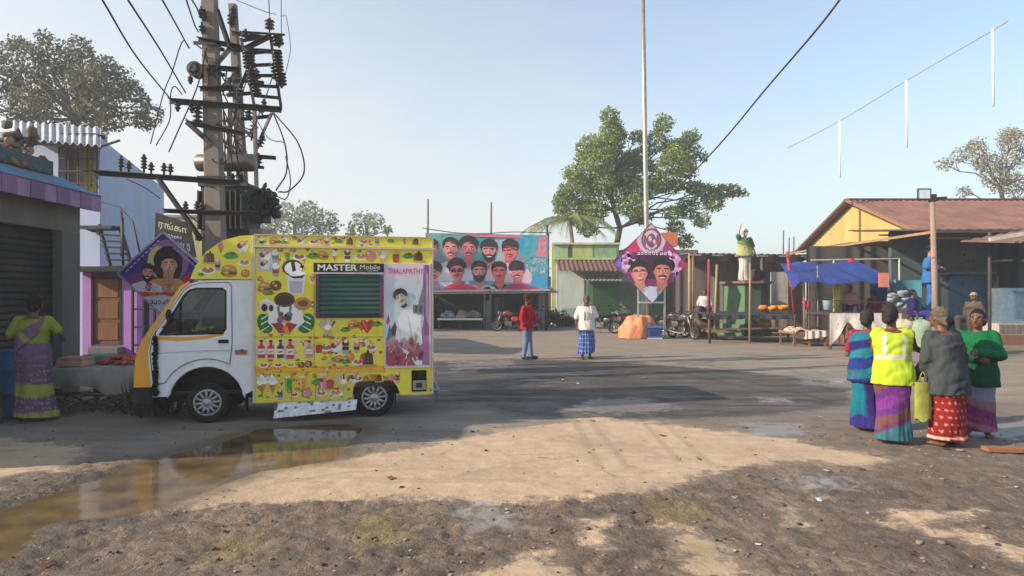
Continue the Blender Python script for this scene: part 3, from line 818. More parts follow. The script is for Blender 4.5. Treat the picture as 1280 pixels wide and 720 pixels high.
# box body with rounded brow over the cab
mb = MB()
bodyp = [(.588, .262), (1.79, .262)] + [(2.14 + .345 * math.cos(R(a)), .28 + .32 * math.sin(R(a))) for a in range(172, 7, -12)] + [(2.49, .31), (2.93, .315), (2.93, 2.477), (.588, 2.477)]
mb.prism(bodyp, TN, -.02, .03, YEL); mb.prism(bodyp, TN, 1.49, 1.54, YEL)
mb.box((.588, .03, .5), (2.93, 1.49, 2.475), YEL)
mb.box((.592, .03, .42), (2.928, 1.49, .5), BLK)
brow = [(.588, 2.477), (.42, 2.465), (.2, 2.40), (.0, 2.25), (-.13, 2.06), (-.19, 1.9), (-.19, 1.893), (.588, 1.893)]
mb.prism(brow, TN, -.02, 1.54, YEL)
mb.build('box_body', 'vinyl', truck)
TRIM = C(196, 190, 170)
mb = MB()
mb.box((.588, -.045, 2.315), (2.955, -.018, 2.345), C(205, 190, 150))
mb.box((-.05, -.03, 2.47), (.6, 1.55, 2.478), YEL) if False else None
mb.box((.574, -.034, .262), (.602, -.018, 2.477), TRIM)
mb.box((2.92, -.036, .315), (2.946, -.012, 2.477), TRIM)
mb.box((.588, -.03, 2.475), (2.95, 1.55, 2.492), C(190, 178, 90))
mb.box((.6, -.03, .252), (1.79, -.018, .268), C(190, 180, 70))
mb.box((2.5, -.03, .30), (2.93, -.018, .318), C(200, 190, 150))
mb.build('edge_trim', 'car', truck)

# printed pictures of snacks
RED, GRN, BRN, CRM, PNK, DGN = C(190, 50, 44), C(70, 150, 60), C(92, 58, 42), C(236, 224, 196), C(220, 130, 140), C(24, 110, 52)
BUN = C(206, 140, 70); GRY = C(170, 168, 172); DK = C(40, 32, 34); TEAL = C(60, 130, 120)
SNK = 0
class Snack:
    def __init__(s, d, cx, cy, k): s.d, s.cx, s.cy, s.k = d, cx, cy, k
    def p(s, pts, c): s.d.poly([(s.cx + x * s.k, s.cy + y * s.k) for x, y in pts], c)
    def e(s, x, y, a, b, c, rot=0, n=12, a0=0, a1=2 * PI): s.d.ell(s.cx + x * s.k, s.cy + y * s.k, a * s.k, b * s.k, c, rot, n, a0, a1)
def snack(d, kind, cx, cy, k, flip=1):
    """one printed picture, 2k high"""
    global SNK
    SNK += 1
    L0 = d.L; s = Snack(d, cx, cy, k); d.L = L0 + (SNK % 41) * .023
    if kind == 'cone':
        s.p([(-.38, .1), (.38, .1), (0, -1)], C(190, 130, 70)); s.p([(-.2, .1), (-.1, .1), (.06, -.75)], C(140, 90, 50))
        f = random.choice([CRM, PNK, BRN, C(240, 240, 240)])
        s.e(0, .25, .46, .3, f); s.e(0, .55, .34, .26, tuple(v * .85 for v in f)); s.e(-.05, .8, .18, .18, f); s.e(.12, .95, .09, .09, RED)
    elif kind == 'burger':
        s.e(0, .1, .9, .75, BUN, 0, 14, 0, PI); s.e(-.2, .45, .35, .14, C(232, 182, 110))
        s.p([(-.95, .1), (-.6, -.08), (-.3, .05), (0, -.1), (.3, .05), (.6, -.08), (.95, .1)], GRN)
        s.p([(-.9, -.02), (.9, -.02), (.85, -.3), (-.85, -.3)], BRN); s.p([(-.8, -.05), (.1, -.05), (-.3, -.3)], C(240, 190, 60))
        s.e(0, -.3, .88, .35, C(190, 126, 62), 0, 12, PI, 2 * PI)
    elif kind == 'cup':
        s.p([(-.5, .3), (.5, .3), (.36, -1), (-.36, -1)], random.choice([GRY, C(232, 232, 236), C(150, 160, 190)])); s.p([(-.46, .0), (.46, .0), (.41, -.5), (-.41, -.5)], random.choice([BRN, RED, DK, TEAL]))
        s.e(0, .45, .5, .4, random.choice([C(244, 240, 232), BRN, PNK])); s.e(.05, .75, .26, .25, CRM); s.p([(.2, .6), (.3, .6), (.5, 1.1), (.42, 1.1)], RED)
    elif kind == 'bottle':
        c = random.choice([RED, BRN, DK, C(190, 160, 90), GRN]); s.p([(-.62, .95), (.62, .95), (.62, -1), (-.62, -1)], random.choice([C(236, 224, 160), C(230, 226, 215), C(230, 190, 160)]))
        s.p([(-.36, -.9), (.36, -.9), (.36, .3), (.14, .55), (.14, .8), (-.14, .8), (-.14, .55), (-.36, .3)], c); s.p([(-.34, -.5), (.34, -.5), (.34, .1), (-.34, .1)], C(226, 220, 208)); s.p([(-.2, -.35), (.24, -.2), (.2, -.1), (-.2, -.2)], c)
        s.e(0, .95, .2, .14, DK)
    elif kind == 'glass':
        c = random.choice([RED, C(230, 150, 40), GRN, PNK, C(240, 220, 120)])
        s.p([(-.45, .75), (.45, .75), (.3, -.8), (-.3, -.8)], c); s.p([(-.4, .75), (-.18, .75), (-.16, -.8), (-.28, -.8)], tuple(min(1, v * 1.6 + .08) for v in c))
        s.e(0, .75, .46, .14, CRM); s.p([(.1, .6), (.2, .6), (.55, 1.15), (.45, 1.15)], GRN); s.e(.38, .65, .24, .24, C(240, 180, 50))
    elif kind == 'sundae':
        for a in range(7):
            t = R(28 + 124 * a / 6); s.p([(0, -.75), (math.cos(t - .13) * 1.15, math.sin(t - .13) * .95 - .1), (math.cos(t + .13) * 1.15, math.sin(t + .13) * .95 - .1)], random.choice([CRM, GRY, C(224, 200, 160), BRN]))
        s.p([(-.35, -.4), (.35, -.4), (.5, -.95), (-.5, -.95)], C(200, 170, 120)); s.e(0, -.1, .4, .3, C(246, 238, 222))
    elif kind == 'fries':
        for a in range(8): x = -.4 + .115 * a; s.p([(x, -.1), (x + .1, -.1), (x + .12 + (a - 4) * .05, .7 + .25 * (a % 3) / 2), (x + (a - 4) * .05, .72)], C(236, 190, 70))
        s.p([(-.5, .1), (.5, .1), (.38, -.95), (-.38, -.95)], RED); s.e(0, .1, .4, .16, C(150, 30, 30))
    elif kind == 'donut':
        s.e(0, 0, .9, .85, random.choice([BRN, C(160, 90, 50), C(214, 140, 60)])); s.e(0, .06, .76, .7, random.choice([PNK, C(120, 60, 40), C(226, 120, 50)])); s.e(0, 0, .28, .26, C(200, 170, 60)); s.e(-.35, .4, .2, .1, CRM, .6)
    elif kind == 'leaf':
        s.p([(-1, -.1), (-.5, .4), (.1, .55), (.7, .3), (1, -.15), (.4, -.4), (-.4, -.45)], GRN); s.p([(-.9, -.1), (.2, .1), (.9, -.1), (.2, .03)], C(150, 200, 110)); s.e(.3, .25, .3, .26, C(120, 60, 40))
    elif kind == 'choc':
        for x, h_, c in ((-.62, .5, C(150, 100, 60)), (.62, .5, C(240, 214, 90)), (-.3, .7, C(120, 70, 46)), (.32, .62, C(90, 56, 40)), (0, 1.0, C(78, 46, 34))): s.p([(x - .3, -.9), (x + .3, -.9), (x + .2, h_ * .5), (x, h_), (x - .2, h_ * .5)], c)
        s.p([(-1, -.75), (1, -.75), (.8, -1), (-.8, -1)], C(200, 150, 90)); s.p([(-.05, -.5), (.06, -.5), (.03, .6)], C(150, 104, 80))
    elif kind == 'heart':
        s.p([(0, -.95), (.8, .1), (.7, .6), (.35, .7), (0, .4), (-.35, .7), (-.7, .6), (-.8, .1)], RED); s.p([(-.6, .5), (-.35, .6), (.1, -.5), (-.1, -.6)], C(226, 100, 90))
    elif kind == 'plate':
        s.e(0, -.2, 1, .5, C(236, 236, 238)); s.e(0, -.1, .75, .38, random.choice([C(190, 110, 50), C(150, 70, 40), C(200, 160, 80)])); s.e(-.3, .05, .25, .18, GRN); s.e(.25, .05, .28, .2, C(220, 70, 50)); s.e(0, .15, .2, .15, C(240, 220, 170))
    elif kind == 'scoops':
        s.p([(-.8, 0), (.8, 0), (.5, -.8), (-.5, -.8)], C(226, 228, 232)); s.e(-.4, .15, .42, .42, BRN); s.e(.4, .15, .42, .42, CRM); s.e(0, .45, .42, .42, PNK); s.e(-.1, .55, .2, .14, C(246, 210, 214)); s.p([(.2, .3), (.3, .3), (.7, 1), (.62, 1)], BRN)
    d.L = L0
PANEL = Draw(None, lambda x, z_, l: Vector((x, -.0205 - l, z_)), .0004)
def sn(d, kind, px, py, hpx): x, z_ = UZ(px, py); snack(d, kind, x, z_, hpx * .0107 / 2 * random.uniform(.98, 1.22))
def zone(d, pts, col): d.poly([UZ(a, b) for a, b in pts], col)
kinds = ['cone', 'burger', 'cup', 'bottle', 'glass', 'sundae', 'fries', 'donut', 'leaf', 'choc', 'plate', 'scoops']
mb = MB(); d = Draw(mb, lambda x, z_, l: Vector((x, -.0205 - l, z_)), .0004)
zone(d, [(320, 502), (320, 466), (462, 466), (449, 472), (442, 484), (440, 500)], C(224, 204, 60)); 
zone(d, [(319, 466), (319, 458), (481, 457), (481, 465)], C(236, 158, 22)); zone(d, [(326, 464), (380, 459), (440, 462), (478, 458), (478, 464)], C(242, 180, 44))
d.L = 1
zone(d, [(322, 330), (343, 331), (343, 312), (322, 310)], C(196, 196, 170)); zone(d, [(324, 338), (342, 340), (342, 322), (324, 321)], C(190, 190, 210))
d.L = 2
for k, px in enumerate(range(328, 536, 16)): sn(d, ['cup', 'burger', 'cone', 'scoops', 'plate', 'cup', 'leaf', 'choc', 'plate', 'cup', 'leaf', 'cone', 'choc'][k % 13], px + random.uniform(-2, 2), 301.5, 10)
for k, px in enumerate(range(330, 536, 15)): sn(d, ['scoops', 'cup', 'glass', 'plate', 'leaf', 'burger', 'cone', 'cup', 'plate', 'donut', 'sundae', 'fries', 'leaf', 'choc'][k % 14], px + random.uniform(-2, 2), 320, 15)
sn(d, 'scoops', 332, 331, 13); sn(d, 'cup', 345, 337, 15); sn(d, 'burger', 331, 360, 17); sn(d, 'donut', 345, 357, 16); sn(d, 'leaf', 336, 366, 15)
# tall cup of soft ice outlined in black
x, z_ = UZ(366, 346); s = Snack(d, x, z_, .22); L0 = d.L
s.p([(-.35, .1), (.75, .1), (.62, -1.05), (-.25, -1.05)], C(232, 232, 238)); s.p([(-.2, -.25), (.6, -.25), (.54, -1.0), (-.15, -1.0)], C(184, 180, 200))
s.e(0, .55, .62, .5, DK); s.e(.05, .5, .52, .42, C(240, 238, 232)); s.p([(-.1, .95), (.1, .98), (.2, .4), (.0, .2)], DK); s.e(.3, .15, .5, .2, C(246, 244, 240)); s.p([(-.3, .1), (.1, -.12), (.6, -.05), (.75, .15), (.5, .08), (.1, .02)], DK); s.e(.55, .62, .12, .1, DK)
# splash of milk with scoops and two leaves
d.L = L0
x, z_ = UZ(356, 395); s = Snack(d, x, z_, .28)
s.e(-.88, -.35, .34, .5, DGN, .35); s.e(.98, -.35, .4, .5, DGN, -.35)
for q in (-.15, .15, .4): s.p([(-1.05, -.6 + q), (-.7, -.35 + q), (-.7, -.3 + q), (-1.05, -.5 + q)], C(190, 220, 190)); s.p([(1.2, -.6 + q), (.8, -.35 + q), (.8, -.3 + q), (1.2, -.5 + q)], C(190, 220, 190))
s.p([(-1.15, .62), (-.8, .85), (-.35, .5), (.35, .55), (.85, .75), (1.05, .45), (.8, .2), (.9, -.3), (.45, -.72), (-.35, -.75), (-.75, -.3), (-.7, .15)], C(236, 232, 228))
s.e(0, .78, .48, .36, BRN); s.e(.02, .74, .36, .22, C(60, 40, 34)); s.e(.82, .58, .4, .32, C(190, 140, 70)); s.e(.84, .6, .24, .16, C(126, 80, 44)); s.e(-.82, .45, .36, .24, C(230, 200, 205)); s.e(-.9, .4, .14, .18, DK); s.e(-.6, .38, .1, .16, DK)
s.p([(-.35, .45), (-.22, .5), (-.2, .0), (.2, .0), (.22, .5), (.35, .5), (.25, -.15), (-.25, -.15)], C(110, 126, 150))
[s.e(random.uniform(-.3, .3), random.uniform(-.3, .15), random.uniform(.08, .17), random.uniform(.08, .15), jit(random.choice([RED, BRN, C(110, 126, 150), PNK, C(200, 150, 90), DK]), .3)) for _ in range(9)]
s.p([(-.6, -.35), (-.15, -.3), (0, -.5), (.15, -.3), (.6, -.4), (.25, -.8), (-.25, -.8)], C(160, 40, 36)); s.p([(-.1, -.5), (.15, -.5), (.25, -.85), (.05, -.85)], C(236, 130, 40))
d.L = L0
for k, px in enumerate((327, 339, 351, 363, 375, 387)): 
    if k != 4: sn(d, 'bottle', px, 437, 21)
for px in (330, 348, 364): sn(d, 'plate', px, 455.5, 10)
sn(d, 'donut', 386, 455, 10); sn(d, 'donut', 377, 456, 8)
d.L = 2; zone(d, [(398, 419), (474, 417), (474, 398), (398, 398)], C(222, 210, 60))
d.L += 1
sn(d, 'sundae', 410, 408, 19); sn(d, 'leaf', 432, 412, 12); sn(d, 'burger', 442, 406, 14); sn(d, 'heart', 459, 407, 19); sn(d, 'bottle', 471, 405, 18) if False else sn(d, 'heart', 452, 407, 13); sn(d, 'leaf', 471, 405, 14)
for px, kd in ((399, 'fries'), (408, 'plate'), (421, 'scoops'), (432, 'cup'), (446, 'cup'), (464, 'plate')): sn(d, kd, px, 433, 15)
sn(d, 'burger', 424, 449, 13); sn(d, 'leaf', 433, 452, 13); sn(d, 'donut', 438, 446, 12); sn(d, 'choc', 460, 447, 20); sn(d, 'plate', 448, 451, 14)
for px, kd, hh in ((328, 'cone', 26), (341, 'cone', 24), (361, 'glass', 20), (379, 'glass', 20), (399, 'leaf', 20), (405, 'glass', 21), (413, 'fries', 18), (430, 'sundae', 19), (429, 'glass', 19)): sn(d, kd, px, 481 - (px - 328) * .05, hh)
for px, kd, hh in ((350, 'cup', 12), (368, 'plate', 11), (384, 'donut', 12), (402, 'plate', 12), (420, 'plate', 14), (444, 'scoops', 13), (448, 'plate', 12), (462, 'donut', 10), (474, 'choc', 11), (489, 'donut', 10), (497, 'cup', 11)): sn(d, kd, px, 493 - (px - 350) * .05 if px < 440 else 472, hh)
for k in range(330):
    px = random.uniform(322, 476); py = random.choice([297, 303, 312, 327, 348, 380, 422, 429, 442, 448, 456, 462, 470, 477, 486, 496])
    if 392 < px and 326 < py < 398: continue
    if 328 < px < 390 and 330 < py < 418: px = random.choice([325, 391])
    if px > 438 and py > 466: continue
    d.L = 0 if py < 465 else 3; sn(d, random.choice(['plate', 'leaf', 'donut', 'scoops', 'cup', 'heart', 'burger']), px, py + random.uniform(-3, 3), random.uniform(2.6, 7))
d.L = 24
# panel seams
d.L += 6; L0 = d.L
for a_, b_ in (((393, 328), (393, 421)), ((319, 421), (482, 421)), ((393, 421), (393, 457)), ((481, 329), (481, 466)), ((414, 421), (414, 457)), ((365, 466), (365, 500)), ((395, 466), (395, 500)), ((319, 310), (538, 310))):
    d.L = L0; d.line([UZ(*a_), UZ(*b_)], .007, C(150, 128, 40))
mb.build('snack_pictures', 'vinyl', truck)
# the brow's own pictures
mb = MB(); d = Draw(mb, lambda x, z_, l: Vector((x, -.0205 - l, z_)), .0004, clip=None)
for kd, x, z_, k in (('plate', .02, 2.02, .1), ('burger', .28, 1.99, .11), ('choc', .05, 2.18, .09), ('leaf', .3, 2.2, .1), ('cone', .18, 2.3, .08), ('scoops', .45, 2.32, .09), ('plate', .47, 2.12, .08), ('donut', .48, 1.97, .06), ('cup', .14, 2.08, .07), ('leaf', -.06, 1.95, .05)): snack(d, kd, x, z_, k)
mb.build('brow_pictures', 'vinyl', truck)

# serving hatch shutter with its sign
u0, u1 = TU(396), TU(478); z0, z1 = 1.405, 1.97
mb = MB(); n = 9
prof = []
for k in range(n):
    za = z1 - (z1 - z0) * k / n; h_ = (z1 - z0) / n
    prof += [(-.023, za), (-.032, za - h_ * .25), (-.036, za - h_ * .5), (-.032, za - h_ * .75), (-.022, za - h_ * .92)]
prof.append((-.023, z0))
vs_ = [Vector((x, y, z_)) for y, z_ in prof for x in (u0 + .03, u1 - .03)]
mb.add(vs_, [(2 * k, 2 * k + 2, 2 * k + 3, 2 * k + 1) for k in range(len(prof) - 1)], C(34, 76, 68), True)
sh = mb.build('shutter', vc('shutter_enamel', .4, spec=.5, n_scale=5, n_amt=.15, bump=0, dirt=.25), truck)
mb = MB()
mb.box((u0 - .01, -.05, z0 - .03), (u0 + .035, -.0215, z1), C(92, 70, 92)); mb.box((u1 - .035, -.05, z0 - .03), (u1 + .01, -.0215, z1), C(110, 74, 106))
mb.box((u0 + .035, -.046, z0 - .03), (u1 - .035, -.0215, z0), C(60, 50, 66)); mb.box((u0 - .02, -.054, z1), (u1 + .02, -.0215, z1 + .022), C(206, 200, 196))
mb.build('shutter_frame', 'metal', sh)
mb = MB(); mb.box((u0 - .035, -.05, z1 + .024), (u1 + .02, -.0215, 2.118), C(18, 17, 18))
sg = mb.build('shop_sign', 'vinyl', truck)
mb = MB(); d = Draw(mb, lambda x, z_, l: Vector((x, -.0505 - l, z_)), .0005)
d.text('MASTER', u0 + .02, 2.015, u0 + .53, 2.098, C(228, 226, 220)); d.L = 0
for o_ in (.004, -.004): d.L += 1; d.text('MASTER', u0 + .02 + o_, 2.015 + o_ * .5, u0 + .53 + o_, 2.098 + o_ * .5, C(228, 226, 220))
d.text('Mobile', u0 + .57, 2.035, u1 - .03, 2.098, C(214, 212, 210)); d.script(u0 + .66, 2.008, u1 - .06, 2.028, C(190, 188, 190), 7)
mb.build('sign_lettering', 'vinyl', sg)

# poster of a man in white at the rear of the side
p0, p1, q0, q1 = TU(481.5), TU(537), .70, 2.115
mb = MB(); mb.box((p0, -.034, q0), (p1, -.0215, q1), C(205, 200, 212)); po = mb.build('poster', 'vinyl', truck)
mb = MB(); rg = [(p0 + .012, q0 + .012), (p1 - .006, q0 + .012), (p1 - .006, q1 - .012), (p0 + .012, q1 - .012)]
d = Draw(mb, lambda x, z_, l: Vector((x, -.0345 - l, z_)), .0004, clip=rg)
PW = p1 - p0; PH = q1 - q0
def pq(a, b): return (p0 + a * PW, q0 + b * PH)
def pp_(pts, c): d.poly([pq(*t) for t in pts], c)
for k in range(7): L0 = 0; d.L = 0; pp_([(0, k / 7), (1, k / 7), (1, (k + 1) / 7), (0, (k + 1) / 7)], [C(214, 150, 160), C(224, 196, 204), C(206, 214, 222), C(190, 208, 218), C(190, 206, 216), C(200, 206, 218), C(226, 200, 214)][k])
d.L = 1
pp_([(.8, 0), (1, 0), (1, 1), (.86, 1), (.83, .7), (.88, .5), (.8, .3)], C(164, 110, 160)); pp_([(.86, .3), (1, .3), (1, 1), (.9, 1), (.88, .8)], C(130, 80, 130)); pp_([(.9, .5), (.98, .4), (.96, .9), (.92, .95)], C(190, 150, 190))
pp_([(.0, .12), (.1, .34), (.22, .44), (.3, .3), (.2, .1)], C(110, 60, 60)); pp_([(.02, .25), (.1, .42), (.16, .3), (.1, .2)], C(60, 130, 150)); pp_([(.02, .44), (.08, .52), (.1, .44), (.05, .4)], C(180, 80, 70))
pp_([(.05, .0), (.12, .16), (.22, .28), (.3, .48), (.36, .55), (.6, .55), (.72, .62), (.82, .6), (.8, .4), (.84, .2), (.82, 0)], C(226, 228, 232))
pp_([(.28, .46), (.34, .3), (.38, .1), (.35, .3)], C(176, 180, 192)); pp_([(.5, .52), (.56, .3), (.6, .12), (.6, .32)], C(190, 192, 204))
for k in range(90):
    a_ = random.uniform(.04, .8); b_ = random.uniform(0, .33) ** 1.0 * (.75 if a_ < .4 else 1.1); d.L = 10 + k // 18
    r_ = random.uniform(.35, 1.0); kk = min(1, b_ / .34); c0_ = random.choice([(160, 50, 72), (176, 64, 84), (140, 44, 70)]); pp_([(a_ - .08 * r_, b_ - .02 * r_), (a_ + .02 * r_, b_ - .04 * r_), (a_ + .09 * r_, b_ + .02 * r_), (a_ + .03 * r_, b_ + .06 * r_), (a_ - .06 * r_, b_ + .03 * r_)], jit(C(*[c0_[i] + (222 - c0_[i]) * (kk ** 1.3) * .85 for i in range(3)]), .08))
d.L = 16
cx, cz = pq(.34, .665); s_ = .088
portrait(d, cx, cz, s_, C(206, 190, 176), C(22, 20, 24), C(226, 228, 232), 0, 1, 0, 0, tilt=.5, shoulders=0, fuzzy=1)
pp_([(.33, .585), (.42, .565), (.5, .6), (.47, .62), (.4, .6)], C(24, 22, 26))
d.L = 20; pp_([(.62, .52), (.86, .5), (.86, .61), (.62, .6)], C(110, 120, 132)); pp_([(.66, .53), (.72, .53), (.72, .59), (.66, .59)], C(50, 60, 70)); pp_([(.76, .53), (.82, .53), (.82, .59), (.76, .59)], C(50, 60, 70)); pp_([(.74, .6), (.84, .78), (.88, .62)], C(120, 110, 126)); pp_([(.7, .8), (.76, .82), (.74, .86)], C(206, 180, 186))
d.text('THALAPATHY', *pq(.06, .905), *pq(.86, .955), C(176, 30, 100))
mb.build('poster_print', 'vinyl', po)
mb = MB()
mb.box((p0 - .014, -.044, q0 - .012), (p0, -.0215, q1 + .01), C(214, 204, 214)); mb.box((p0, -.044, q0 - .022), (p1, -.0215, q0 - .002), C(216, 206, 200)); mb.box((p1, -.044, q0 - .022), (p1 + .012, -.0215, q1 + .01), C(206, 190, 206))
mb.build('poster_frame', 'car', po)

# lamp recess near the tail, tail lamp, rear bumper rail
a0, a1 = TU(514.5), TU(533); 
mb = MB(); mb.box((a0, -.03, .345), (a1, -.0215, .64), C(20, 19, 20)); mb.box((a0 + .015, -.05, .37), (a1 - .01, -.03, .50), C(150, 150, 152)); mb.box((a0 + .06, -.058, .40), (a1 - .06, -.05, .47), C(60, 60, 64)); mb.box((a0 + .03, -.045, .54), (a1 - .03, -.03, .62), C(26, 24, 24)); mb.build('side_lamp', 'metal', truck)
mb = MB(); mb.tube([(2.9, -.02, .36), (3.0, -.02, .36), (3.02, .1, .36), (3.02, 1.4, .36)], .02, 8, C(150, 150, 152)); mb.tube([(2.99, .0, .2), (2.99, .0, .62)], .012, 6, C(150, 150, 152)); mb.build('rear_rail', 'metal', truck)
mb = MB(); mb.box((2.931, .04, .55), (2.955, .16, .8), C(170, 30, 26)); mb.build('tail_lamp', 'lens', truck)
mb = MB(); mb.box((2.931, .2, .6), (2.945, 1.34, 2.2), C(220, 206, 50)); mb.build('rear_door', 'vinyl', truck)
# loose tin sheet below the body
mb = MB()
lx0, lz0 = UZ(345, 504); lx1, _ = UZ(447, 500)
def skirt(u, v):
    x = lx0 + (lx1 - lx0) * u - .02 * v; top = .262; bot = .055 + .075 * u
    return (x, -.02 - .06 * v + .008 * math.sin(u * 23 + v * 5), top + (bot - top) * v)
mb.sheet(skirt, 26, 6, C(200, 202, 206), (0, .004, 0), colf=lambda u, v: jit(C(206, 206, 208) if random.random() > .12 else C(120, 118, 116), .08))
mb.box((lx0 - .02, -.05, .15), (lx0 + .02, .1, .26), C(90, 90, 92))
mb.build('side_skirt', vc('dented_tin', .38, metal=.35, n_scale=9, n_amt=.3, bump=.5, b_scale=14, b_dist=.01, dirt=.35), truck)

def make_wheel(u, yy, s):
    mb = MB(); wdt = .16
    mb.lathe([(.16, 0), (.24, -.004), (.262, .012), (.27, .035), (.27, wdt - .035), (.262, wdt - .012), (.24, wdt + .004), (.16, wdt)], 36, C(30, 29, 29), (u, yy, .27), (0, s, 0))
    for k in range(44):
        a_ = 2 * PI * k / 44; 
        mb.bar((u + .271 * math.cos(a_), yy + s * .02, .27 + .271 * math.sin(a_)), (u + .271 * math.cos(a_ + .05), yy + s * .14, .27 + .271 * math.sin(a_ + .05)), .016, .006, C(24, 23, 23), Vector((math.cos(a_), 0, math.sin(a_))))
    wh = mb.build('wheel', 'rubber', truck)
    mb = MB(); S = C(168, 168, 170); o_ = -.008 * s
    mb.cyl((u, yy + s * .03, .27), (u, yy + s * .035, .27), .168, .168, 30, C(22, 22, 23))
    mb.torus((u, yy + .004 * s, .27), (0, 1, 0), .163, .016, 34, 8, S)
    for k in range(12):
        a_ = 2 * PI * k / 12 + .1; c_, q_ = math.cos(a_), math.sin(a_)
        mb.tube([(u + .06 * c_, yy + o_, .27 + .06 * q_), (u + .11 * c_, yy + o_ * 1.2, .27 + .11 * q_), (u + .155 * c_, yy + o_ * .2, .27 + .155 * q_)], [.022, .017, .02], 6, S)
    mb.lathe([(.085, .0), (.08, .012), (.06, .02), (.035, .024), (.03, .03), (.001, .031)], 20, S, (u, yy, .27), (0, -s, 0))
    mb.build('rim', vc('wheel_trim', .4, metal=.5, n_scale=8, n_amt=.25, bump=0, dirt=.45, dirt_col=(.16, .13, .1)), wh)
for u in (0, 2.14): make_wheel(u, .045, 1); make_wheel(u, 1.455, -1)
for u_ in (2.42, .46):
    mb = MB(); mb.box((u_, .05, .12), (u_ + .015, .2, .42), BLK); mb.build('mud_flap', 'rubber', truck)

# black tassel of yarn hanging at the nose
mb = MB()
def tl(x, y, z_): return Matrix.Translation(TO) @ Matrix.Rotation(TR, 4, 'Z') @ Vector((x, y, z_))
for k in range(11):
    zc = 1.12 - k * .062; 
    for j in range(3): mb.ell(tl(-.6 + random.uniform(-.012, .012), -.035 + random.uniform(-.01, .01), zc + random.uniform(-.015, .015)), (.03, .024, .034), C(22, 20, 24), 8, 6, None, .25)
mb.tube([tl(-.6, -.03, 1.22), tl(-.6, -.035, .45)], .005, 5, C(30, 28, 30))
mb.ell(tl(-.6, -.035, .43), (.045, .03, .05), C(22, 20, 24), 9, 7, None, .25)
tag(mb.build('hanging_tassel', 'cloth', org=tl(-.6, -.035, .4)), 'black yarn tassel hanging down the front edge of the truck door', 'tassel')
# ------------------------------------------------------------------ grey shop with rolling shutters at the left
shop = empty('shop_building', (-7.2, 7.2, 0), 0, 'grey shop with a rolling shutter and a purple banded eave', 'shop')
sy0, sy1 = 5.3, 10.4  # near end carried on out of view so its shadow reaches the truck
GRYW = C(112, 110, 106); DKW = C(70, 68, 66); PUR = C(168, 136, 178); PUR2 = C(136, 106, 150); BLU = C(96, 134, 160)
mb = MB()
mb.box((-13, sy0, 0), (-7.42, sy1, 3.5), GRYW)
mb.box((-7.42, sy0, 2.72), (-7.2, sy1, 3.3), C(120, 116, 110))
for a, b_ in ((sy0, 5.7), (7.35, 7.75), (9.98, sy1)): mb.box((-7.42, a, 0), (-7.2, b_, 2.72), C(108, 108, 104))
mb.box((-7.42, sy0, 0), (-7.1, sy1, .1), C(120, 116, 108))
mb.box((-13, sy0, 3.5), (-9.2, sy1 - .4, 4.3), C(126, 120, 112))
mb.build('wall', 'wall', shop, world=True)
for a, b_ in ((5.7, 7.35), (7.75, 9.98)):
    mb = MB(); n = 26
    vs_ = []
    for k in range(n * 3 + 1):
        z_ = .1 + 2.62 * k / (n * 3); x = -7.36 + (.018 if k % 3 == 1 else (.012 if k % 3 == 2 else 0)); vs_ += [(x, a, z_), (x, b_, z_)]
    mb.add(vs_, [(2 * k, 2 * k + 1, 2 * k + 3, 2 * k + 2) for k in range(n * 3)], C(62, 60, 58), False)
    rs = mb.build('rolling_shutter', 'metal', shop, world=True)
    mb = MB(); mb.box((-7.35, a + .9, .12), (-7.3, a + 1.2, .2), C(90, 88, 84)); mb.build('handle', 'metal', rs, world=True)
mb = MB()
# eave slab: sloping blue top with a banded fascia
ex = -6.86
n = 20
for k in range(n):
    a = sy0 + (sy1 + .02 - sy0) * k / n; b_ = sy0 + (sy1 + .02 - sy0) * (k + 1) / n
    o_ = 0 if k % 2 else .02
    mb.box((ex - .06, a, 3.08), (ex + o_, b_, 3.33), PUR if k % 2 else PUR2)
mb.box((-7.3, sy0, 3.14), (ex - .06, sy1 + .02, 3.24), C(120, 110, 130))
mb.add([(ex + .03, sy0, 3.335), (ex + .03, sy1 + .03, 3.335), (-7.55, sy1 + .03, 3.66), (-7.55, sy0, 3.66), (-7.55, sy1 + .03, 3.335), (-7.55, sy0, 3.335)],
       [(0, 1, 2, 3), (0, 3, 5), (1, 4, 2), (0, 5, 4, 1)], BLU)
mb.build('eave', 'wall', shop, world=True)
# painted stucco figures along the roof edge
mb = MB()
pal = [C(110, 66, 60), C(136, 112, 72), C(76, 96, 86), C(112, 110, 114), C(126, 90, 94), C(66, 54, 52), C(86, 98, 110), C(140, 124, 112)]
def stucco(y, x, zb, k):
    c = random.choice(pal); c2 = random.choice(pal); sk = random.choice([C(190, 150, 120), C(110, 120, 150), C(150, 150, 120)])
    mb.tube([(x, y, zb), (x, y, zb + .25 * k), (x + .02, y, zb + .38 * k)], [.17 * k, .13 * k, .09 * k], 9, c); mb.ell((x + .04, y, zb + .5 * k), (.075 * k, .08 * k, .1 * k), sk, 9, 7)
    mb.ell((x + .02, y, zb + .6 * k), (.09 * k, .09 * k, .07 * k), c2, 8, 6)
    for e in (-1, 1): mb.tube([(x, y + e * .1 * k, zb + .38 * k), (x + .06, y + e * .22 * k, zb + .3 * k), (x + .14, y + e * .16 * k, zb + .42 * k)], [.045 * k, .038 * k, .03 * k], 6, sk)
    for e in (-1, 1): mb.tube([(x + .05, y + e * .05, zb + .08 * k), (x + .2, y + e * .16 * k, zb + .1 * k), (x + .2, y + e * .02, zb + .02)], [.08 * k, .07 * k, .05 * k], 6, c2)
for k in range(9): stucco(6.2 + k * .46, -7.62 + random.uniform(-.05, .05), 3.62, random.uniform(.75, 1.0) * (1.15 if k < 6 else .85))
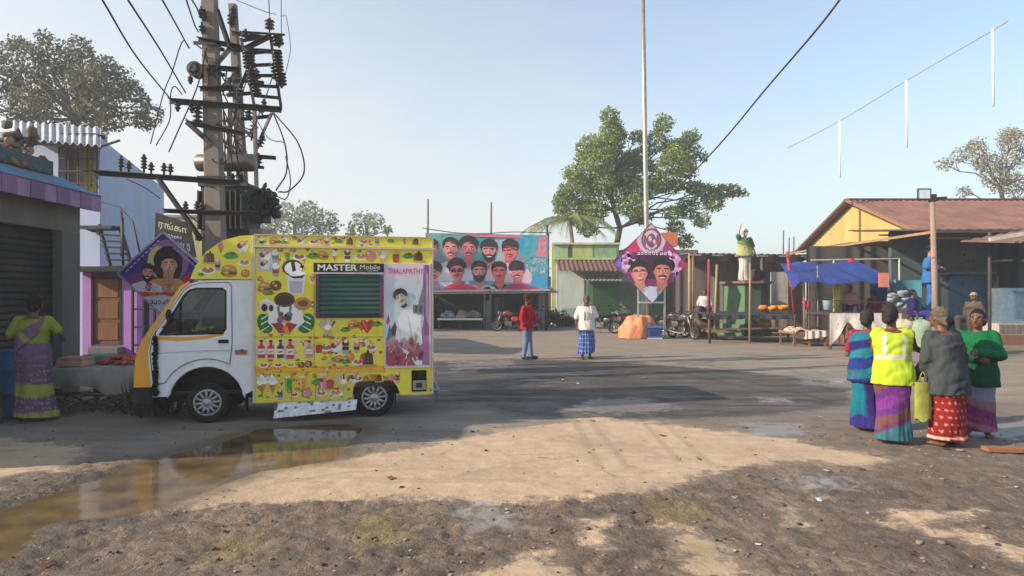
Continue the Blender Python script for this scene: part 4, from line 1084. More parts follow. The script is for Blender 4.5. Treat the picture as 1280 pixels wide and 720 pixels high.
for k in range(190): mb.ell((random.uniform(-8.0, -7.5), random.uniform(5.9, 10.2), 3.7 + random.random() ** 1.6 * .55), (random.uniform(.03, .08), random.uniform(.03, .12), random.uniform(.03, .12)), jit(random.choice(pal), .3), 8, 6, None, .35)
for k in range(6): stucco(6.2 + k * .46, -7.98, 3.95, random.uniform(.8, 1.0))
mb.box((-8.2, 5.9, 3.5), (-7.5, 10.1, 3.72), C(120, 96, 90)); mb.box((-8.25, 5.9, 3.72), (-7.8, 9.3, 4.0), C(150, 120, 80)); mb.box((-7.56, 8.9, 3.64), (-7.46, 10.15, 3.86), C(60, 96, 92))
mb.box((-8.9, 5.9, 3.5), (-8.2, 8.6, 4.6), C(160, 156, 156)); mb.box((-8.95, 5.8, 4.6), (-8.1, 8.7, 4.72), C(100, 120, 150))
mb.build('roof_sculpture', 'wall', shop, world=True)

# ------------------------------------------------------------------ pale blue house behind, with grille, porch and ladder stair
bh = empty('blue_house', (-12.5, 17, 0), 0, 'pale blue two storey house with a barred upper window and tin awning', 'house')
BH = C(176, 188, 214)
mb = MB()
xa, ya, xb, yb = XP(125, 16), 16, XP(205, 22), 22
def zz(py, Y): return ZP(py, Y)
base = [(xa, ya), (xb, yb), (-24, 22), (-24, 16)]
zt = [zz(172, 16), zz(232, 22) + .0, zz(232, 22), zz(160, 16)]
zt[1] = zt[2] = 5.5
vs_ = [(x, y, 0) for x, y in base] + [(x, y, z_) for (x, y), z_ in zip(base, zt)]
mb.add(vs_, [(3, 2, 1, 0), (4, 5, 6, 7), (0, 1, 5, 4), (1, 2, 6, 5), (2, 3, 7, 6)], BH)
gx0, gx1, gz0, gz1 = XP(75, 16), XP(122, 16), zz(245, 16), zz(168, 16)
# front wall left, under and over the barred opening
mb.box((-24, 16, 0), (gx0, 16.2, 5.9), BH); mb.box((gx0, 16, 0), (xa - .003, 16.2, gz0), BH); mb.box((gx1, 16, gz0), (xa - .003, 16.2, gz1), BH); mb.box((gx0, 16, gz1), (xa - .003, 16.2, 5.74), BH)
mb.box((gx0 - .3, 16.5, gz0 - .2), (gx1 - .1, 16.55, gz1 + .2), C(196, 186, 172)); mb.box((gx0 + .3, 16.44, gz0), (gx0 + .48, 16.497, gz1), C(200, 180, 70)); mb.box((gx1 - .5, 16.42, gz0), (gx1 - .12, 16.497, gz0 + .3), C(210, 186, 60))
mb.build('wall', vc('blue_limewash', .92, n_scale=.8, n_amt=.14, bump=.3, b_scale=25, b_dist=.008, dirt=.22, dirt_col=(.3, .3, .33), stretch=(1, 1, .35)), bh, world=True)
mb = MB()
for k in range(5): x = gx0 + (gx1 - gx0) * k / 4; mb.bar((x, 15.97, gz0), (x, 15.97, gz1), .03, .03, C(50, 48, 50))
for k in range(6): z_ = gz0 + (gz1 - gz0) * k / 5; mb.bar((gx0, 15.95, z_), (gx1, 15.95, z_), .025, .035, C(50, 48, 50))
mb.build('window_grille', 'iron', bh, world=True)
mb = MB()
ax0, ax1 = XP(18, 15.6), XP(126, 15.1)
def awn(u, v):
    x = XP(16 + 110 * u, 16.9 - 1.9 * v); return (x, 16.9 - 1.9 * v, 6.42 - .95 * v + .035 * math.sin(u * 75) - .18 * u)
mb.sheet(awn, 110, 6, C(176, 176, 180), (0, 0, .015))
mb.build('tin_awning', 'tin', bh, world=True)
mb = MB()
for x in np.linspace(ax0 + .2, ax1 - .15, 4): mb.bar((x, 15.05, 5.40 - .18 * (x - ax0) / (ax1 - ax0)), (x, 16.05, 5.86 - .18 * (x - ax0) / (ax1 - ax0)), .05, .05, C(60, 54, 50))
mb.bar((ax0, 15.1, 5.44), (ax1, 15.1, 5.26), .05, .05, C(60, 54, 50)); mb.build('awning_frame', 'iron', bh, world=True)
# porch
py0 = 14.6
pr = empty('porch', (XP(137, 14.6), 14.6, 0), 0, 'small purple porch with a brown wooden door below the ladder stair', 'porch')
PP = C(180, 126, 196); px0, px1 = XP(103, py0), XP(171, py0); dx0, dx1 = XP(114, py0), XP(152, py0); zr = zz(340, py0)
mb = MB(); zd = zz(347, py0)
mb.box((px0, py0, 0), (dx0, py0 + .25, zr), PP); mb.box((dx1, py0, 0), (px1, py0 + .25, zr), PP); mb.box((dx0, py0, zd), (dx1, py0 + .25, zr), C(80, 66, 84)); mb.box((dx0, py0, 0), (dx1, py0 + .25, .55), C(110, 90, 120))
mb.box((px0, py0 + .25, 0), (px0 + .15, 17, zr), PP); mb.box((px1 - .15, py0 + .25, 0), (px1, 17, zr), PP)
mb.build('wall', vc('purple_limewash', .9, n_scale=1.6, n_amt=.2, bump=.3, b_scale=25, b_dist=.008, dirt=.3, dirt_col=(.2, .15, .2)), pr, world=True)
mb = MB(); mb.box((px0 - .12, py0 - .25, zr), (px1 + .08, 17, zr + .12), C(56, 52, 54)); mb.build('roof_slab', 'wall', pr, world=True)
mb = MB(); mb.box((dx0 + .03, py0 + .03, .56), (dx1 - .03, py0 + .08, zd - .02), C(120, 82, 56))
for k in range(3): z_ = .66 + k * .5; mb.box((dx0 + .1, py0 + .018, z_), (dx1 - .1, py0 + .03, z_ + .4), C(134, 92, 62))
mb.build('door', 'wood', pr, world=True)
mb = MB(); 
for x in (dx0, dx1 - .04): mb.box((x, py0 - .015, .555), (x + .04, py0 + .1, zd), C(60, 44, 36))
mb.build('door_frame', 'wood', pr, world=True)
mb = MB(); mb.box((px0 + .1, py0 - .5, 0), (px1 - .1, py0 - .003, .3), C(110, 104, 100)); mb.box((px0 + .3, py0 - .25, .3), (px1 - .3, py0 - .003, .5), C(120, 112, 108)); mb.build('steps', 'wall', pr, world=True)
# ladder stair from the porch roof to the upper landing
ls = empty('ladder_stair', (XP(145, 15), 15, zr + .12), 0, 'black iron ladder stair leaning up the pale blue house wall', 'stair')
mb = MB(); IR = C(40, 38, 40)
sa0, sa1 = P(139, 337, 15), P(124, 282, 15.8); sb0, sb1 = P(166, 337, 15), P(150, 284, 15.8)
mb.bar(sa0, sa1, .06, .1, IR); mb.bar(sb0, sb1, .06, .1, IR); mb.build('stringer', 'iron', ls, world=True)
for k in range(7):
    t = (k + .5) / 7; mb = MB(); mb.bar(sa0.lerp(sa1, t), sb0.lerp(sb1, t), .2, .03, IR); mb.build('step', 'iron', ls, world=True)
mb = MB(); mb.tube([P(178, 330, 14.8), P(166, 277, 15.2), P(148, 258, 15.9), P(122, 251, 16)], .022, 7, IR); mb.tube([P(152, 320, 15.3), P(152, 262, 15.7)], .025, 7, IR); mb.tube([P(153, 272, 15.2), P(154, 336, 15.2)], .03, 7, IR)
mb.build('handrail', 'iron', ls, world=True)
mb = MB(); mb.box((XP(112, 15.9), 15.5, zz(288, 15.9)), (XP(152, 15.9), 16.0, zz(284, 15.9)), C(60, 56, 58)); mb.bar((XP(114, 15.9), 15.98, zz(289, 15.9)), (XP(122, 15.9), 15.55, zz(288, 15.9)), .05, .05, IR); mb.build('landing', 'iron', ls, world=True)

# low yellow wall seen between the poles and a dark shop rack behind the diamond board
cw = MB(); cw.box((XP(196, 24), 24, 0), (XP(262, 24), 24.25, zz(272, 24)), C(196, 190, 130)); cw.box((XP(196, 24) - .05, 23.95, zz(272, 24)), (XP(262, 24), 24.3, zz(272, 24) + .1), C(150, 146, 120))
tag(cw.build('boundary_wall', 'wall', org=(XP(230, 24), 24, 0)), 'faded yellow boundary wall standing behind the transformer', 'wall')
rk = empty('metal_rack', (XP(186, 13.4), 13.4, 0), 0, 'dark metal rack of shelves beside the purple porch', 'rack')
mb = MB(); rx0, rx1 = XP(173, 13.4), XP(200, 13.4)
for x in (rx0, rx1):
    for y in (13.2, 13.6): mb.bar((x, y, 0), (x, y, 1.9), .04, .04, IR)
mb.build('frame', 'iron', rk, world=True)
for k in range(5):
    mb = MB(); mb.box((rx0, 13.2, .25 + k * .38), (rx1, 13.6, .28 + k * .38), C(86, 84, 84)); mb.build('shelf', 'metal', rk, world=True)

# black board with white lettering behind the diamond
nb_ = empty('name_board', P(215, 310, 13.8), 0, 'black signboard with pale lettering above the diamond hoarding', 'signboard')
mb = MB()
B0, B1, B2, B3 = P(194, 318, 13.8), P(196, 266, 13.8), P(238, 279, 13.8), P(246, 322, 13.8)
def bq(x, y, l): 
    a = B0.lerp(B3, x); b_ = B1.lerp(B2, x); return a.lerp(b_, y) + Vector((0, -.05 - l, 0))
mb.add([bq(0, 0, 0), bq(1, 0, 0), bq(1, 1, 0), bq(0, 1, 0), bq(0, 0, -.05), bq(1, 0, -.05), bq(1, 1, -.05), bq(0, 1, -.05)], [(0, 1, 2, 3), (7, 6, 5, 4), (0, 4, 5, 1), (1, 5, 6, 2), (2, 6, 7, 3), (3, 7, 4, 0)], C(26, 26, 34)); mb.build('panel', 'flex', nb_, world=True)
mb = MB(); d = Draw(mb, lambda x, y, l: bq(x, y, .002 + l), .0008)
d.text(TAMIL, .1, .62, .9, .86, C(226, 214, 160)); d.script(.12, .46, .82, .54, C(190, 190, 220), 9); d.script(.1, .12, .5, .34, C(180, 160, 60), 4); d.script(.55, .15, .92, .4, C(150, 150, 190), 4)
mb.build('lettering', 'flex', nb_, world=True)
mb = MB()
for px in (203, 236): mb.bar(P(px, 300, 13.9), (XP(px, 13.9), 13.9, 0), .05, .05, IR)
mb.build('post', 'iron', nb_, world=True)

# diamond hoarding at the truck's nose
dy = 10.6
dh = empty('diamond_hoarding', (XP(203, dy), dy, 0), 0, 'purple diamond hoarding of a praying woman and a bearded man, standing behind the truck cab', 'hoarding')
cxd, czd, rd = XP(203, dy), zz(342, dy), .74
wx, wz = .75, .70
dia = [(0, -wz), (wx, 0.06), (.02, wz), (-wx, .0)]
mb = MB(); T_ = lambda x, z_, l: Vector((cxd + x, dy - l, czd + z_))
mb.prism(dia, T_, -.03, 0, C(60, 40, 110)); mb.build('panel', 'flex', dh, world=True)
mb = MB(); d = Draw(mb, lambda x, z_, l: Vector((cxd + x, dy - .001 - l, czd + z_)), .0005, clip=[(x * .97, z_ * .97) for x, z_ in dia])
d.rect(-1, -1, 1, 1, C(64, 40, 128)); d.poly([(-1, -.15), (0, .12), (1, -.1), (1, -1), (-1, -1)], C(130, 44, 110)); d.poly([(-1, -.3), (0, -.2), (1, -.22), (1, -1), (-1, -1)], C(196, 52, 46))
d.poly([(-.5, -.42), (0, -.36), (.5, -.46), (.5, -1), (-.5, -1)], C(206, 196, 206))
d.ell(.1, .22, .36, .36, C(150, 100, 150)); d.ell(-.05, .2, .2, .27, C(206, 190, 120)); d.ell(.1, .12, .24, .3, C(40, 26, 36), n=18); d.ell(.1, .22, .25, .25, C(44, 26, 34), n=18)
L0 = d.L
d.poly([(-.32, -.3), (-.24, -.12), (-.05, -.08), (.25, -.08), (.42, -.16), (.46, -.34)], C(206, 150, 80)); d.poly([(-.02, -.08), (.1, -.32), (.22, -.08)], C(190, 120, 60)); d.poly([(.36, -.3), (.36, -.05), (.48, -.05), (.48, -.3)], C(196, 40, 50)); d.poly([(-.3, -.28), (-.26, -.14), (-.16, -.16), (-.2, -.3)], C(170, 50, 60))
portrait(d, .12, .14, .17, C(206, 150, 122), C(40, 24, 34), C(210, 150, 80), 0, 0, 0, 0, .05, 0)
d.poly([(.04, -.18), (.02, -.02), (.08, .07), (.12, .1), (.15, .06), (.2, -.02), (.18, -.18)], C(196, 136, 106)); d.line([(.115, -.16), (.12, .08)], .008, C(130, 80, 60))
d.L = L0 + 2
d.poly([(-.56, -.3), (-.5, -.17), (-.32, -.12), (-.16, -.15), (-.02, -.22), (.02, -.32)], C(214, 200, 214))
portrait(d, -.24, -.0, .13, C(206, 130, 110), C(36, 22, 30), C(214, 200, 214), 1, 1, 0, 1, -.1, 0)
d.L = 50
d.script(-.3, -.27, .4, -.2, C(200, 190, 214), 8); d.script(-.4, -.38, .3, -.3, C(230, 150, 60), 7); d.script(-.2, -.52, .15, -.44, C(90, 60, 120), 5)
for k in range(9):
    t = k / 8; d.L = 52; d.line([(-.6 + .52 * t, .03 + .5 * t), (-.57 + .52 * t, .065 + .5 * t), (-.56 + .52 * t, .045 + .49 * t)], .014, C(200, 190, 226)); d.L = 52; d.line([(.2 + .4 * t, .42 - .34 * t), (.22 + .4 * t, .44 - .34 * t), (.24 + .4 * t, .40 - .34 * t)], .014, C(190, 180, 220))
mb.build('print', 'flex', dh, world=True)
mb = MB(); pts_ = [T_(x, z_, .0) for x, z_ in dia]
for a, b_ in zip(pts_, pts_[1:] + pts_[:1]): mb.bar(a, b_, .05, .03, C(200, 196, 206))
mb.build('frame', 'metal', dh, world=True)
mb = MB()
for x in (-.3, .3): mb.bar((cxd + x, dy + .06, 0), (cxd + x, dy + .06, czd), .05, .05, C(80, 76, 74))
mb.build('post', 'wood', dh, world=True)

# table of goods by the shop, under a draped sheet
tb = empty('goods_table', (-6.15, 9.6, 0), 0, 'low trestle table draped with a grey sheet beside the shop pillar', 'table')
tx0, tx1, ty0, ty1, tz = -6.75, -5.35, 9.0, 10.1, .62
mb = MB(); mb.box((tx0, ty0, tz - .04), (tx1, ty1, tz), C(96, 76, 58)); mb.build('tabletop', 'wood', tb, world=True)
for x in (tx0 + .08, tx1 - .08):
    for y in (ty0 + .08, ty1 - .08):
        mb = MB(); mb.bar((x, y, 0), (x, y, tz - .04), .06, .06, C(70, 54, 42)); mb.build('leg', 'wood', tb, world=True)
mb = MB(); mb.box((tx0 + .08, ty0 + .06, .22), (tx1 - .08, ty0 + .1, .28), C(70, 54, 42)); mb.build('stretcher', 'wood', tb, world=True)
mb = MB()
def drape(u, v):
    x = tx0 - .03 + (tx1 - tx0 + .1) * u
    if v < .55: return (x, ty1 - (ty1 - ty0 + .02) * v / .55, tz + .012 + .01 * math.sin(u * 9 + v * 8))
    k = (v - .55) / .45; drop = .38 * k * (.55 + .55 * u + .12 * math.sin(u * 11))
    return (x, ty0 - .03 - .03 * math.sin(k * PI) - .03 * k * math.sin(u * 22), tz + .012 - drop)
mb.sheet(drape, 40, 20, C(150, 146, 138), (0, 0, -.006))
tag(mb.build('draped_sheet', 'cloth', org=(-6.05, 9.5, tz)), 'grey cotton sheet spread over the low trestle table', 'sheet')
mb = MB()
for k in range(70):
    a = random.uniform(0, 2 * PI); r = random.random() ** .5; x, y = -5.95 + .42 * r * math.cos(a), 9.6 + .3 * r * math.sin(a)
    mb.ell((x, y, tz + .05 + .09 * (1 - r)), (.05, .035, .03), jit(random.choice([C(176, 74, 60), C(150, 60, 54), C(190, 100, 74)]), .2), 8, 5, Matrix.Rotation(random.uniform(0, 3), 3, 'Z'), .15)
tag(mb.build('chilli_heap', 'matte', org=(-5.95, 9.6, tz)), 'heap of red produce piled on the draped table', 'produce', kind='stuff')
for i, (x, y, c, lab) in enumerate(((-6.5, 9.3, C(196, 150, 130), 'folded peach cloth bundle lying at the near end of the draped table'), (-6.45, 9.75, C(130, 160, 150), 'folded grey green cloth bundle lying beside the red produce'), (-5.55, 9.85, C(96, 110, 80), 'dull green cloth bundle at the far corner of the draped table'))):
    mb = MB()
    for k in range(3): mb.box((x - .2 + .02 * k, y - .15, tz + .02 + k * .045), (x + .2 - .01 * k, y + .15, tz + .06 + k * .045), jit(c, .15))
    tag(mb.build('cloth_bundle', 'cloth', org=(x, y, tz)), lab, 'bundle', 'bundles on the draped table')

# blue drum and black chair by the shutter
mb = MB(); mb.lathe([(.27, 0), (.29, .05), (.29, .3), (.305, .32), (.29, .34), (.29, .62), (.305, .64), (.29, .66), (.28, .86), (.25, .9), (.24, .88), (.001, .87)], 24, C(28, 84, 130), (-6.85, 8.75, .02))
tag(mb.build('plastic_drum', vc('blue_plastic', .45, n_scale=4, n_amt=.15, bump=.05, dirt=.3), org=(-6.85, 8.75, 0)), 'blue plastic drum by the rolling shutter behind the woman', 'drum')
ch = empty('plastic_chair', (-6.95, 8.1, 0), R(60), 'dark plastic chair by the shutter at the edge of the view', 'chair')
mb = MB(); mb.box((-.21, -.21, .42), (.21, .21, .45), C(34, 34, 36)); mb.build('seat', 'rubber', ch)
mb = MB(); mb.sheet(lambda u, v: (-.21 + .42 * u, .2 + .08 * v - .03 * math.cos((u - .5) * 3), .45 + .42 * v), 8, 5, C(34, 34, 36), (0, .02, 0)); mb.build('backrest', 'rubber', ch)
for x in (-.19, .19):
    for y in (-.19, .19): mb = MB(); mb.bar((x, y, 0), (x * .95, y * .95, .42), .035, .035, C(34, 34, 36)); mb.build('leg', 'rubber', ch)

# dry palm fronds lying between table and truck
mb = MB()
for k in range(16):
    x0, y0 = random.uniform(-6.2, -5.1), random.uniform(8.6, 9.0); a = random.uniform(-.5, .35) + (0 if k % 2 else 2.9); L_ = random.uniform(.5, 1.0)
    pts_ = [Vector((x0 + L_ * t * math.cos(a), y0 + L_ * t * math.sin(a) * .5, .04 + .16 * math.sin(t * PI) * random.uniform(.5, 1.2) + .015 * k * t)) for t in (0, .25, .5, .75, 1)]
    c = jit(random.choice([C(96, 90, 74), C(76, 72, 60), C(120, 110, 88)]), .2); mb.tube(pts_, [.016, .014, .011, .008, .004], 5, c)
    for j in range(20):
        t = .12 + .86 * j / 20; p = pts_[0].lerp(pts_[-1], t) + Vector((0, 0, .1 * math.sin(t * PI))); e = 1 if j % 2 else -1
        q_ = p + Vector((math.cos(a + e * .9), math.sin(a + e * .9) * .6, random.uniform(-.35, .25))) * .24
        q_.z = max(.01, q_.z); n_ = Vector((0, 0, .012)); mb.add([p - n_, q_, p + n_], [(0, 1, 2)], jit(c, .25))
for k in range(90):
    x, y = -5.0 + random.gauss(0, .14), 8.75 + random.gauss(0, .1); h_ = random.uniform(.25, .62); t = Vector((random.gauss(0, .16), random.gauss(0, .12), 0))
    c = jit(C(78, 76, 64), .3); p = Vector((x, y, .0)); q_ = p + t + Vector((0, 0, h_)); m_ = (p + q_) / 2 + t * .3; s_ = Vector((.014, .004, 0)); mb.add([p - s_, p + s_, m_ + s_, q_, m_ - s_], [(0, 1, 2, 3, 4)], c)
tag(mb.build('palm_frond_heap', leaf_mat(), org=(-5.5, 8.8, 0)), 'heap of dry palm fronds on the ground at the truck nose', 'palm fronds', kind='stuff')
# ------------------------------------------------------------------ twin concrete poles with a transformer
IRN = C(44, 40, 40); PORC = C(52, 42, 42); PORC2 = C(46, 50, 50)
def disc_stack(mb, p, d, n, r, col, pin=.06, gap=.055):
    """insulator: a pin and n sheds along direction d from p"""
    d = Vector(d).normalized(); prof = [(.018, 0), (.018, pin)]
    h_ = pin
    for k in range(n): prof += [(.03, h_), (r, h_ + gap * .25), (r * .92, h_ + gap * .45), (.034, h_ + gap * .75)]; h_ += gap
    prof += [(.03, h_), (.022, h_ + .03), (.001, h_ + .04)]
    mb.lathe(prof, 10, col, p, d)
    return Vector(p) + d * (h_ + .04)
def insul(parent, p, d=(0, 0, 1), n=3, r=.07, col=PORC, **k):
    mb = MB(); e = disc_stack(mb, p, d, n, r, col, **k); mb.build('insulator', 'ceramic', parent, world=True); return e
def arm(parent, a, b_, w=.08, h=.1, name='crossarm'):
    mb = MB(); a, b_ = Vector(a), Vector(b_); mb.bar(a, b_, .012, h, IRN)
    d = (b_ - a).normalized(); s = d.cross(Vector((0, 0, 1))).normalized() * w
    mb.bar(a + s * .5 + Vector((0, 0, h / 2)), b_ + s * .5 + Vector((0, 0, h / 2)), w, .012, IRN); mb.build(name, 'iron', parent, world=True)

Y1 = 11.0
p1 = empty('utility_pole', (XP(275, Y1), Y1, 0), 0, 'thick concrete utility pole in front, carrying many iron crossarms', 'utility pole')
mb = MB(); a, b_ = Vector((XP(275, Y1), Y1, 0)), P(258, -150, Y1)
def taper(mb, a, b_, w0, w1, d0, d1, col):
    vs_ = []
    for p, w_, q in ((a, w0, d0), (b_, w1, d1)):
        c_ = .018
        for sx_, sy_ in ((-1, -1), (1, -1), (1, 1), (-1, 1)):
            for cx_, cy_ in (((-c_ * sx_, 0), (0, -c_ * sy_)) if sx_ * sy_ < 0 else ((0, -c_ * sy_), (-c_ * sx_, 0))): vs_.append(p + Vector((sx_ * w_ / 2 + cx_, sy_ * q / 2 + cy_, 0)))
    mb.loft([vs_[:8], vs_[8:]], col, True, False)
taper(mb, a, b_, .345, .215, .22, .15, C(128, 116, 108)); mb.build('shaft', 'concrete', p1, world=True)
Yf = Y1 - .13; Yb = Y1 + .13
# (row, left px, right px, row at the right) of each crossarm
for i, (l, yl, r_, yr) in enumerate(((248, 50, 302, 60), (238, 84, 300, 88), (250, 112, 292, 111), (212, 127, 352, 138), (234, 154, 306, 168), (114, 216, 300, 229), (205, 264, 322, 268))):
    arm(p1, P(l, yl, Yf), P(r_, yr, Yf + .02), .075, .085 if i in (3, 5) else .065)
for a_, b_ in (((197, 222), (252, 300)), ((233, 152), (262, 178)), ((271, 12), (288, 62)), ((288, 60), (262, 90)), ((296, 92), (276, 112))):
    arm(p1, P(*a_, Yf - .02), P(*b_, Yf - .02), .06, .09, 'brace')
for py in (58, 90, 131, 158, 224, 266):
    mb = MB(); c_ = P(268 - (300 - py) * .026, py, Y1); mb.box((c_.x - .2, Yf - .03, c_.z - .03), (c_.x + .2, Yf - .012, c_.z + .03), IRN); mb.box((c_.x - .2, Yb - .0, c_.z - .03), (c_.x + .2, Yb + .02, c_.z + .03), IRN)
    for e in (-.19, .19): mb.bar((c_.x + e, Yf - .035, c_.z), (c_.x + e, Yb + .025, c_.z), .016, .016, IRN)
    mb.build('clamp_band', 'iron', p1, world=True)
for px, py, n in ((151, 214, 3), (161, 216, 2), (180, 216, 4), (189, 218, 2), (205, 219, 2), (213, 220, 2)): insul(p1, P(px, py, Yf), (0, 0, 1), n, .058, PORC2, pin=.07)
for px, py in ((232, 264), (246, 264), (252, 265)): insul(p1, P(px, py, Yf), (0, 0, 1), 2, .055, PORC2, pin=.04, gap=.05)
insul(p1, P(247, 155, Yf), (0, 0, 1), 4, .085, PORC, pin=.03, gap=.075); insul(p1, P(251, 8, Yf), (.2, 0, -1), 3, .07, PORC2); insul(p1, P(252, 28, Yf), (.1, 0, -1), 2, .06, PORC2)
insul(p1, P(238, 92, Yf), (0, 0, -1), 3, .05, PORC, gap=.03); 
mb = MB(); c_ = P(246, 88, Yf - .03); mb.cyl(c_ + Vector((0, -.1, 0)), c_ + Vector((0, .08, 0)), .13, .13, 14, C(70, 68, 66)); mb.cyl(c_ + Vector((0, -.13, 0)), c_ + Vector((0, -.1, 0)), .06, .1, 12, C(60, 58, 58)); mb.build('junction_box', 'metal', p1, world=True)
mb = MB(); mb.bar(P(257, 88, Yf - .05), P(262, 78, Yf - .05), .05, .01, C(150, 120, 100)); mb.bar(P(258, 108, Yf - .05), P(256, 80, Yf - .05), .06, .01, C(160, 130, 112)); mb.build('danger_strip', 'wood', p1, world=True)

Y2 = 13.4
p2 = empty('utility_pole', (XP(316, Y2), Y2, 0), 0, 'thinner concrete utility pole behind, holding the switch frame and transformer', 'utility pole')
mb = MB(); taper(mb, Vector((XP(316, Y2), Y2, 0)), P(291, 6, Y2), .24, .16, .2, .14, C(126, 114, 106)); mb.build('shaft', 'concrete', p2, world=True)
Yg = Y2 - .11
for l, yl, r_, yr in ((285, 62, 352, 66), (282, 150, 320, 172), (272, 172, 312, 196), (292, 194, 345, 198), (276, 236, 324, 240), (290, 42, 332, 48)): arm(p2, P(l, yl, Yg), P(r_, yr, Yg), .07, .07)
mb = MB(); mb.bar(P(288, 130, Yg), P(286, 240, Yg), .1, .02, IRN); mb.bar(P(318, 130, Yg - .1), P(322, 290, Yg - .1), .07, .06, C(110, 100, 96)); mb.build('upright', 'iron', p2, world=True)
for px, py, d_, n in ((289, 34, (0, 0, 1), 3), (293, 26, (-.1, 0, 1), 3), (310, 150, (.1, 0, 1), 3), (314, 176, (.2, 0, 1), 4), (322, 186, (.5, 0, 1), 3), (300, 118, (0, 0, 1), 2), (288, 118, (0, 0, 1), 2)): insul(p2, P(px, py, Yg), d_, n, .085, PORC, gap=.075)
# switch frame: a tilted ladder of iron bars with long insulators
sw = empty('switch_frame', (XP(325, Y2), Y2, ZP(138, Y2)), 0, 'tilted iron isolator frame with stacked insulators high between the poles', 'switch frame')
sq = [(302, 50), (338, 44), (352, 137), (318, 132)]
for a_, b_ in ((0, 3), (1, 2)): arm(sw, P(*sq[a_], Y2 - .3), P(*sq[b_], Y2 - .3), .06, .07, 'rail')
for t in (.02, .22, .4, .55, .7, .85, 1.0):
    a_ = P(*sq[0], Y2 - .3).lerp(P(*sq[3], Y2 - .3), t); b_ = P(*sq[1], Y2 - .3).lerp(P(*sq[2], Y2 - .3), t); arm(sw, a_, b_, .05, .05, 'rung')
arm(sw, P(306, 62, Y2 - .35), P(338, 46, Y2 - .35), .06, .09, 'brace'); arm(sw, P(340, 140, Y2 - .3), P(322, 180, Y2 - .1), .06, .07, 'brace'); arm(sw, P(300, 112, Y2 - .2), P(312, 84, Y2 - .3), .05, .06, 'brace')
arm(sw, P(300, 40, Y2 - .3), P(356, 44, Y2 - .3), .03, .03, 'rung'); arm(sw, P(290, 178, Y2 - .2), P(352, 136, Y2 - .2), .0, .0, 'rung') if False else None
for px, py, d_, n, r_ in ((337, 40, (0, 0, 1), 3, .1), (345, 42, (.25, 0, -1), 3, .12), (346, 62, (.1, 0, -1), 6, .11), (350, 88, (.1, 0, -1), 4, .12), (342, 76, (.15, 0, -1), 5, .09), (310, 62, (.1, 0, -1), 5, .13), (314, 84, (.12, 0, -1), 5, .11), (318, 100, (.2, 0, -1), 4, .1), (307, 50, (0, 0, 1), 2, .1)): insul(sw, P(px, py, Y2 - .4), d_, n, r_, PORC, gap=.07)

# transformer
tf = empty('transformer', (XP(285, 12.4), 12.4, ZP(300, 12.4)), 0, 'dark pole mounted transformer with a cylindrical oil tank on top', 'transformer')
TC = C(70, 70, 70); Yt = 12.4
mb = MB(); mb.box((XP(262, Yt), Yt - .35, ZP(296, Yt)), (XP(318, Yt), Yt + .3, ZP(236, Yt)), TC); mb.box((XP(260, Yt), Yt - .4, ZP(237, Yt)), (XP(320, Yt), Yt + .35, ZP(233, Yt)), C(60, 60, 60)); mb.build('tank', 'iron', tf, world=True)
for k in range(9):
    x = XP(264 + k * 6.4, Yt); mb = MB(); mb.box((x, Yt - .56, ZP(290, Yt)), (x + .03, Yt - .352, ZP(244, Yt)), C(58, 58, 58)); mb.build('radiator_fin', 'iron', tf, world=True)
mb = MB(); mb.lathe([(.001, -.02), (.15, 0), (.17, .04), (.17, 1.08), (.15, 1.12), (.001, 1.14)], 18, C(120, 112, 106), (XP(250, Yt), Yt - .1, ZP(205, Yt)), (1, 0, 0)); mb.tube([(XP(300, Yt), Yt - .1, ZP(215, Yt)), (XP(302, Yt), Yt - .1, ZP(236, Yt))], .03, 7, TC); mb.build('oil_conservator', 'metal', tf, world=True)
for px in (280, 291, 302): insul(tf, P(px, 233, Yt), (0, 0, 1), 3, .06, PORC)
mb = MB()
for k in range(30): mb.ell(P(322 + random.uniform(0, 26), 252 + random.uniform(-12, 18) - (0), Yt + random.uniform(-.2, .2)), (.1, .08, .08), jit(C(40, 34, 34), .3), 7, 5, Matrix.Rotation(random.uniform(0, 3), 3, 'Y'), .2)
mb.box((XP(318, Yt), Yt - .2, ZP(278, Yt)), (XP(334, Yt), Yt + .2, ZP(246, Yt)), C(40, 38, 38))
mb.build('cable_box', 'iron', tf, world=True)
for a_ in ((330, 246, (.7, 0, 1)), (336, 250, (.9, 0, .8)), (340, 262, (1, 0, .3)), (328, 240, (.4, 0, 1))): insul(tf, P(a_[0], a_[1], Yt - .2), a_[2], 2, .05, PORC, gap=.05)
mb = MB(); mb.box((XP(318, Yt), Yt - .25, ZP(304, Yt)), (XP(350, Yt), Yt - .2, ZP(288, Yt)), C(190, 180, 176)); mb.build('warning_plate', 'metal', tf, world=True)
mb = MB()
for x in (XP(266, Yt), XP(312, Yt)):
    mb.bar((x, Yt - .3, ZP(298, Yt)), (x, Yt + .3, ZP(298, Yt)), .1, .08, IRN)
mb.bar((XP(255, Yt), Yt - .3, ZP(300, Yt)), (XP(325, Yt), Yt - .3, ZP(300, Yt)), .1, .08, IRN); mb.bar((XP(266, Yt), Yt - .3, 0), (XP(266, Yt), Yt - .3, ZP(299, Yt)), .09, .09, IRN); mb.bar((XP(314, Yt), Yt - .3, 0), (XP(314, Yt), Yt - .3, ZP(299, Yt)), .09, .09, IRN)
mb.build('support_stand', 'iron', tf, world=True)

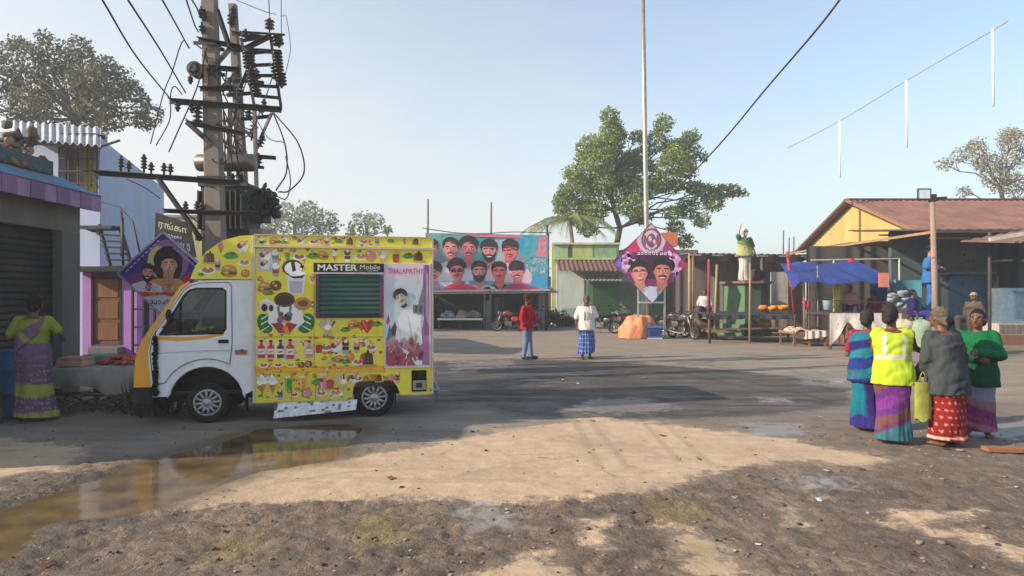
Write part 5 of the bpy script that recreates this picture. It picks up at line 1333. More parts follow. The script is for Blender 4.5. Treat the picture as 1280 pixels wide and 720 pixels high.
# wires: each its own thing, sagging between its ends
def wire(pts, r, lab, col=C(48, 46, 48), group=None, name='overhead_wire', n=14):
    """smooth curve through points"""
    pts = [Vector(p) for p in pts]; out = []
    ext = [pts[0] * 2 - pts[1]] + pts + [pts[-1] * 2 - pts[-2]]
    for i in range(len(pts) - 1):
        a, b_, c_, d_ = ext[i:i + 4]
        for k in range(n):
            t = k / n; out.append(.5 * ((2 * b_) + (c_ - a) * t + (2 * a - 5 * b_ + 4 * c_ - d_) * t * t + (3 * b_ - a - 3 * c_ + d_) * t ** 3))
    out.append(pts[-1]); mb = MB(); mb.tube(out, r, 5, col)
    tag(mb.build(name, 'rubber', org=pts[-1]), lab, 'wire', group)
g_ = 'thin wires running up from the crossarms of the front pole'
wl = 'thin wire running up and away from the front utility pole'
for q in ([P(128, 0, 7), P(170, 70, 9), P(213, 124, Yf)], [P(160, 0, 7), P(200, 62, 9), P(232, 116, Yf)], [P(203, 0, 8), P(222, 34, 9.5), P(236, 60, Yf)], [P(240, 0, 9), P(246, 10, 10), P(250, 20, Yf)], [P(233, 0, 8.5), P(243, 30, 10), P(248, 40, Yf)]):
    wire(q, .012, wl, group=g_)
wire([P(237, 60, Yf), P(228, 52, Yf - .2), P(215, 90, Yf - .2), P(204, 118, Yf), P(188, 180, Yf)], .01, 'loose jumper wire looping down left of the upper crossarms')
wire([P(228, 118, Yf), P(218, 108, Yf - .1), P(213, 120, Yf), P(212, 150, Yf), P(195, 182, Yf)], .01, 'drooping jumper wire hanging from the longest upper crossarm')
wire([P(258, 60, Yf - .1), P(246, 110, Yf - .2), P(222, 165, Yf - .1), P(211, 190, Yf)], .012, 'service wire dropping from the front pole to the small insulators')
wire([P(341, 140, Y2 - .3), P(356, 180, Y2 - .6), P(358, 215, Y2 - .6), P(345, 238, Yt)], .016, 'inner black cable loop hanging beside the transformer', name='cable_loop')
wire([P(342, 141, Y2 - .3), P(372, 178, Y2 - .7), P(380, 215, Y2 - .7), P(362, 238, Y2 - .7), P(348, 240, Yt)], .016, 'outermost wide black cable loop beside the transformer', name='cable_loop')
wire([P(357, 195, Y2 - .6), P(363, 225, Y2 - .6), P(358, 248, Y2 - .6), P(345, 245, Yt)], .012, 'short low cable loop under the wide loops at the transformer', name='cable_loop')
wire([P(318, 145, Yg), P(335, 172, Y2 - .4), P(355, 178, Y2 - .6)], .01, 'short tie wire between the second pole and the cable loops')
wire([P(337, 20, Y2 - .4), P(334, -40, Y2 - .4)], .01, 'thin riser wire rising straight from the top insulator of the switch frame')
wire([P(352, 44, Y2 - .4), P(351, -30, Y2 - .4)], .008, 'faint vertical wire above the outer end of the switch frame')
wire([P(357, 92, Y2 - .4), P(363, 60, Y2 - .3), P(358, 22, Y2 - .4), P(352, 20, Y2 - .4)], .007, 'faint hooked wire curling beside the outer insulator stack')
wire([P(295, 0, Y2 - .2), P(330, 14, Y2), P(345, 18, Y2)], .007, 'faint wire slanting over the top of the second pole')
wire([P(200, 228, Yf), P(225, 258, Yf), P(252, 282, Yf)], .01, 'wire slung below the long low crossarm towards the pole foot')
wire([P(158, 224, Yf), P(180, 234, Yf), P(200, 248, Yf)], .01, 'short wire hanging under the outer end of the long low crossarm')

random.seed(31)
for k in range(16):
    mb = MB(); a_ = P(random.uniform(255, 300), random.uniform(40, 250), Yf - .1); b_ = P(random.uniform(285, 345), random.uniform(40, 260), Yg - .2); m_ = a_.lerp(b_, .5) + Vector((random.uniform(-.2, .2), -.1, -random.uniform(.1, .6)))
    mb.tube([a_, a_.lerp(m_, .55) + Vector((0, 0, -.08)), m_, b_.lerp(m_, .45) + Vector((0, 0, -.05)), b_], .012, 5, IRN); mb.build('jumper_wire', 'rubber', p2, world=True)
for l, yl, r_, yr in ((284, 100, 330, 104), (284, 120, 326, 116), (286, 206, 330, 210), (280, 258, 335, 262), (300, 150, 338, 146)): arm(p2, P(l, yl, Yg), P(r_, yr, Yg), .06, .055)
for px, py, n in ((296, 98, 3), (322, 102, 3), (290, 204, 3), (306, 206, 2), (324, 208, 3), (328, 144, 2)): insul(p2, P(px, py, Yg), (random.uniform(-.2, .2), 0, 1), n, .075, PORC, gap=.065)
for px, py, n in ((222, 127, 2), (240, 129, 2), (300, 133, 2), (330, 136, 2)): insul(p1, P(px, py, Yf), (0, 0, 1 if px > 250 else -1), n, .055, PORC2, pin=.04, gap=.05)
# ------------------------------------------------------------------ flex banner over a market shed
Yb_ = 32.0
shd = empty('market_shed', (XP(610, 33), 33, 0), 0, 'dark open market shed under the banner of many faces', 'shed')
sx0, sx1 = XP(522, 32.2), XP(690, 32.2); zb = ZP(366, 32)
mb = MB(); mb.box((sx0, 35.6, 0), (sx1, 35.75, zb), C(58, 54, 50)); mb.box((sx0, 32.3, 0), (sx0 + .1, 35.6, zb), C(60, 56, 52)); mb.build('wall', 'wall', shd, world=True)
mb = MB(); mb.sheet(lambda u, v: (sx0 - .2 + (sx1 - sx0 + .4) * u, 31.9 + 4 * v, zb + .1 + .25 * v + .03 * math.sin(u * 130)), 120, 3, C(104, 84, 72), (0, 0, .02)); mb.build('tin_roof', 'tin', shd, world=True)
for px in (541, 606, 676, 530): mb = MB(); x = XP(px, 32.2); mb.cyl((x, 32.2, 0), (x, 32.2, zb + .1), .07, .06, 9, C(120, 108, 100)); mb.build('post', 'wood', shd, world=True)
mb = MB(); mb.bar((sx0, 32.1, zb - .02), (sx1 + .3, 32.1, zb + .05), .1, .12, C(206, 190, 180)); mb.build('front_beam', 'wood', shd, world=True)
mb = MB(); mb.box((XP(606, 32.4), 32.4, 0), (XP(613, 32.4), 32.9, 1.5), C(130, 160, 156)); mb.build('partition', 'wall', shd, world=True)
mb = MB(); mb.box((XP(674, 32.3), 32.3, 0), (XP(682, 32.3), 34, zb - .1), C(150, 150, 148)); mb.build('end_wall', 'wall', shd, world=True)
st = empty('shed_counter', (XP(575, 32), 32, 0), 0, 'long counter with a white top inside the dark market shed', 'counter')
mb = MB(); mb.box((XP(547, 32), 31.9, .5), (XP(603, 32), 32.9, .58), C(216, 212, 206)); mb.build('tabletop', 'cloth', st, world=True)
for px in (549, 575, 601):
    for y in (31.95, 32.8): mb = MB(); x = XP(px, 32); mb.bar((x, y, 0), (x, y, .5), .07, .07, C(80, 64, 50)); mb.build('leg', 'wood', st, world=True)
for i, (px, c, lab) in enumerate(((560, C(110, 130, 140), 'grey goods bag standing on the white shed counter'), (577, C(150, 120, 120), 'pinkish goods bag in the middle of the white shed counter'), (592, C(120, 124, 110), 'olive goods bag at the post end of the white shed counter'))):
    mb = MB(); x = XP(px, 32.3)
    for k in range(4): mb.ell((x + random.uniform(-.25, .25), 32.3 + random.uniform(-.15, .15), .58 + random.uniform(.06, .2)), (.2, .15, .16), jit(c, .3), 10, 7, None, .12)
    mb.ell((x, 32.35, .75), (.26, .16, .26), c, 10, 8, None, .1)
    tag(mb.build('goods_bag', 'cloth', org=(x, 32.3, .58)), lab, 'bag', 'bags on the shed counter')
for i, (px, c, lab) in enumerate(((622, C(150, 120, 140), 'mauve cloth hanging beside the shed partition'), (628, C(90, 80, 100), 'dark grey cloth hanging second from the shed partition'))):
    mb = MB(); x = XP(px, 33.6); mb.sheet(lambda u, v: (x - .14 + .28 * u + .03 * math.sin(v * 6), 33.6 + .04 * math.sin(u * 14), .25 + 1.45 * v), 10, 8, c, (0, .01, 0))
    tag(mb.build('hanging_cloth', 'cloth', org=(x, 33.6, 1.7)), lab, 'cloth', 'cloths hanging in the market shed')
mb = MB()
for k in range(260):
    x, y = XP(549, 33.8) + random.gauss(0, .3), 33.8 + random.gauss(0, .2); z_ = random.uniform(.4, 1.5); a = random.uniform(0, 6.28); p = Vector((x, y, z_)); q_ = Vector((math.cos(a) * .14, math.sin(a) * .14, random.uniform(-.06, .12))); s_ = Vector((-math.sin(a), math.cos(a), .2)) * .05
    mb.add([p, p + q_ * .5 + s_, p + q_, p + q_ * .5 - s_], [(0, 1, 2, 3)], jit(C(70, 110, 60), .35))
lpz = empty('leafy_plant', (XP(549, 33.8), 33.8, 0), 0, 'bushy green plant at the truck side of the dark market shed', 'plant'); mb.build('foliage', leaf_mat(), lpz, world=True)
mb = MB(); mb.tube([(XP(549, 33.8), 33.8, 0), (XP(549, 33.8), 33.8, 1.3)], .03, 6, C(80, 70, 50)); mb.build('stem', 'bark', lpz, world=True)

bn = empty('flex_banner', (XP(610, Yb_ - .2), Yb_ - .2, ZP(361, Yb_)), 0, 'wide turquoise banner showing two rows of smiling men in shirts above the shed', 'banner')
bx0, bx1, bz0, bz1 = XP(533, Yb_), XP(685, Yb_), ZP(362.5, Yb_), ZP(292, Yb_)
BW, BHh = bx1 - bx0, bz1 - bz0
def bsag(x, z_, l):
    u = (x - bx0) / BW; v = (z_ - bz0) / BHh
    return Vector((x, Yb_ - .25 - l + .05 * math.sin(u * 9 + v * 3), z_ - .12 * u * v + .04 * (1 - v) * math.sin(u * 3.1)))
mb = MB(); mb.sheet(lambda u, v: bsag(bx0 + BW * u, bz0 + BHh * v, 0), 30, 12, C(90, 156, 170), (0, .02, 0), colf=lambda u, v: (C(150, 180, 190) if u > .55 and u < .66 else C(80, 156, 170) if u > .66 else C(100, 150, 158)))
mb.build('sheet', 'flex', bn, world=True)
mb = MB(); ins = .02; d = Draw(mb, lambda x, z_, l: bsag(x, z_, .004 + l), .0006, clip=[(bx0 + ins, bz0 + ins), (bx1 - ins, bz0 + ins), (bx1 - ins, bz1 - ins), (bx0 + ins, bz1 - ins)])
def bp(px, py): return (bx0 + (px - 535) / 150.0 * BW, bz1 - (py - 292) / 70.5 * BHh)
SK = [C(216, 130, 124), C(226, 134, 128), C(214, 112, 112), C(206, 126, 116), C(224, 104, 104)]
HR = C(42, 26, 34)
for px, c in ((560, C(60, 150, 150)), (600, C(50, 150, 160)), (578, C(110, 170, 170))): d.L = 0; d.poly([bp(px - 6, 292), bp(px + 6, 292), bp(px + 7, 330), bp(px - 7, 330)], c)
d.L = 1
d.poly([bp(535, 292), bp(684, 292), bp(684, 296), bp(535, 295)], C(206, 110, 140)); d.poly([bp(535, 330), bp(660, 330), bp(656, 363), bp(535, 363)], C(196, 186, 206)); d.poly([bp(646, 292), bp(684, 292), bp(684, 318), bp(668, 316), bp(650, 330)], C(150, 130, 150)); d.poly([bp(648, 292), bp(666, 292), bp(662, 316), bp(650, 318)], C(30, 150, 180)); d.poly([bp(660, 345), bp(684, 340), bp(684, 362), bp(655, 362)], C(60, 150, 190))
d.poly([bp(674, 294), bp(683, 294), bp(683, 320), bp(670, 320)], C(206, 120, 140))
for k in range(14): d.L = 5; x_, y_ = 650 + random.random() * 32, 318 + random.random() * 28; d.poly([bp(x_, y_), bp(x_ + 5, y_ - 3), bp(x_ + 6, y_ + 2)], random.choice([C(70, 150, 160), C(190, 160, 180), C(40, 130, 140)]))
d.L = 8; d.script(*bp(664, 314), *bp(682, 299), C(216, 170, 186), 4); d.L = 8; d.script(*bp(662, 330), *bp(682, 322), C(206, 190, 206), 6); d.L = 8; d.script(*bp(663, 340), *bp(681, 333), C(200, 206, 216), 6)
k_ = BW / 150.0
for i, (px, py, s_, sh_, bd, gl__, fz) in enumerate(((541, 311, 8.4, C(206, 180, 196), 0, 0, 0), (565.5, 310, 8.6, C(196, 200, 216), 0, 0, 0), (587.5, 310, 8.6, C(196, 200, 214), 0, 0, 1), (612.5, 312, 9, C(206, 206, 216), 1, 0, 0), (638, 311, 8.8, C(220, 190, 206), 0, 0, 0))):
    d.L = 12 + i * .17; cx, cz = bp(px, py + 2); portrait(d, cx, cz, s_ * k_ * 1.33, SK[i], HR, sh_, bd, 1, gl__, 1, random.uniform(-.06, .06), 1.15, 1, fz)
d.L = 12
for i, (px, py, s_, sh_, bd, gl__, fz, sm_) in enumerate(((545.5, 340, 8.0, C(150, 150, 176), 0, 0, 0, 1), (573, 339, 8.2, C(200, 36, 62), 0, 1, 1, 0), (600.5, 340, 8.2, C(206, 200, 212), 1, 0, 0, 0), (625, 340, 8.0, C(64, 66, 58), 0, 2, 0, 0), (646.5, 339, 8.2, C(176, 30, 100), 0, 2, 0, 1))):
    d.L = 66 + i * .17; cx, cz = bp(px, py + 1); portrait(d, cx, cz, s_ * k_ * 1.36, SK[(i + 1) % 5], HR, sh_, bd, 1, gl__, sm_, random.uniform(-.06, .06), 1.25, 1, fz)
mb.build('print', 'flex', bn, world=True)
mb = MB(); mb.bar((bx0, Yb_ - .22, bz1 - .02), (bx1, Yb_ - .22, bz1 - .14), .06, .06, C(110, 90, 84)); mb.bar((bx0, Yb_ - .28, bz0 - .03), (bx1 + .1, Yb_ - .28, bz0), .06, .07, C(190, 176, 170)); mb.bar((bx0 + .02, Yb_ - .2, bz0), (bx0 + .02, Yb_ - .2, bz1), .06, .06, C(110, 90, 84)); mb.bar((bx1 + .02, Yb_ - .2, bz0), (bx1 + .02, Yb_ - .2, bz1), .06, .06, C(70, 56, 52)); mb.build('frame', 'wood', bn, world=True)
for i, (px, pt, lab) in enumerate(((535, 249, 'bare grey pole rising above the truck side corner of the wide banner'), (614, 253, 'thin leaning pole rising from behind the middle of the wide banner'), (684, 281, 'dark pole at the coconut palm side end of the wide banner'))):
    mb = MB(); mb.tube([(XP(px - 1.5, 32.1), 32.1, 0), (XP(px - .6, 32.1), 32.1, 3), (XP(px, 32.1), 32.1, ZP(pt, 32.1))], [.075, .065, .05], 8, C(126, 116, 112) if i < 2 else C(60, 52, 50))
    tag(mb.build('bamboo_pole', 'wood', org=(XP(px - 1.5, 32.1), 32.1, 0)), lab, 'pole')
wire([P(528, 285, 32), P(570, 291, 32), P(606, 292, 32), P(640, 290, 32), P(690, 291, 32)], .025, 'rope strung along the top of the wide banner poles', C(90, 80, 76), name='rope')

# ------------------------------------------------------------------ green and cream shop houses behind
gb = empty('green_building', (XP(735, 37), 37, 0), 0, 'pale green shop house with a painted parapet and rusty tin eave', 'building')
Yg_ = 37.0; GR = C(160, 196, 150); 
mb = MB(); mb.box((XP(696, Yg_), Yg_, 0), (XP(806, Yg_), Yg_ + 6, ZP(330, Yg_)), C(176, 196, 186)); mb.box((XP(694, Yg_), Yg_ + .3, ZP(330, Yg_)), (XP(775, Yg_), Yg_ + 6, ZP(304, Yg_)), GR)
mb.build('wall', vc('patchy_limewash', .92, n_scale=.7, n_amt=.3, bump=.3, b_scale=16, b_dist=.02, dirt=.7, dirt_col=(.42, .34, .2), stretch=(1, 1, .5)), gb, world=True)
mb = MB(); zc0, zc1 = ZP(322, Yg_), ZP(305.5, Yg_)
for a, b_, c in ((694, 711, C(166, 186, 140)), (716, 742, C(176, 184, 116)), (744, 772, C(140, 176, 140)), (711.5, 715.5, C(60, 80, 60))): mb.box((XP(a, Yg_), Yg_ + .22, zc0), (XP(b_, Yg_) - .03, Yg_ + .297, zc1), c)
mb.box((XP(692, Yg_), Yg_ + .1, zc1 + .003), (XP(776, Yg_), Yg_ + .297, zc1 + .12), C(200, 196, 150)); mb.box((XP(692, Yg_), Yg_ + .1, zc0 - .12), (XP(776, Yg_), Yg_ + .297, zc0 - .003), C(190, 196, 130))
mb.box((XP(690, Yg_), Yg_ + .25, 0), (XP(696, Yg_) - .003, Yg_ + 1, ZP(303, Yg_)), C(186, 180, 136)); mb.build('parapet', 'wall', gb, world=True)
mb = MB(); mb.sheet(lambda u, v: (XP(697, 36) + (XP(800, 36) - XP(697, 36)) * u, Yg_ + .2 - 1.9 * v, ZP(325, Yg_) - .72 * v + .035 * math.sin(u * 110)), 140, 3, C(116, 84, 76), (0, 0, .02)); mb.build('tin_eave', 'tin', gb, world=True)
mb = MB(); mb.box((XP(700, Yg_), Yg_ - .05, 0), (XP(730, Yg_), Yg_ - .003, ZP(343, Yg_)), C(206, 216, 206)); mb.box((XP(702, Yg_), Yg_ - .08, 0), (XP(728, Yg_), Yg_ - .053, ZP(385, Yg_)), C(150, 180, 170)); mb.build('whitewashed_front', vc('patchy_limewash', .92), gb, world=True)
mb = MB(); mb.box((XP(734, Yg_), Yg_ - .06, 0), (XP(800, Yg_), Yg_ - .003, ZP(353, Yg_)), C(96, 126, 92)); mb.build('shop_front', 'wall', gb, world=True)
mb = MB(); 
mb.box((XP(741, Yg_), Yg_ - .09, .2), (XP(772, Yg_), Yg_ - .063, ZP(357, Yg_)), C(64, 104, 60)); 
for k in range(9): z_ = .3 + k * .22; mb.box((XP(741.5, Yg_), Yg_ - .1, z_), (XP(771.5, Yg_), Yg_ - .092, z_ + .12), C(70, 114, 66))
mb.build('shop_shutter', 'metal', gb, world=True)
mb = MB(); mb.sheet(lambda u, v: (XP(731, 35.6) + (XP(778, 35.6) - XP(731, 35.6)) * u, Yg_ - .1 - 1.4 * v, ZP(345, Yg_) - .3 * v + .02 * math.sin(u * 60)), 60, 3, C(214, 206, 196), (0, 0, .02)); mb.build('awning', 'tin', gb, world=True)
mb = MB(); mb.box((XP(686, Yg_), Yg_ + 1, 0), (XP(696, Yg_), Yg_ + 2, ZP(345, Yg_)), C(60, 58, 54)); mb.build('side_passage', 'wall', gb, world=True)
hs2 = empty('teal_house', (XP(792, 39), 39, 0), 0, 'turquoise and maroon house part hidden behind the diamond hoarding', 'house')
mb = MB(); mb.box((XP(776, 39), 39, 0), (XP(868, 39), 44, ZP(318, 39)), C(120, 180, 190)); mb.box((XP(776, 39), 38.9, ZP(345, 39)), (XP(868, 39), 38.997, ZP(330, 39)), C(150, 60, 90)); mb.box((XP(776, 39), 38.9, 0), (XP(868, 39), 38.997, ZP(346, 39)), C(110, 150, 110)); mb.build('wall', 'wall', hs2, world=True)
mb = MB(); mb.box((XP(774, 39), 38.5, ZP(318, 39)), (XP(870, 39), 44.2, ZP(313, 39)), C(110, 96, 90)); mb.build('roof_slab', 'wall', hs2, world=True)
mb = MB(); mb.box((XP(834, 38), 38, 0), (XP(862, 38), 38.3, ZP(340, 38)), C(84, 50, 62)); mb.box((XP(836, 38), 37.95, .2), (XP(846, 38), 37.997, 1.9), C(60, 66, 56)); mb.build('shop_panel', 'wall', hs2, world=True)
mb = MB(); mb.box((XP(826, 40), 39.8, ZP(308, 40)), (XP(846, 40), 40.5, ZP(291, 40)), C(206, 110, 70)); tag(mb.build('rooftop_water_tank', 'matte', org=(XP(836, 40), 40, ZP(308, 40))), 'orange box shaped water tank on the roof behind the flagpole hoarding', 'tank')
mb = MB(); mb.box((XP(-200, 60), 60, 0), (XP(700, 60), 60.3, 2.4), C(150, 140, 124)); tag(mb.build('compound_wall', 'wall', org=(XP(420, 60), 60, 0)), 'long grey compound wall far behind the food truck', 'wall')

# ------------------------------------------------------------------ flagpole and second diamond hoarding
mb = MB(); fy = 27.0; mb.tube([(XP(811, fy), fy, 0), (XP(808.5, fy), fy, 4), (XP(806, fy), fy, 9), (XP(803, fy), fy, ZP(-40, fy))], [.12, .11, .1, .085], 12, C(176, 166, 156)); mb.lathe([(.45, 0), (.45, .25), (.3, .27), (.3, .45), (.001, .46)], 14, C(130, 124, 118), (XP(811, fy), fy, 0))
tag(mb.build('flagpole', 'metal', org=(XP(811, fy), fy, 0)), 'very tall bare grey flagpole rising behind the second diamond hoarding', 'flagpole')
dy = 26.0; cxd, czd = XP(814, dy), ZP(329, dy); wl_, wr_, wt_, wb_ = XP(814, dy) - XP(765, dy), XP(860, dy) - XP(814, dy), ZP(278, dy) - czd, czd - ZP(379, dy)
d2 = empty('diamond_hoarding', (cxd, dy, 0), 0, 'magenta diamond hoarding with two men in white shirts in front of the flagpole', 'hoarding')
dia = [(0, -wb_), (wr_, -.05), (.55, .95), (0, wt_), (-.6, .95), (-wl_, .0), (-.9, -.75)]
dia = [(.03, -wb_), (wr_, -.0), (.42, 1.2), (0, wt_), (-.45, 1.2), (-wl_, .05)]
T_ = lambda x, z_, l: Vector((cxd + x, dy - l, czd + z_))
mb = MB(); mb.prism(dia, T_, -.04, 0, C(110, 40, 90)); mb.build('panel', 'flex', d2, world=True)
mb = MB(); d = Draw(mb, lambda x, z_, l: Vector((cxd + x, dy - .002 - l, czd + z_)), .0008, clip=[(x * .985, z_ * .985) for x, z_ in dia])
d.rect(-2, -2, 2, 2, C(120, 46, 100)); d.L = 1
for x, z_, rx, ry, c in ((-1.25, .2, .5, .5, C(90, 70, 150)), (1.2, .1, .5, .45, C(206, 50, 100)), (-.75, .75, .35, .3, C(206, 50, 100)), (.65, .8, .4, .35, C(150, 60, 120)), (.0, 1.1, .62, .75, C(206, 180, 206)), (-1.1, .05, .16, .5, C(200, 150, 200)), (1.05, .05, .18, .5, C(206, 150, 200)), (1.45, .0, .18, .24, C(206, 40, 80)), (.0, -.1, 1.0, .55, C(70, 26, 60)), (-1.45, .1, .25, .3, C(110, 120, 190))):
    d.L = min(d.L, 6); d.ell(x, z_, rx, ry, c, n=18)
for k in range(46):
    d.L = 7 + k % 3; x, z_ = random.choice([-1, 1]) * random.uniform(.6, 1.25), random.uniform(-.55, .5); d.ell(x, z_, random.uniform(.03, .1), random.uniform(.05, .14), random.choice([C(210, 160, 206), C(150, 80, 150), C(226, 190, 220), C(170, 40, 100)]), random.uniform(0, 3), 8)
d.L = 11; d.ell(0, .98, .42, .48, C(120, 70, 90), n=20); d.ell(0, .98, .34, .4, C(206, 190, 206), n=20); d.ell(0, .94, .2, .3, C(120, 70, 96), n=16); d.ell(-.05, 1.02, .08, .12, C(206, 180, 190)); d.ell(.12, .9, .06, .1, C(206, 180, 190)); d.ell(-.26, .95, .06, .24, C(150, 60, 80)); d.ell(.26, .95, .06, .24, C(150, 60, 80))
d.script(-.5, .5, .5, .6, C(226, 206, 220), 8); d.script(-.62, .34, .65, .46, C(236, 226, 236), 8)
d.L = 24
portrait(d, -.5, -.42, .42, C(214, 140, 126), C(40, 24, 30), C(206, 206, 220), 0, 0, 2, 1, .05, 1.3)
d.L = 24.4
portrait(d, .46, -.36, .45, C(196, 120, 100), C(30, 20, 26), C(210, 210, 222), 0, 1, 0, 1, -.03, 1.35)
d.L = 80; d.poly([(-.3, -2), (-.12, -.95), (.2, -1.0), (.3, -2)], C(190, 196, 222))
mb.build('print', 'flex', d2, world=True)
for x in (-.52, .58): mb = MB(); mb.bar((cxd + x, dy + .1, 0), (cxd + x, dy + .1, czd - .4), .07, .07, C(200, 200, 200)); mb.build('post', 'metal', d2, world=True)
mb = MB(); mb.bar((cxd - .52, dy + .06, ZP(378, dy)), (cxd + .58, dy + .06, ZP(378, dy)), .08, .08, C(206, 204, 200)); mb.build('crossbar', 'metal', d2, world=True)

# ------------------------------------------------------------------ motorcycles
def motorcycle(label, loc, rz, col, group='motorcycles parked by the road', scooter=False, lean=.1):
    t = empty('motorcycle', loc, rz, label, 'motorcycle', group)
    t.rotation_euler = (lean, 0, rz)
    for x, r_ in ((.64, .3), (-.62, .29)):
        mb = MB(); mb.torus((x, 0, r_), (0, 1, 0), r_ - .045, .048, 26, 8, C(26, 25, 25)); wh = mb.build('wheel', 'rubber', t)
        mb = MB(); mb.torus((x, 0, r_), (0, 1, 0), r_ - .09, .016, 24, 6, C(150, 150, 152)); mb.cyl((x, -.07, r_), (x, .07, r_), .05, .05, 10, C(120, 120, 122))
        for k in range(10): a = 2 * PI * k / 10; mb.tube([(x + .04 * math.cos(a), .02, r_ + .04 * math.sin(a)), (x + (r_ - .09) * math.cos(a), 0, r_ + (r_ - .09) * math.sin(a))], .007, 4, C(150, 150, 152))
        mb.build('rim', 'metal', wh)
    mb = MB(); 
    for y in (-.09, .09): mb.tube([(.64, y, .3), (.52, y, .62), (.40, y, .95)], [.022, .026, .028], 7, C(150, 150, 152))
    mb.build('fork', 'metal', t)
    mb = MB(); mb.tube([(.30, -.36, 1.02), (.36, -.28, 1.06), (.40, -.1, 1.0), (.40, .1, 1.0), (.36, .28, 1.06), (.30, .36, 1.02)], .018, 7, C(40, 40, 42)); 
    for y in (-.32, .32): mb.tube([(.33, y, 1.04), (.26, y * 1.14, 1.02)], .026, 7, C(22, 22, 22)); mb.tube([(.36, y * .8, 1.06), (.38, y * .95, 1.2)], .008, 5, C(22, 22, 22)); mb.ell((.38, y, 1.24), (.02, .07, .05), C(30, 30, 32), 9, 6)
    mb.build('handlebar', 'metal', t)
    mb = MB(); mb.ell((.50, 0, .90), (.09, .11, .11), C(30, 30, 32), 12, 8); mb.ell((.54, 0, .90), (.06, .09, .09), C(206, 210, 214), 12, 8); mb.build('headlight', 'lens', t)
    mb = MB(); mb.tube([(.36, 0, .78), (.28, 0, .86), (.12, 0, .9), (-.06, 0, .82), (-.14, 0, .74)], [.06, .13, .15, .12, .05], 12, col); mb.build('fuel_tank', 'car', t)
    mb = MB(); mb.tube([(-.04, 0, .80), (-.2, 0, .80), (-.45, 0, .83), (-.72, 0, .87)], [.1, .13, .12, .07], 10, C(28, 27, 28), flat=.5); mb.build('seat', 'rubber', t)
    mb = MB(); mb.tube([(.4, 0, .92), (.3, 0, .5), (.15, 0, .32), (-.3, 0, .34), (-.62, 0, .3)], .03, 7, C(36, 36, 38)); mb.tube([(.3, 0, .8), (-.3, 0, .68), (-.7, 0, .82)], .028, 7, C(36, 36, 38)); mb.build('frame', 'iron', t)
    mb = MB(); mb.box((-.12, -.12, .28), (.24, .12, .5), C(96, 96, 98)); mb.tube([(.08, 0, .48), (.2, 0, .68)], [.11, .09], 10, C(110, 110, 112))
    for k in range(4): mb.box((.02 + k * .0, -.11, .52 + k * .04), (.26, .11, .535 + k * .04), C(80, 80, 82))
    mb.build('engine', 'metal', t)
    mb = MB(); mb.tube([(.2, -.1, .5), (.26, -.13, .34), (.05, -.15, .24), (-.4, -.16, .28), (-.85, -.17, .36)], [.025, .025, .03, .045, .05], 8, C(160, 158, 156)); mb.build('exhaust', 'metal', t)
    mb = MB()
    for x, r_, a0, a1 in ((.64, .3, 20, 165), (-.62, .29, 10, 150)):
        ring = [(x + (r_ + .05) * math.cos(R(a)), r_ + (r_ + .05) * math.sin(R(a))) for a in range(a0, a1, 12)]
        vs_ = [Vector((a, y, b_)) for a, b_ in ring for y in (-.075, .075)]; n = len(ring) - 1
        mb.add(vs_ + [v + Vector((0, 0, .012)) for v in vs_], [(2 * k, 2 * k + 1, 2 * k + 3, 2 * k + 2) for k in range(n)] + [(2 * n + 2 + 2 * k, 2 * n + 2 + 2 * k + 2, 2 * n + 2 + 2 * k + 3, 2 * n + 2 + 2 * k + 1) for k in range(n)], col, True)
    mb.build('mudguard', 'car', t)
    mb = MB(); 
    for y in (-.12, .12): mb.ell((-.28, y, .6), (.2, .03, .13), col, 10, 7)
    mb.build('side_cover', 'car', t)
    mb = MB(); mb.box((-.93, -.05, .7), (-.86, .05, .78), C(170, 30, 26)); mb.build('tail_lamp', 'lens', t)
    mb = MB(); mb.tube([(.0, .1, .26), (-.08, .3, -.0)], .014, 6, C(60, 60, 60)); mb.build('side_stand', 'iron', t)
    return t
motorcycle('red motorcycle parked in the shed mouth behind the man in red', (XP(637, 30.5), 30.5, 0), R(170), C(170, 26, 34))
motorcycle('dark motorcycle end on beside the shed end post, partly behind the man in red', (XP(666, 31), 31, 0), R(70), C(40, 46, 60))
motorcycle('black motorcycle nearest the man in the white shirt, seen side on', (XP(752, 29), 29, 0), R(150), C(34, 34, 42))
motorcycle('grey green motorcycle standing between the black one and the orange tarpaulin', (XP(771, 30), 30, 0), R(110), C(60, 84, 66))
motorcycle('dark motorcycle with raised handlebar tight behind the orange heap', (XP(786, 31.2), 31.2, 0), R(70), C(50, 40, 40))
motorcycle('dusty motorcycle facing out beside the blue crate', (XP(838, 26.2), 26.2, 0), R(-40), C(70, 66, 66))
motorcycle('grey motorcycle at the road edge, closest to the stage posts', (XP(854, 25), 25, 0), R(-62), C(84, 80, 78))

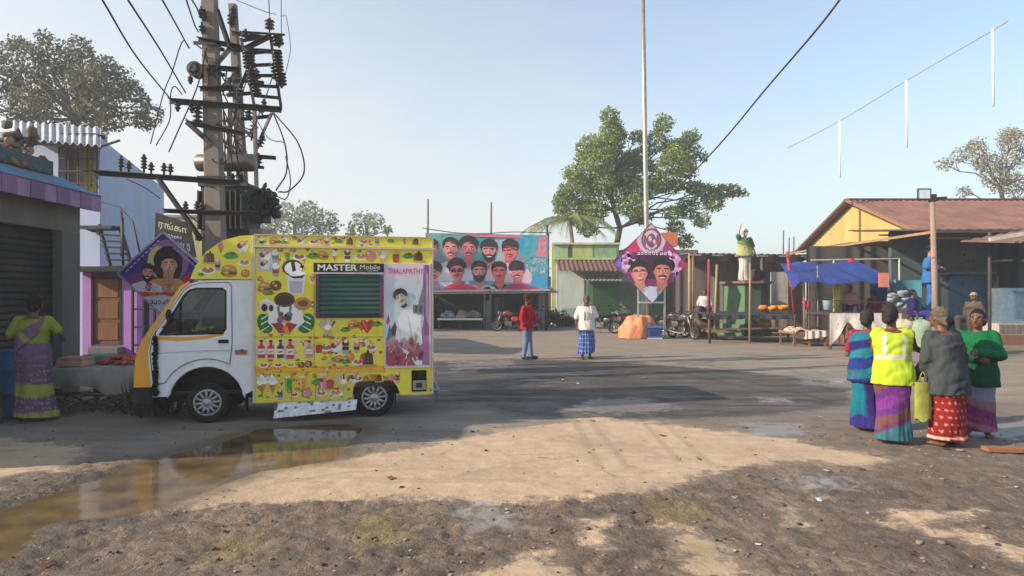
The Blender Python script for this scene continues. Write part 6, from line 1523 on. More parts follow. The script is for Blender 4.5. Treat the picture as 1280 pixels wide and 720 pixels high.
# orange tarpaulin heap and blue crate
mb = MB(); ox, oy = XP(797, 25.3), 25.3
def heap(u, v):
    a = 2 * PI * u; k = math.sin(v * PI / 2); h_ = .93 * math.cos(v * PI / 2) ** .7
    f = 1 + .06 * math.sin(a * 9 + 3 * v) * k + .09 * math.sin(a * 3 + 1) + .05 * math.sin(a * 5 - 7 * v)
    x = ox + .74 * k * f * math.cos(a) + .06 * (1 - k); return (x, oy + .6 * k * f * math.sin(a), max(.02, h_ * (1 + .16 * math.sin(a * 5 + v * 6) * k + .10 * math.sin(a * 8 - v * 9) * k)))
mb.sheet(heap, 44, 12, C(206, 130, 90), colf=lambda u, v: jit(C(208, 134, 92), .06))
tag(mb.build('tarpaulin_heap', 'tarp', org=(ox, oy, 0)), 'orange tarpaulin bundled over a heap of goods below the diamond hoarding', 'tarpaulin')
mb = MB(); bx, by = XP(817, 25), 25.0; mb.box((bx - .28, by - .25, .03), (bx + .28, by + .25, .5), C(50, 84, 150)); mb.box((bx - .31, by - .28, .44), (bx + .31, by + .28, .52), C(70, 110, 176)); mb.box((bx - .3, by - .27, 0), (bx + .3, by + .27, .06), C(180, 186, 196)); mb.box((bx - .2, by - .262, .15), (bx + .2, by - .251, .36), C(40, 62, 110))
tag(mb.build('blue_crate', 'matte', org=(bx, by, 0)), 'blue plastic crate standing between the orange heap and a motorcycle', 'crate')
# ------------------------------------------------------------------ canopy and dark wall behind the statue
cn = empty('stage_canopy', (XP(945, 31), 31, 0), 0, 'long low black roofed canopy with a dark cloth back wall behind the statue', 'canopy')
cx0, cx1 = XP(858, 31), XP(1032, 31)
mb = MB(); mb.sheet(lambda u, v: (cx0 + (cx1 - cx0) * u, 30.4 + 3.2 * v, ZP(317, 30.4) + .12 * v + .03 * math.sin(u * 140) - .1 * u), 150, 3, C(122, 112, 110), (0, 0, .03)); mb.build('roof', 'tin', cn, world=True)
mb = MB(); mb.sheet(lambda u, v: (cx0 + (cx1 - cx0) * u, 30.42 + .05 * math.sin(u * 40), ZP(317, 30.4) - .02 - .1 * u - v * (.22 + .1 * abs(math.sin(u * 19)))), 90, 4, C(48, 38, 42), (0, .01, 0)); mb.build('valance', 'cloth', cn, world=True)
mb = MB(); mb.sheet(lambda u, v: (cx0 + (cx1 - cx0) * u, 33.4 + .03 * math.sin(u * 60 + 3 * math.sin(u * 17)), 3.75 * (1 - v)), 120, 3, C(112, 106, 100), (0, .02, 0), colf=lambda u, v: C(116, 110, 104) if int(u * 9) % 4 else C(106, 98, 96)); mb.build('back_cloth', 'cloth', cn, world=True)
mb = MB(); mb.bar((cx0, 30.45, ZP(317, 30.4) - .06), (cx1, 30.45, ZP(317, 30.4) - .16), .07, .07, C(150, 140, 134)); mb.build('beam', 'wood', cn, world=True)
for px, c in ((862, C(160, 138, 92)), (866, C(150, 110, 80)), (952, C(96, 90, 84)), (1028, C(96, 90, 84))): mb = MB(); x = XP(px, 30.5); mb.cyl((x, 30.5, 0), (x, 30.5, 3.8), .08, .07, 8, c); mb.build('post', 'wood', cn, world=True)
for px, py0, lab in ((979, 288, 'thin bare rod standing above the stage canopy roof'), (986, 297, 'shorter bare rod next to the thin rod above the canopy roof'), (992, 296, 'slight rod closest to the yellow gable above the canopy roof')):
    mb = MB(); x = XP(px, 32); mb.cyl((x, 32, 3.6), (x + .02, 32, ZP(py0, 32)), .035, .03, 6, C(100, 92, 90)); tag(mb.build('roof_rod', 'iron', org=(x, 32, 3.6)), lab, 'rod')

# painted statue of a man with a raised arm, on a green pedestal
Ys = 27.5
pd = empty('statue_pedestal', (XP(932, Ys), Ys, 0), 0, 'octagonal green pedestal with a brown capping under the waving statue', 'pedestal')
oct_ = lambda r, z_: [Vector((XP(932, Ys) + r * math.cos(R(22.5 + 45 * k)), Ys + r * math.sin(R(22.5 + 45 * k)), z_)) for k in range(8)]
zt_ = ZP(352, Ys)
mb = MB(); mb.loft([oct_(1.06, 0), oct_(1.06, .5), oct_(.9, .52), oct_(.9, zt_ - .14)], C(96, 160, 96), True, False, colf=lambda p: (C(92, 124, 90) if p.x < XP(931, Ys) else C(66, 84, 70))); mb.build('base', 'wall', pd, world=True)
mb = MB(); mb.loft([oct_(.98, zt_ - .14), oct_(1.08, zt_ - .1), oct_(1.08, zt_)], C(130, 96, 84), True, False); mb.build('capping', 'wall', pd, world=True)
mb = MB(); mb.box((XP(964, 29), 28.9, .8), (XP(984, 29), 29.1, ZP(340, 29)), C(190, 180, 166)); tag(mb.build('pale_board', 'wall', org=(XP(974, 29), 29, 0)), 'tall pale upright board leaning behind the green pedestal', 'board')
mb = MB(); mb.lathe([(.1, 0), (.32, .25), (.36, .6), (.3, .8), (.001, .82)], 14, C(70, 60, 58), (XP(948, 28.6), 28.6, zt_)) if False else mb.ell((XP(946, Ys + .4), Ys + .45, zt_ + .3), (.38, .3, .3), C(62, 52, 50), 12, 8, None, .1)
tag(mb.build('dark_bundle', 'cloth', org=(XP(946, Ys), Ys + .4, zt_)), 'dark bundle resting at the feet of the waving statue', 'bundle')

# market stage: black sheet stretched on posts
sg_t = empty('market_stage', (XP(940, 23.5), 23.5, 0), 0, 'wide low stall covered with a black sheet in front of the statue', 'market stall')
mx0, mx1, my0, my1 = XP(884, 22.5), XP(995, 22.5), 22.5, 25.6; mz = ZP(393, 22.5)
mb = MB(); mb.sheet(lambda u, v: (mx0 + (mx1 - mx0) * u, my0 + (my1 - my0) * v, mz - .03 * math.sin(u * PI * 2) ** 2 + .05 * v), 30, 10, C(46, 44, 46), (0, 0, -.02)); mb.sheet(lambda u, v: (mx0 + (mx1 - mx0) * u, my0 - .01 + .02 * math.sin(u * 50), mz - .03 * math.sin(u * PI * 2) ** 2 - .16 * v), 60, 2, C(62, 60, 60), (0, -.01, 0)); mb.build('black_sheet', 'tarp', sg_t, world=True)
for px, c, h_, y in ((887, C(60, 50, 50), mz, my0 - .05), (937, C(150, 120, 90), 2.9, my0 - .12), (993, C(80, 66, 60), mz, my0 - .05), (893, C(60, 50, 50), mz, my1), (985, C(60, 50, 50), mz, my1)):
    mb = MB(); x = XP(px, y); mb.cyl((x, y, 0), (x + .02, y, h_), .045, .035, 7, c); mb.build('post', 'wood', sg_t, world=True)
mb = MB(); mb.bar((mx0, my0 + .1, .5), (mx1, my0 + .1, .55), .05, .06, C(120, 100, 80)); mb.build('brace_rail', 'wood', sg_t, world=True)
mb = MB(); mb.box((XP(886, 24), 24, .3), (XP(925, 24), 25, .38), C(150, 130, 100)); mb.box((XP(944, 24), 24, .32), (XP(990, 24), 25, .4), C(120, 104, 84)); mb.build('lower_shelf', 'wood', sg_t, world=True)
for px0, zt2, lab, y, c in ((886, 3.1, 'pink wrapped pole standing at the motorcycle side of the black stall', 23.6, C(150, 56, 72)), (991, 3.35, 'leaning pink wrapped pole at the blue canopy side of the black stall', 22.9, C(160, 64, 82))):
    mb = MB(); x = XP(px0, y); mb.tube([(x + (.02 if px0 < 900 else .1), y, 0), (x, y, zt2 * .5), (x - (.0 if px0 < 900 else .22), y, zt2)], .04, 8, C(150, 110, 100)); mb.tube([(x + (.0 if px0 < 900 else .06), y, .95), (x - (.0 if px0 < 900 else .2), y, zt2 - .05)], .052, 9, c)
    tag(mb.build('wrapped_pole', 'cloth', org=(x, y, 0)), lab, 'pole')
mb = MB(); x = XP(893, 24.5); mb.tube([(x, 24.5, 0), (x + .1, 24.5, 2.95)], .05, 8, C(150, 134, 90)); tag(mb.build('bamboo_pole', 'wood', org=(x, 24.5, 0)), 'thin yellow bamboo pole behind the pink pole by the motorcycles', 'pole')
mb = MB(); x = XP(880, 26.5)
for k in range(3): mb.ell((x + random.uniform(-.1, .1), 26.5, .22 + .2 * k), (.26, .22, .2), jit(C(60, 150, 90), .2), 10, 7, None, .1)
tag(mb.build('green_sack', 'tarp', org=(x, 26.5, 0)), 'bright green plastic sack under the end of the black stall', 'sack')
mb = MB(); mb.ell((XP(956, 24.6), 24.6, .62), (.26, .24, .26), C(206, 160, 50), 14, 10); tag(mb.build('yellow_pot', 'ceramic', org=(XP(956, 24.6), 24.6, .4)), 'round yellow pot on the low shelf of the black stall', 'pot')
mb = MB(); 
for k in range(9): mb.ell((XP(966, 24) + random.uniform(-.4, .4), 24 + random.uniform(-.2, .2), mz + .12 + random.uniform(0, .14)), (.2, .16, .1), jit(C(206, 130, 50), .25), 9, 6, None, .15)
tag(mb.build('orange_cloth_heap', 'cloth', org=(XP(966, 24), 24, mz)), 'crumpled orange cloth on the black stall top', 'cloth')

# ------------------------------------------------------------------ yellow gabled hall with rusty tin roof
hall = empty('gabled_hall', (24, 30, 0), 0, 'yellow gabled hall with a rusty brown tin roof', 'hall')
X0 = 17.0; ye0, ye1, yr = 26.0, 36.0, 31.0; ze, zr_ = 4.55, ZP(250.5, 31)
mb = MB()
prof = [(ye0, 0), (ye1, 0), (ye1, ze - .1), (yr, zr_ - .12), (ye0, ze - .1)]
mb.prism(prof, lambda y, z_, x: Vector((x, y, z_)), X0, X0 + .25, C(190, 164, 98)); mb.box((X0 + .25, ye0, 0), (46, ye0 + .2, ze - .12), C(160, 140, 90))
mb.build('wall', vc('yellow_limewash', .9, n_scale=1.1, n_amt=.3, bump=.4, b_scale=18, b_dist=.015, dirt=.7, dirt_col=(.3, .2, .11), stretch=(1, 1, .3)), hall, world=True)
mb = MB()
for sgn in (1, -1):
    yo = ye0 - .7 if sgn > 0 else ye1 + .7; zo = ze - (zr_ - ze) * .7 / 5
    mb.sheet(lambda u, v: (X0 - .45 + 30 * u, yr + (yo - yr) * v, zr_ + (zo - zr_) * v + .03 * math.sin(u * 620)), 560, 3, C(138, 98, 82), (0, 0, .03))
mb.bar((X0 - .45, yr, zr_ + .05), (46, yr, zr_ + .05), .35, .06, C(120, 76, 70)); mb.build('roof', 'tin', hall, world=True)
mb = MB(); mb.bar((X0 - .42, yr, zr_ + .01), (X0 - .42, ye0 - .7, ze - .3), .05, .14, C(150, 112, 84)); mb.bar((X0 - .42, yr, zr_ + .01), (X0 - .42, ye1 + .7, ze - .3), .05, .14, C(96, 66, 56)); mb.build('barge_board', 'wood', hall, world=True)
mb = MB(); x, y = 22.6, 26.2; mb.cyl((x, y, 4.4), (x, y, 5.9), .03, .03, 6, C(150, 110, 100)); mb.build('vent_pipe', 'iron', hall, world=True)
# lean-to with dark wall in front
lt = empty('lean_to', (19, 23, 0), 0, 'dark lean-to shed with slate blue wall under the hall roof', 'shed')
mb = MB(); mb.sheet(lambda u, v: (14.0 + 14 * u, 26.0 - 5.4 * v, 4.42 - .55 * v + .025 * math.sin(u * 260)), 240, 4, C(96, 74, 68), (0, 0, .03)); mb.sheet(lambda u, v: (14.0 + 3.2 * v, 26.0 + 6 * u, 3.92 + .12 * v), 4, 4, C(110, 84, 74), (0, 0, .03)); mb.build('tin_roof', 'tin', lt, world=True)
mb = MB(); mb.bar((14.0, 20.6, 3.83), (14.05, 32, 3.9), .06, .09, C(160, 126, 94)); mb.bar((14.0, 20.62, 3.84), (28, 20.62, 3.84), .08, .1, C(80, 66, 60)); mb.bar((14.4, 21.5, 3.7), (28, 21.5, 3.72), .06, .06, C(160, 130, 110)); mb.bar((14.1, 24, 4.05), (28, 24, 4.1), .06, .06, C(110, 90, 80)); mb.build('rafter', 'wood', lt, world=True)
mb = MB(); mb.box((15.2, 25.0, 0), (30, 25.2, 4.3), C(84, 98, 104)); mb.box((XP(1258, 24.6), 24.0, 0), (XP(1258, 24.6) + .12, 24.997, 4.0), C(66, 78, 84)); mb.build('wall', 'wall', lt, world=True)
for px in (1022, 1070): mb = MB(); x = XP(px, 28.5); mb.cyl((x, 28.5, 0), (x, 28.5, 3.9), .08, .07, 8, C(190, 160, 120)); mb.build('post', 'wood', lt, world=True)
mb = MB(); x0_, x1_ = XP(1187, 24.9), XP(1232, 24.9); mb.box((x0_, 24.9, 0), (x1_, 24.994, ZP(345, 24.9)), C(50, 84, 116)); mb.box((x0_ + .5, 24.87, .2), (x1_ - .7, 24.897, ZP(352, 24.9)), C(60, 84, 104)); mb.build('blue_door', 'metal', lt, world=True)
mb = MB(); mb.box((XP(1183, 24.5), 24.3, ZP(343, 24.5)), (XP(1240, 24.5), 24.997, ZP(340, 24.5)), C(110, 122, 128)); mb.box((XP(1250, 24.5), 24.3, ZP(327, 24.5)), (XP(1300, 24.5), 24.997, ZP(324.5, 24.5)), C(206, 200, 190)); mb.build('ledge', 'wall', lt, world=True)
mb = MB(); mb.box((XP(1202, 24.9), 24.96, ZP(328, 24.9)), (XP(1222, 24.9), 24.993, ZP(314, 24.9)), C(110, 116, 116)); pn = mb.build('notice_panel', 'wall', lt, world=True)
mb = MB(); d = Draw(mb, lambda x, z_, l: Vector((x, 24.957 - l, z_)), .002); d.script(XP(1204, 24.9), ZP(327, 24.9), XP(1220, 24.9), ZP(324, 24.9), C(30, 30, 32), 6); d.ell(XP(1206, 24.9), ZP(318, 24.9), .06, .06, C(40, 40, 42)); mb.build('notice_lettering', 'matte', pn, world=True)
for i, (px, py, w_, h_, lab) in enumerate(((1248, 356, 9, 22, 'torn white poster on the dark wall beside the corner post'), (1239, 366, 7, 10, 'small torn white bill on the dark wall, nearer the blue door'))):
    mb = MB(); x = XP(px, 24.9); z_ = ZP(py, 24.9); k = 24.9 / F
    mb.add([(x + a * w_ * k, 24.985, z_ + b_ * h_ * k) for a, b_ in ((-.5, -.2), (-.1, -.5), (.3, -.45), (.25, -.1), (.5, .1), (.4, .5), (.1, .5), (-.05, .2), (-.35, .1))], [tuple(range(9))], C(150, 160, 166)); tag(mb.build('torn_poster', 'cloth', org=(x, 24.985, z_)), lab, 'poster')
mb = MB(); mb.box((XP(1254, 22), 22, .75), (XP(1300, 22), 22.6, ZP(360, 22)), C(150, 176, 196)); mb.box((XP(1268, 22), 21.96, .9), (XP(1290, 22), 21.997, ZP(364, 22)), C(120, 144, 166)); tag(mb.build('pale_cupboard', 'metal', org=(XP(1275, 22), 22.3, .75)), 'pale blue metal cupboard standing on stacked crates at the edge', 'cupboard')
mb = MB(); mb.box((XP(1240, 21.6), 21.6, 0), (XP(1310, 21.6), 22.7, .35), C(130, 96, 76)); mb.box((XP(1250, 21.7), 21.75, .35), (XP(1310, 21.7), 22.7, .745), C(176, 166, 156)); 
for k in range(8): mb.box((XP(1251 + k * 7, 21.7), 21.73, .4), (XP(1256 + k * 7, 21.7), 21.747, .7), C(120, 110, 106))
tag(mb.build('wooden_platform', 'wood', org=(XP(1270, 21.7), 22, 0)), 'brown wooden platform with a pale crate base under the cupboard', 'platform')
# side canopy at the far edge
sc_ = empty('side_canopy', (XP(1300, 19), 19, 0), 0, 'rusty red tin canopy on a post at the frame edge', 'canopy')
mb = MB(); mb.sheet(lambda u, v: (XP(1236, 19) + 5.5 * u, 20.2 - 2.4 * v, ZP(298, 19) + .95 * u - .25 * v + .02 * math.sin(u * 90)), 90, 3, C(126, 94, 84), (0, 0, .03)); mb.build('tin_roof', 'tin', sc_, world=True)
mb = MB(); mb.bar((XP(1232, 18), 17.85, ZP(300, 18)), (XP(1232, 18) + 5.6, 17.85, ZP(300, 18) + .96), .07, .1, C(200, 190, 180)); mb.cyl((XP(1320, 18), 18, 0), (XP(1320, 18), 18, 4.2), .07, .06, 8, C(120, 110, 104)); mb.cyl((XP(1240, 20), 20.1, 0), (XP(1240, 20), 20.1, 3.75), .05, .05, 8, C(70, 66, 66)); mb.build('frame', 'wood', sc_, world=True)

# turquoise enclosure round the blue statue
Yq = 22.0
te = empty('turquoise_enclosure', (XP(1162, Yq), Yq + .6, 0), 0, 'rounded turquoise painted plinth that the blue suited statue stands on', 'plinth')
mb = MB(); qx = XP(1163, Yq)
mb.lathe([(.72, 0), (.72, 1.05), (.66, 1.12), (.001, 1.13)], 28, C(62, 140, 156), (qx, Yq + .5, 0)); mb.build('base', 'wall', te, world=True)
mb = MB()
def shell(u, v):
    a = PI * (.3 + .66 * u); return (qx + .82 * math.cos(a), Yq + .55 + .8 * math.sin(a), 1.1 + 1.2 * v)
mb.sheet(shell, 24, 4, C(62, 140, 156), (0, .04, 0), colf=lambda u, v: C(62, 140, 156) if not (.45 < v < .7 and u > .6) else C(190, 170, 130)); mb.build('back_shell', 'wall', te, world=True)
# lamp pole
lp = empty('lamp_pole', (XP(1169, 17), 17, 0), 0, 'slim brown pole with a square floodlight on its crossarm', 'lamp pole')
mb = MB(); mb.tube([(XP(1169, 17), 17, 0), (XP(1168.5, 17), 17, 2), (XP(1165, 17), 17, ZP(246, 17))], [.085, .075, .06], 10, C(150, 124, 110)); mb.build('pole', 'wood', lp, world=True)
mb = MB(); mb.bar((XP(1147, 17), 17, ZP(249.5, 17)), (XP(1183, 17), 17, ZP(247, 17)), .06, .06, C(56, 48, 48)); mb.box((XP(1162, 17), 16.93, ZP(252, 17)), (XP(1169, 17), 17.07, ZP(243, 17)), C(56, 48, 48)); mb.build('crossarm', 'iron', lp, world=True)
mb = MB(); fx0, fx1, fz0, fz1 = XP(1146, 17), XP(1162, 17), ZP(249, 17), ZP(236.5, 17)
for a, b_ in (((fx0, fz0), (fx1, fz0)), ((fx1, fz0), (fx1, fz1)), ((fx1, fz1), (fx0, fz1)), ((fx0, fz1), (fx0, fz0))): mb.bar((a[0], 16.96, a[1]), (b_[0], 16.96, b_[1]), .03, .022, C(84, 80, 80), Vector((0, 1, 0)))
fl = mb.build('floodlight', 'metal', lp, world=True)
mb = MB(); mb.box((fx0 + .012, 16.955, fz0 + .012), (fx1 - .012, 16.975, fz1 - .012), C(214, 222, 230)); mb.build('lamp_glass', 'matte', fl, world=True)

# ------------------------------------------------------------------ blue tarpaulin stall
tt = empty('tarpaulin_stall', (XP(1055, 22.5), 22.5, 0), 0, 'market stall roofed with a sagging bright blue tarpaulin on thin poles', 'stall')
ty0, ty1 = 21.6, 24.6
fl_, fr_ = XP(991, ty0), XP(1118, ty0)
def tarp(u, v):
    x = fl_ + (fr_ - fl_) * u + .55 * v * (1 - u) * 1.3
    zf = ZP(354, ty0); zk = ZP(329, ty1)
    z_ = zf + (zk - zf) * min(1, v * 1.25) ** .8 - .14 * math.sin(PI * min(1, v)) * math.sin(PI * u) + .03 * math.sin(u * 31) * (1 - v) + .05 * math.sin(u * 12 + v * 4)
    if u < .08: z_ -= .25 * (1 - u / .08) * (1 - v)
    return (x, ty0 + (ty1 - ty0) * v, z_)
mb = MB(); mb.sheet(tarp, 44, 20, C(36, 56, 126), (0, 0, .012), colf=lambda u, v: jit(C(36, 56, 124), .06)); mb.sheet(lambda u, v: (XP(1088, 23) + .8 * u, 23 + .3 * u, ZP(350, 23) - .9 * v), 8, 6, C(40, 56, 120), (0, .012, 0)); mb.build('tarpaulin', 'tarp', tt, world=True)
mb = MB(); mb.sheet(lambda u, v: (XP(1004, 26) + (16.9 - XP(1004, 26)) * u, 25.7 + .03 * math.sin(u * 40 + 2 * math.sin(u * 13)), 3.75 * (1 - v) + .02), 60, 3, C(84, 78, 74), (0, .02, 0)); mb.build('back_cloth', 'cloth', tt, world=True)  # dark sheet added to stand for the shade under the roof behind
for px, y, pt, c in ((1006, 21.8, 349, C(110, 96, 86)), (1023, 22.4, 332, C(120, 110, 110)), (1043, 24.4, 325, C(214, 196, 110)), (1125, 24.4, 323, C(190, 190, 190)), (1012, 24.4, 328, C(96, 88, 84))):
    mb = MB(); mb.cyl((XP(px, y), y, 0), (XP(px - 1, y), y, ZP(pt, y)), .035, .03, 7, c); mb.build('pole', 'wood', tt, world=True)
mb = MB(); mb.bar(P(1014, 325, 24.4), P(1126, 323, 24.4), .05, .05, C(190, 186, 180)); mb.bar(P(990, 352, 21.65), P(1120, 352, 21.65), .04, .04, C(120, 120, 130)) if False else None; mb.build('ridge_rail', 'wood', tt, world=True)
mb = MB(); mb.bar(P(1018, 394, 22), P(1060, 394, 22), .05, .05, C(90, 80, 74)); mb.bar(P(1005, 408, 22), P(1040, 412, 22), .04, .04, C(90, 80, 74)); mb.bar(P(1012, 375, 22), P(1118, 378, 22), .03, .03, C(110, 100, 94)); mb.build('side_rail', 'wood', tt, world=True)
mb = MB(); mb.tube([P(1063, 323, 24.4) , P(1063, 340, 24.4)], .1, 8, C(206, 40, 60)); tag(mb.build('red_cloth_tie', 'cloth', org=P(1063, 323, 24.4)), 'red cloth tied on the rail above the blue tarpaulin', 'cloth')
mb = MB(); mb.tube([P(1047, 356, 22.6), P(1046, 386, 22.6)], .11, 9, C(196, 196, 90)); tag(mb.build('yellow_garland', 'cloth', org=P(1047, 356, 22.6)), 'yellow garland hanging under the blue tarpaulin', 'garland')
mb = MB(); mb.box(P(1098, 359, 21.5) - Vector((0, .02, 0)), P(1111, 341, 21.5), C(226, 130, 110)); tag(mb.build('orange_notice', 'flex', org=P(1105, 341, 21.5)), 'small orange notice hanging at the end of the blue tarpaulin', 'notice')
mb = MB(); mb.tube([P(1008, 376, 21.9), P(1008, 387, 21.9)], [.1, .13], 9, C(206, 60, 84)); mb.tube([P(1004, 377, 21.9), P(1012, 386, 21.9)], .05, 6, C(214, 80, 100)); tag(mb.build('pink_bag', 'cloth', org=P(1008, 387, 21.9)), 'pink bag hanging from the stall pole by the charpoy', 'bag')
mb = MB(); c_ = P(1035, 387, 21.5); mb.lathe([(.14, 0), (.17, .3), (.18, .31), (.16, .3), (.13, .02), (.001, .02)], 14, C(170, 190, 206), c_); tag(mb.build('pale_bucket', 'ceramic', org=c_), 'pale blue bucket on the stall counter beside the garland', 'bucket')
# counter with white cloth
ct = empty('stall_counter', (XP(1060, 20.2), 20.2, 0), 0, 'dark topped stall counter hung with a white cloth beside the women', 'counter')
ca, cb, cz_ = XP(1034, 20), XP(1120, 20), ZP(391, 20)
mb = MB(); mb.box((ca, 19.8, cz_ - .06), (cb, 21.4, cz_), C(70, 56, 48)); mb.build('tabletop', 'wood', ct, world=True)
for x in (ca + .05, cb - .05):
    for y in (19.9, 21.3): mb = MB(); mb.bar((x, y, 0), (x, y, cz_ - .06), .07, .07, C(90, 72, 58)); mb.build('leg', 'wood', ct, world=True)
mb = MB(); mb.sheet(lambda u, v: (ca - .03 + (cb - ca + .06) * u, 19.76 + .03 * math.sin(u * 28) * v, (cz_ - .01) - (cz_ - .12) * v * (1 - .72 * math.exp(-((u - .26) / .15) ** 2) * (1 if v > .0 else 0))), 60, 10, C(222, 212, 204), (0, .01, 0), colf=lambda u, v: jit(C(222, 212, 204), .03) if random.random() > .05 else C(206, 160, 150)); mb.build('white_cloth', 'cloth', ct, world=True)
# charpoy with folded bedding
cp = empty('charpoy_bed', (XP(1012, 21.4), 21.4, 0), 0, 'small rope bed with a red and white quilt by the white cloth', 'bed')
ka, kb = XP(992, 21), XP(1034, 21)
mb = MB(); mb.box((ka, 21.0, .42), (kb, 22.2, .5), C(150, 110, 84)); mb.build('bed_frame', 'wood', cp, world=True)
for x in (ka + .04, (ka + kb) / 2, kb - .04):
    for y in (21.04, 22.1): mb = MB(); mb.bar((x, y, 0), (x, y, .55), .06, .06, C(130, 84, 66)); mb.build('leg', 'wood', cp, world=True)
mb = MB(); mb.sheet(lambda u, v: (ka + .02 + (kb - ka) * (.02 + .36 * u), 20.97 + .9 * v, .52 + .1 * math.sin(PI * u) + .04 * math.sin(v * 9)), 16, 12, C(206, 90, 70), (0, 0, -.05), colf=lambda u, v: C(214, 96, 74) if int(u * 8) % 2 else C(222, 190, 176)); mb.sheet(lambda u, v: (ka + (kb - ka) * .36 + (kb - ka) * .66 * u, 20.95 + .02 * math.sin(u * 20), .53 - (.28 - .1 * u) * v), 18, 4, C(216, 208, 196), (0, .9, 0)); mb.build('quilt', 'cloth', cp, world=True)
mb = MB(); mb.bar((ka, 21.1, .14), (kb, 21.1, .14), .04, .04, C(130, 84, 66)); mb.build('stretcher', 'wood', cp, world=True)
# heap of sacks behind the women and pale barrels
for i, (px, y, r_, c, lab) in enumerate(((1130, 19.2, .34, C(176, 166, 140), 'cream sack behind the woman in the yellow vest'), (1152, 19.0, .36, C(140, 156, 134), 'pale green sack below the turquoise plinth'))):
    mb = MB(); x = XP(px, y); mb.sheet(lambda u, v: (x + (r_ * .9 * (.85 + .25 * math.sin(v * PI))) * math.cos(2 * PI * u) * (1 if v < .98 else .1), y + r_ * .8 * math.sin(2 * PI * u) * (1 if v < .98 else .1), .98 * v + .03 * math.sin(u * 25)), 24, 10, c); tag(mb.build('grain_sack', 'cloth', org=(x, y, 0)), lab, 'sack')
mb = MB()
for k in range(12): mb.ell((XP(1123, 20.6) + random.uniform(-.25, .25), 20.6, 1.5 + random.uniform(-.2, .3)), (.15, .13, .09), jit(C(140, 140, 146), .4), 9, 7, None, .25)
mb.box((XP(1123, 20.6) - .35, 20.4, 0), (XP(1123, 20.6) + .35, 20.9, 1.3), C(110, 100, 94))
tag(mb.build('bundle_stack', 'cloth', org=(XP(1123, 20.6), 20.6, 0)), 'stack of pale bundles beside the seated woman in dark blue', 'bundle')
mb = MB(); x, y = GP(1275, 566).x, GP(1275, 566).y; mb.box((x - .35, y - .07, .015), (x + .6, y + .07, .055), C(150, 100, 64), Matrix.Translation((x, y, 0)) @ Matrix.Rotation(-.1, 4, 'Z') @ Matrix.Translation((-x, -y, 0))); tag(mb.build('timber_plank', 'wood', org=(x, y, 0)), 'short brown plank lying on the mud near the woman in green', 'plank')

# ------------------------------------------------------------------ cables in the open sky
wire([P(1060, -14, 11), P(1020, 38, 12), P(960, 108, 14), P(888, 193, 17), P(820, 262, 26.9)], .02, 'thick black cable coming down across the open sky to the flagpole')
wire([P(1260, 26, 7.6), P(1241, 38, 7.96), P(1133, 101, 9.4), P(1050, 151, 10.8), P(985, 185, 13)], .006, 'thin sagging wire in the sky that carries the hanging white tubes', C(150, 130, 136))
for px, p0_, p1_, Y, lab in ((1049.5, 151, 222, 10.8, 'shortest looking white tube hanging from the thin sky wire'), (1133, 101, 184, 9.4, 'middle white tube hanging from the thin sky wire'), (1241, 36, 133, 7.96, 'longest looking white tube hanging from the thin sky wire')):
    mb = MB(); mb.cyl(P(px, p0_, Y), P(px + .7, p1_, Y), .018, .013, 8, C(246, 246, 248)); tag(mb.build('hanging_tube', 'lens', org=P(px, p0_, Y)), lab, 'tube', 'white tubes hanging from a wire')
# ------------------------------------------------------------------ trees
def leaf_cloud(mb, centre, r, n, size, cols, flat=.8, shell=.45, drop=0.0):
    """n small leaf sprays through one clump of crown"""
    c = np.array(centre)
    d = rng.normal(size=(n, 3)); d /= np.linalg.norm(d, axis=1)[:, None]
    rad = r * (shell + (1 - shell) * rng.random(n)) ** .7 * (.55 + .6 * vnoise(d * 2.2 + c, 4))
    p = c + d * rad[:, None] * np.array([1, 1, flat])
    a = rng.normal(size=(n, 3)); a[:, 2] -= drop; a /= np.linalg.norm(a, axis=1)[:, None]
    b = np.cross(a, rng.normal(size=(n, 3))); b /= np.linalg.norm(b, axis=1)[:, None]
    s = size * (.6 + .8 * rng.random(n))[:, None]
    k = rng.integers(0, len(cols), n); br = .75 + .5 * rng.random(n)
    for i in range(n):
        q = p[i]; u = a[i] * s[i]; w_ = b[i] * s[i] * .42; cc = cols[k[i]]
        mb.add([q, q + u * .45 + w_, q + u, q + u * .5 - w_], [(0, 1, 2, 3)], (cc[0] * br[i], cc[1] * br[i], cc[2] * br[i]))
def limb(mb, a, b_, r0, r1, col, bend=.12):
    a, b_ = Vector(a), Vector(b_); L_ = (b_ - a).length
    m1 = a.lerp(b_, .35) + Vector((random.uniform(-1, 1), random.uniform(-1, 1), random.uniform(-.3, 1))) * L_ * bend
    m2 = a.lerp(b_, .7) + Vector((random.uniform(-1, 1), random.uniform(-1, 1), random.uniform(-.3, .6))) * L_ * bend
    mb.tube([a, m1, m2, b_], [r0, r0 * .75 + r1 * .25, r0 * .4 + r1 * .6, r1], 7, col)
    return m1, m2
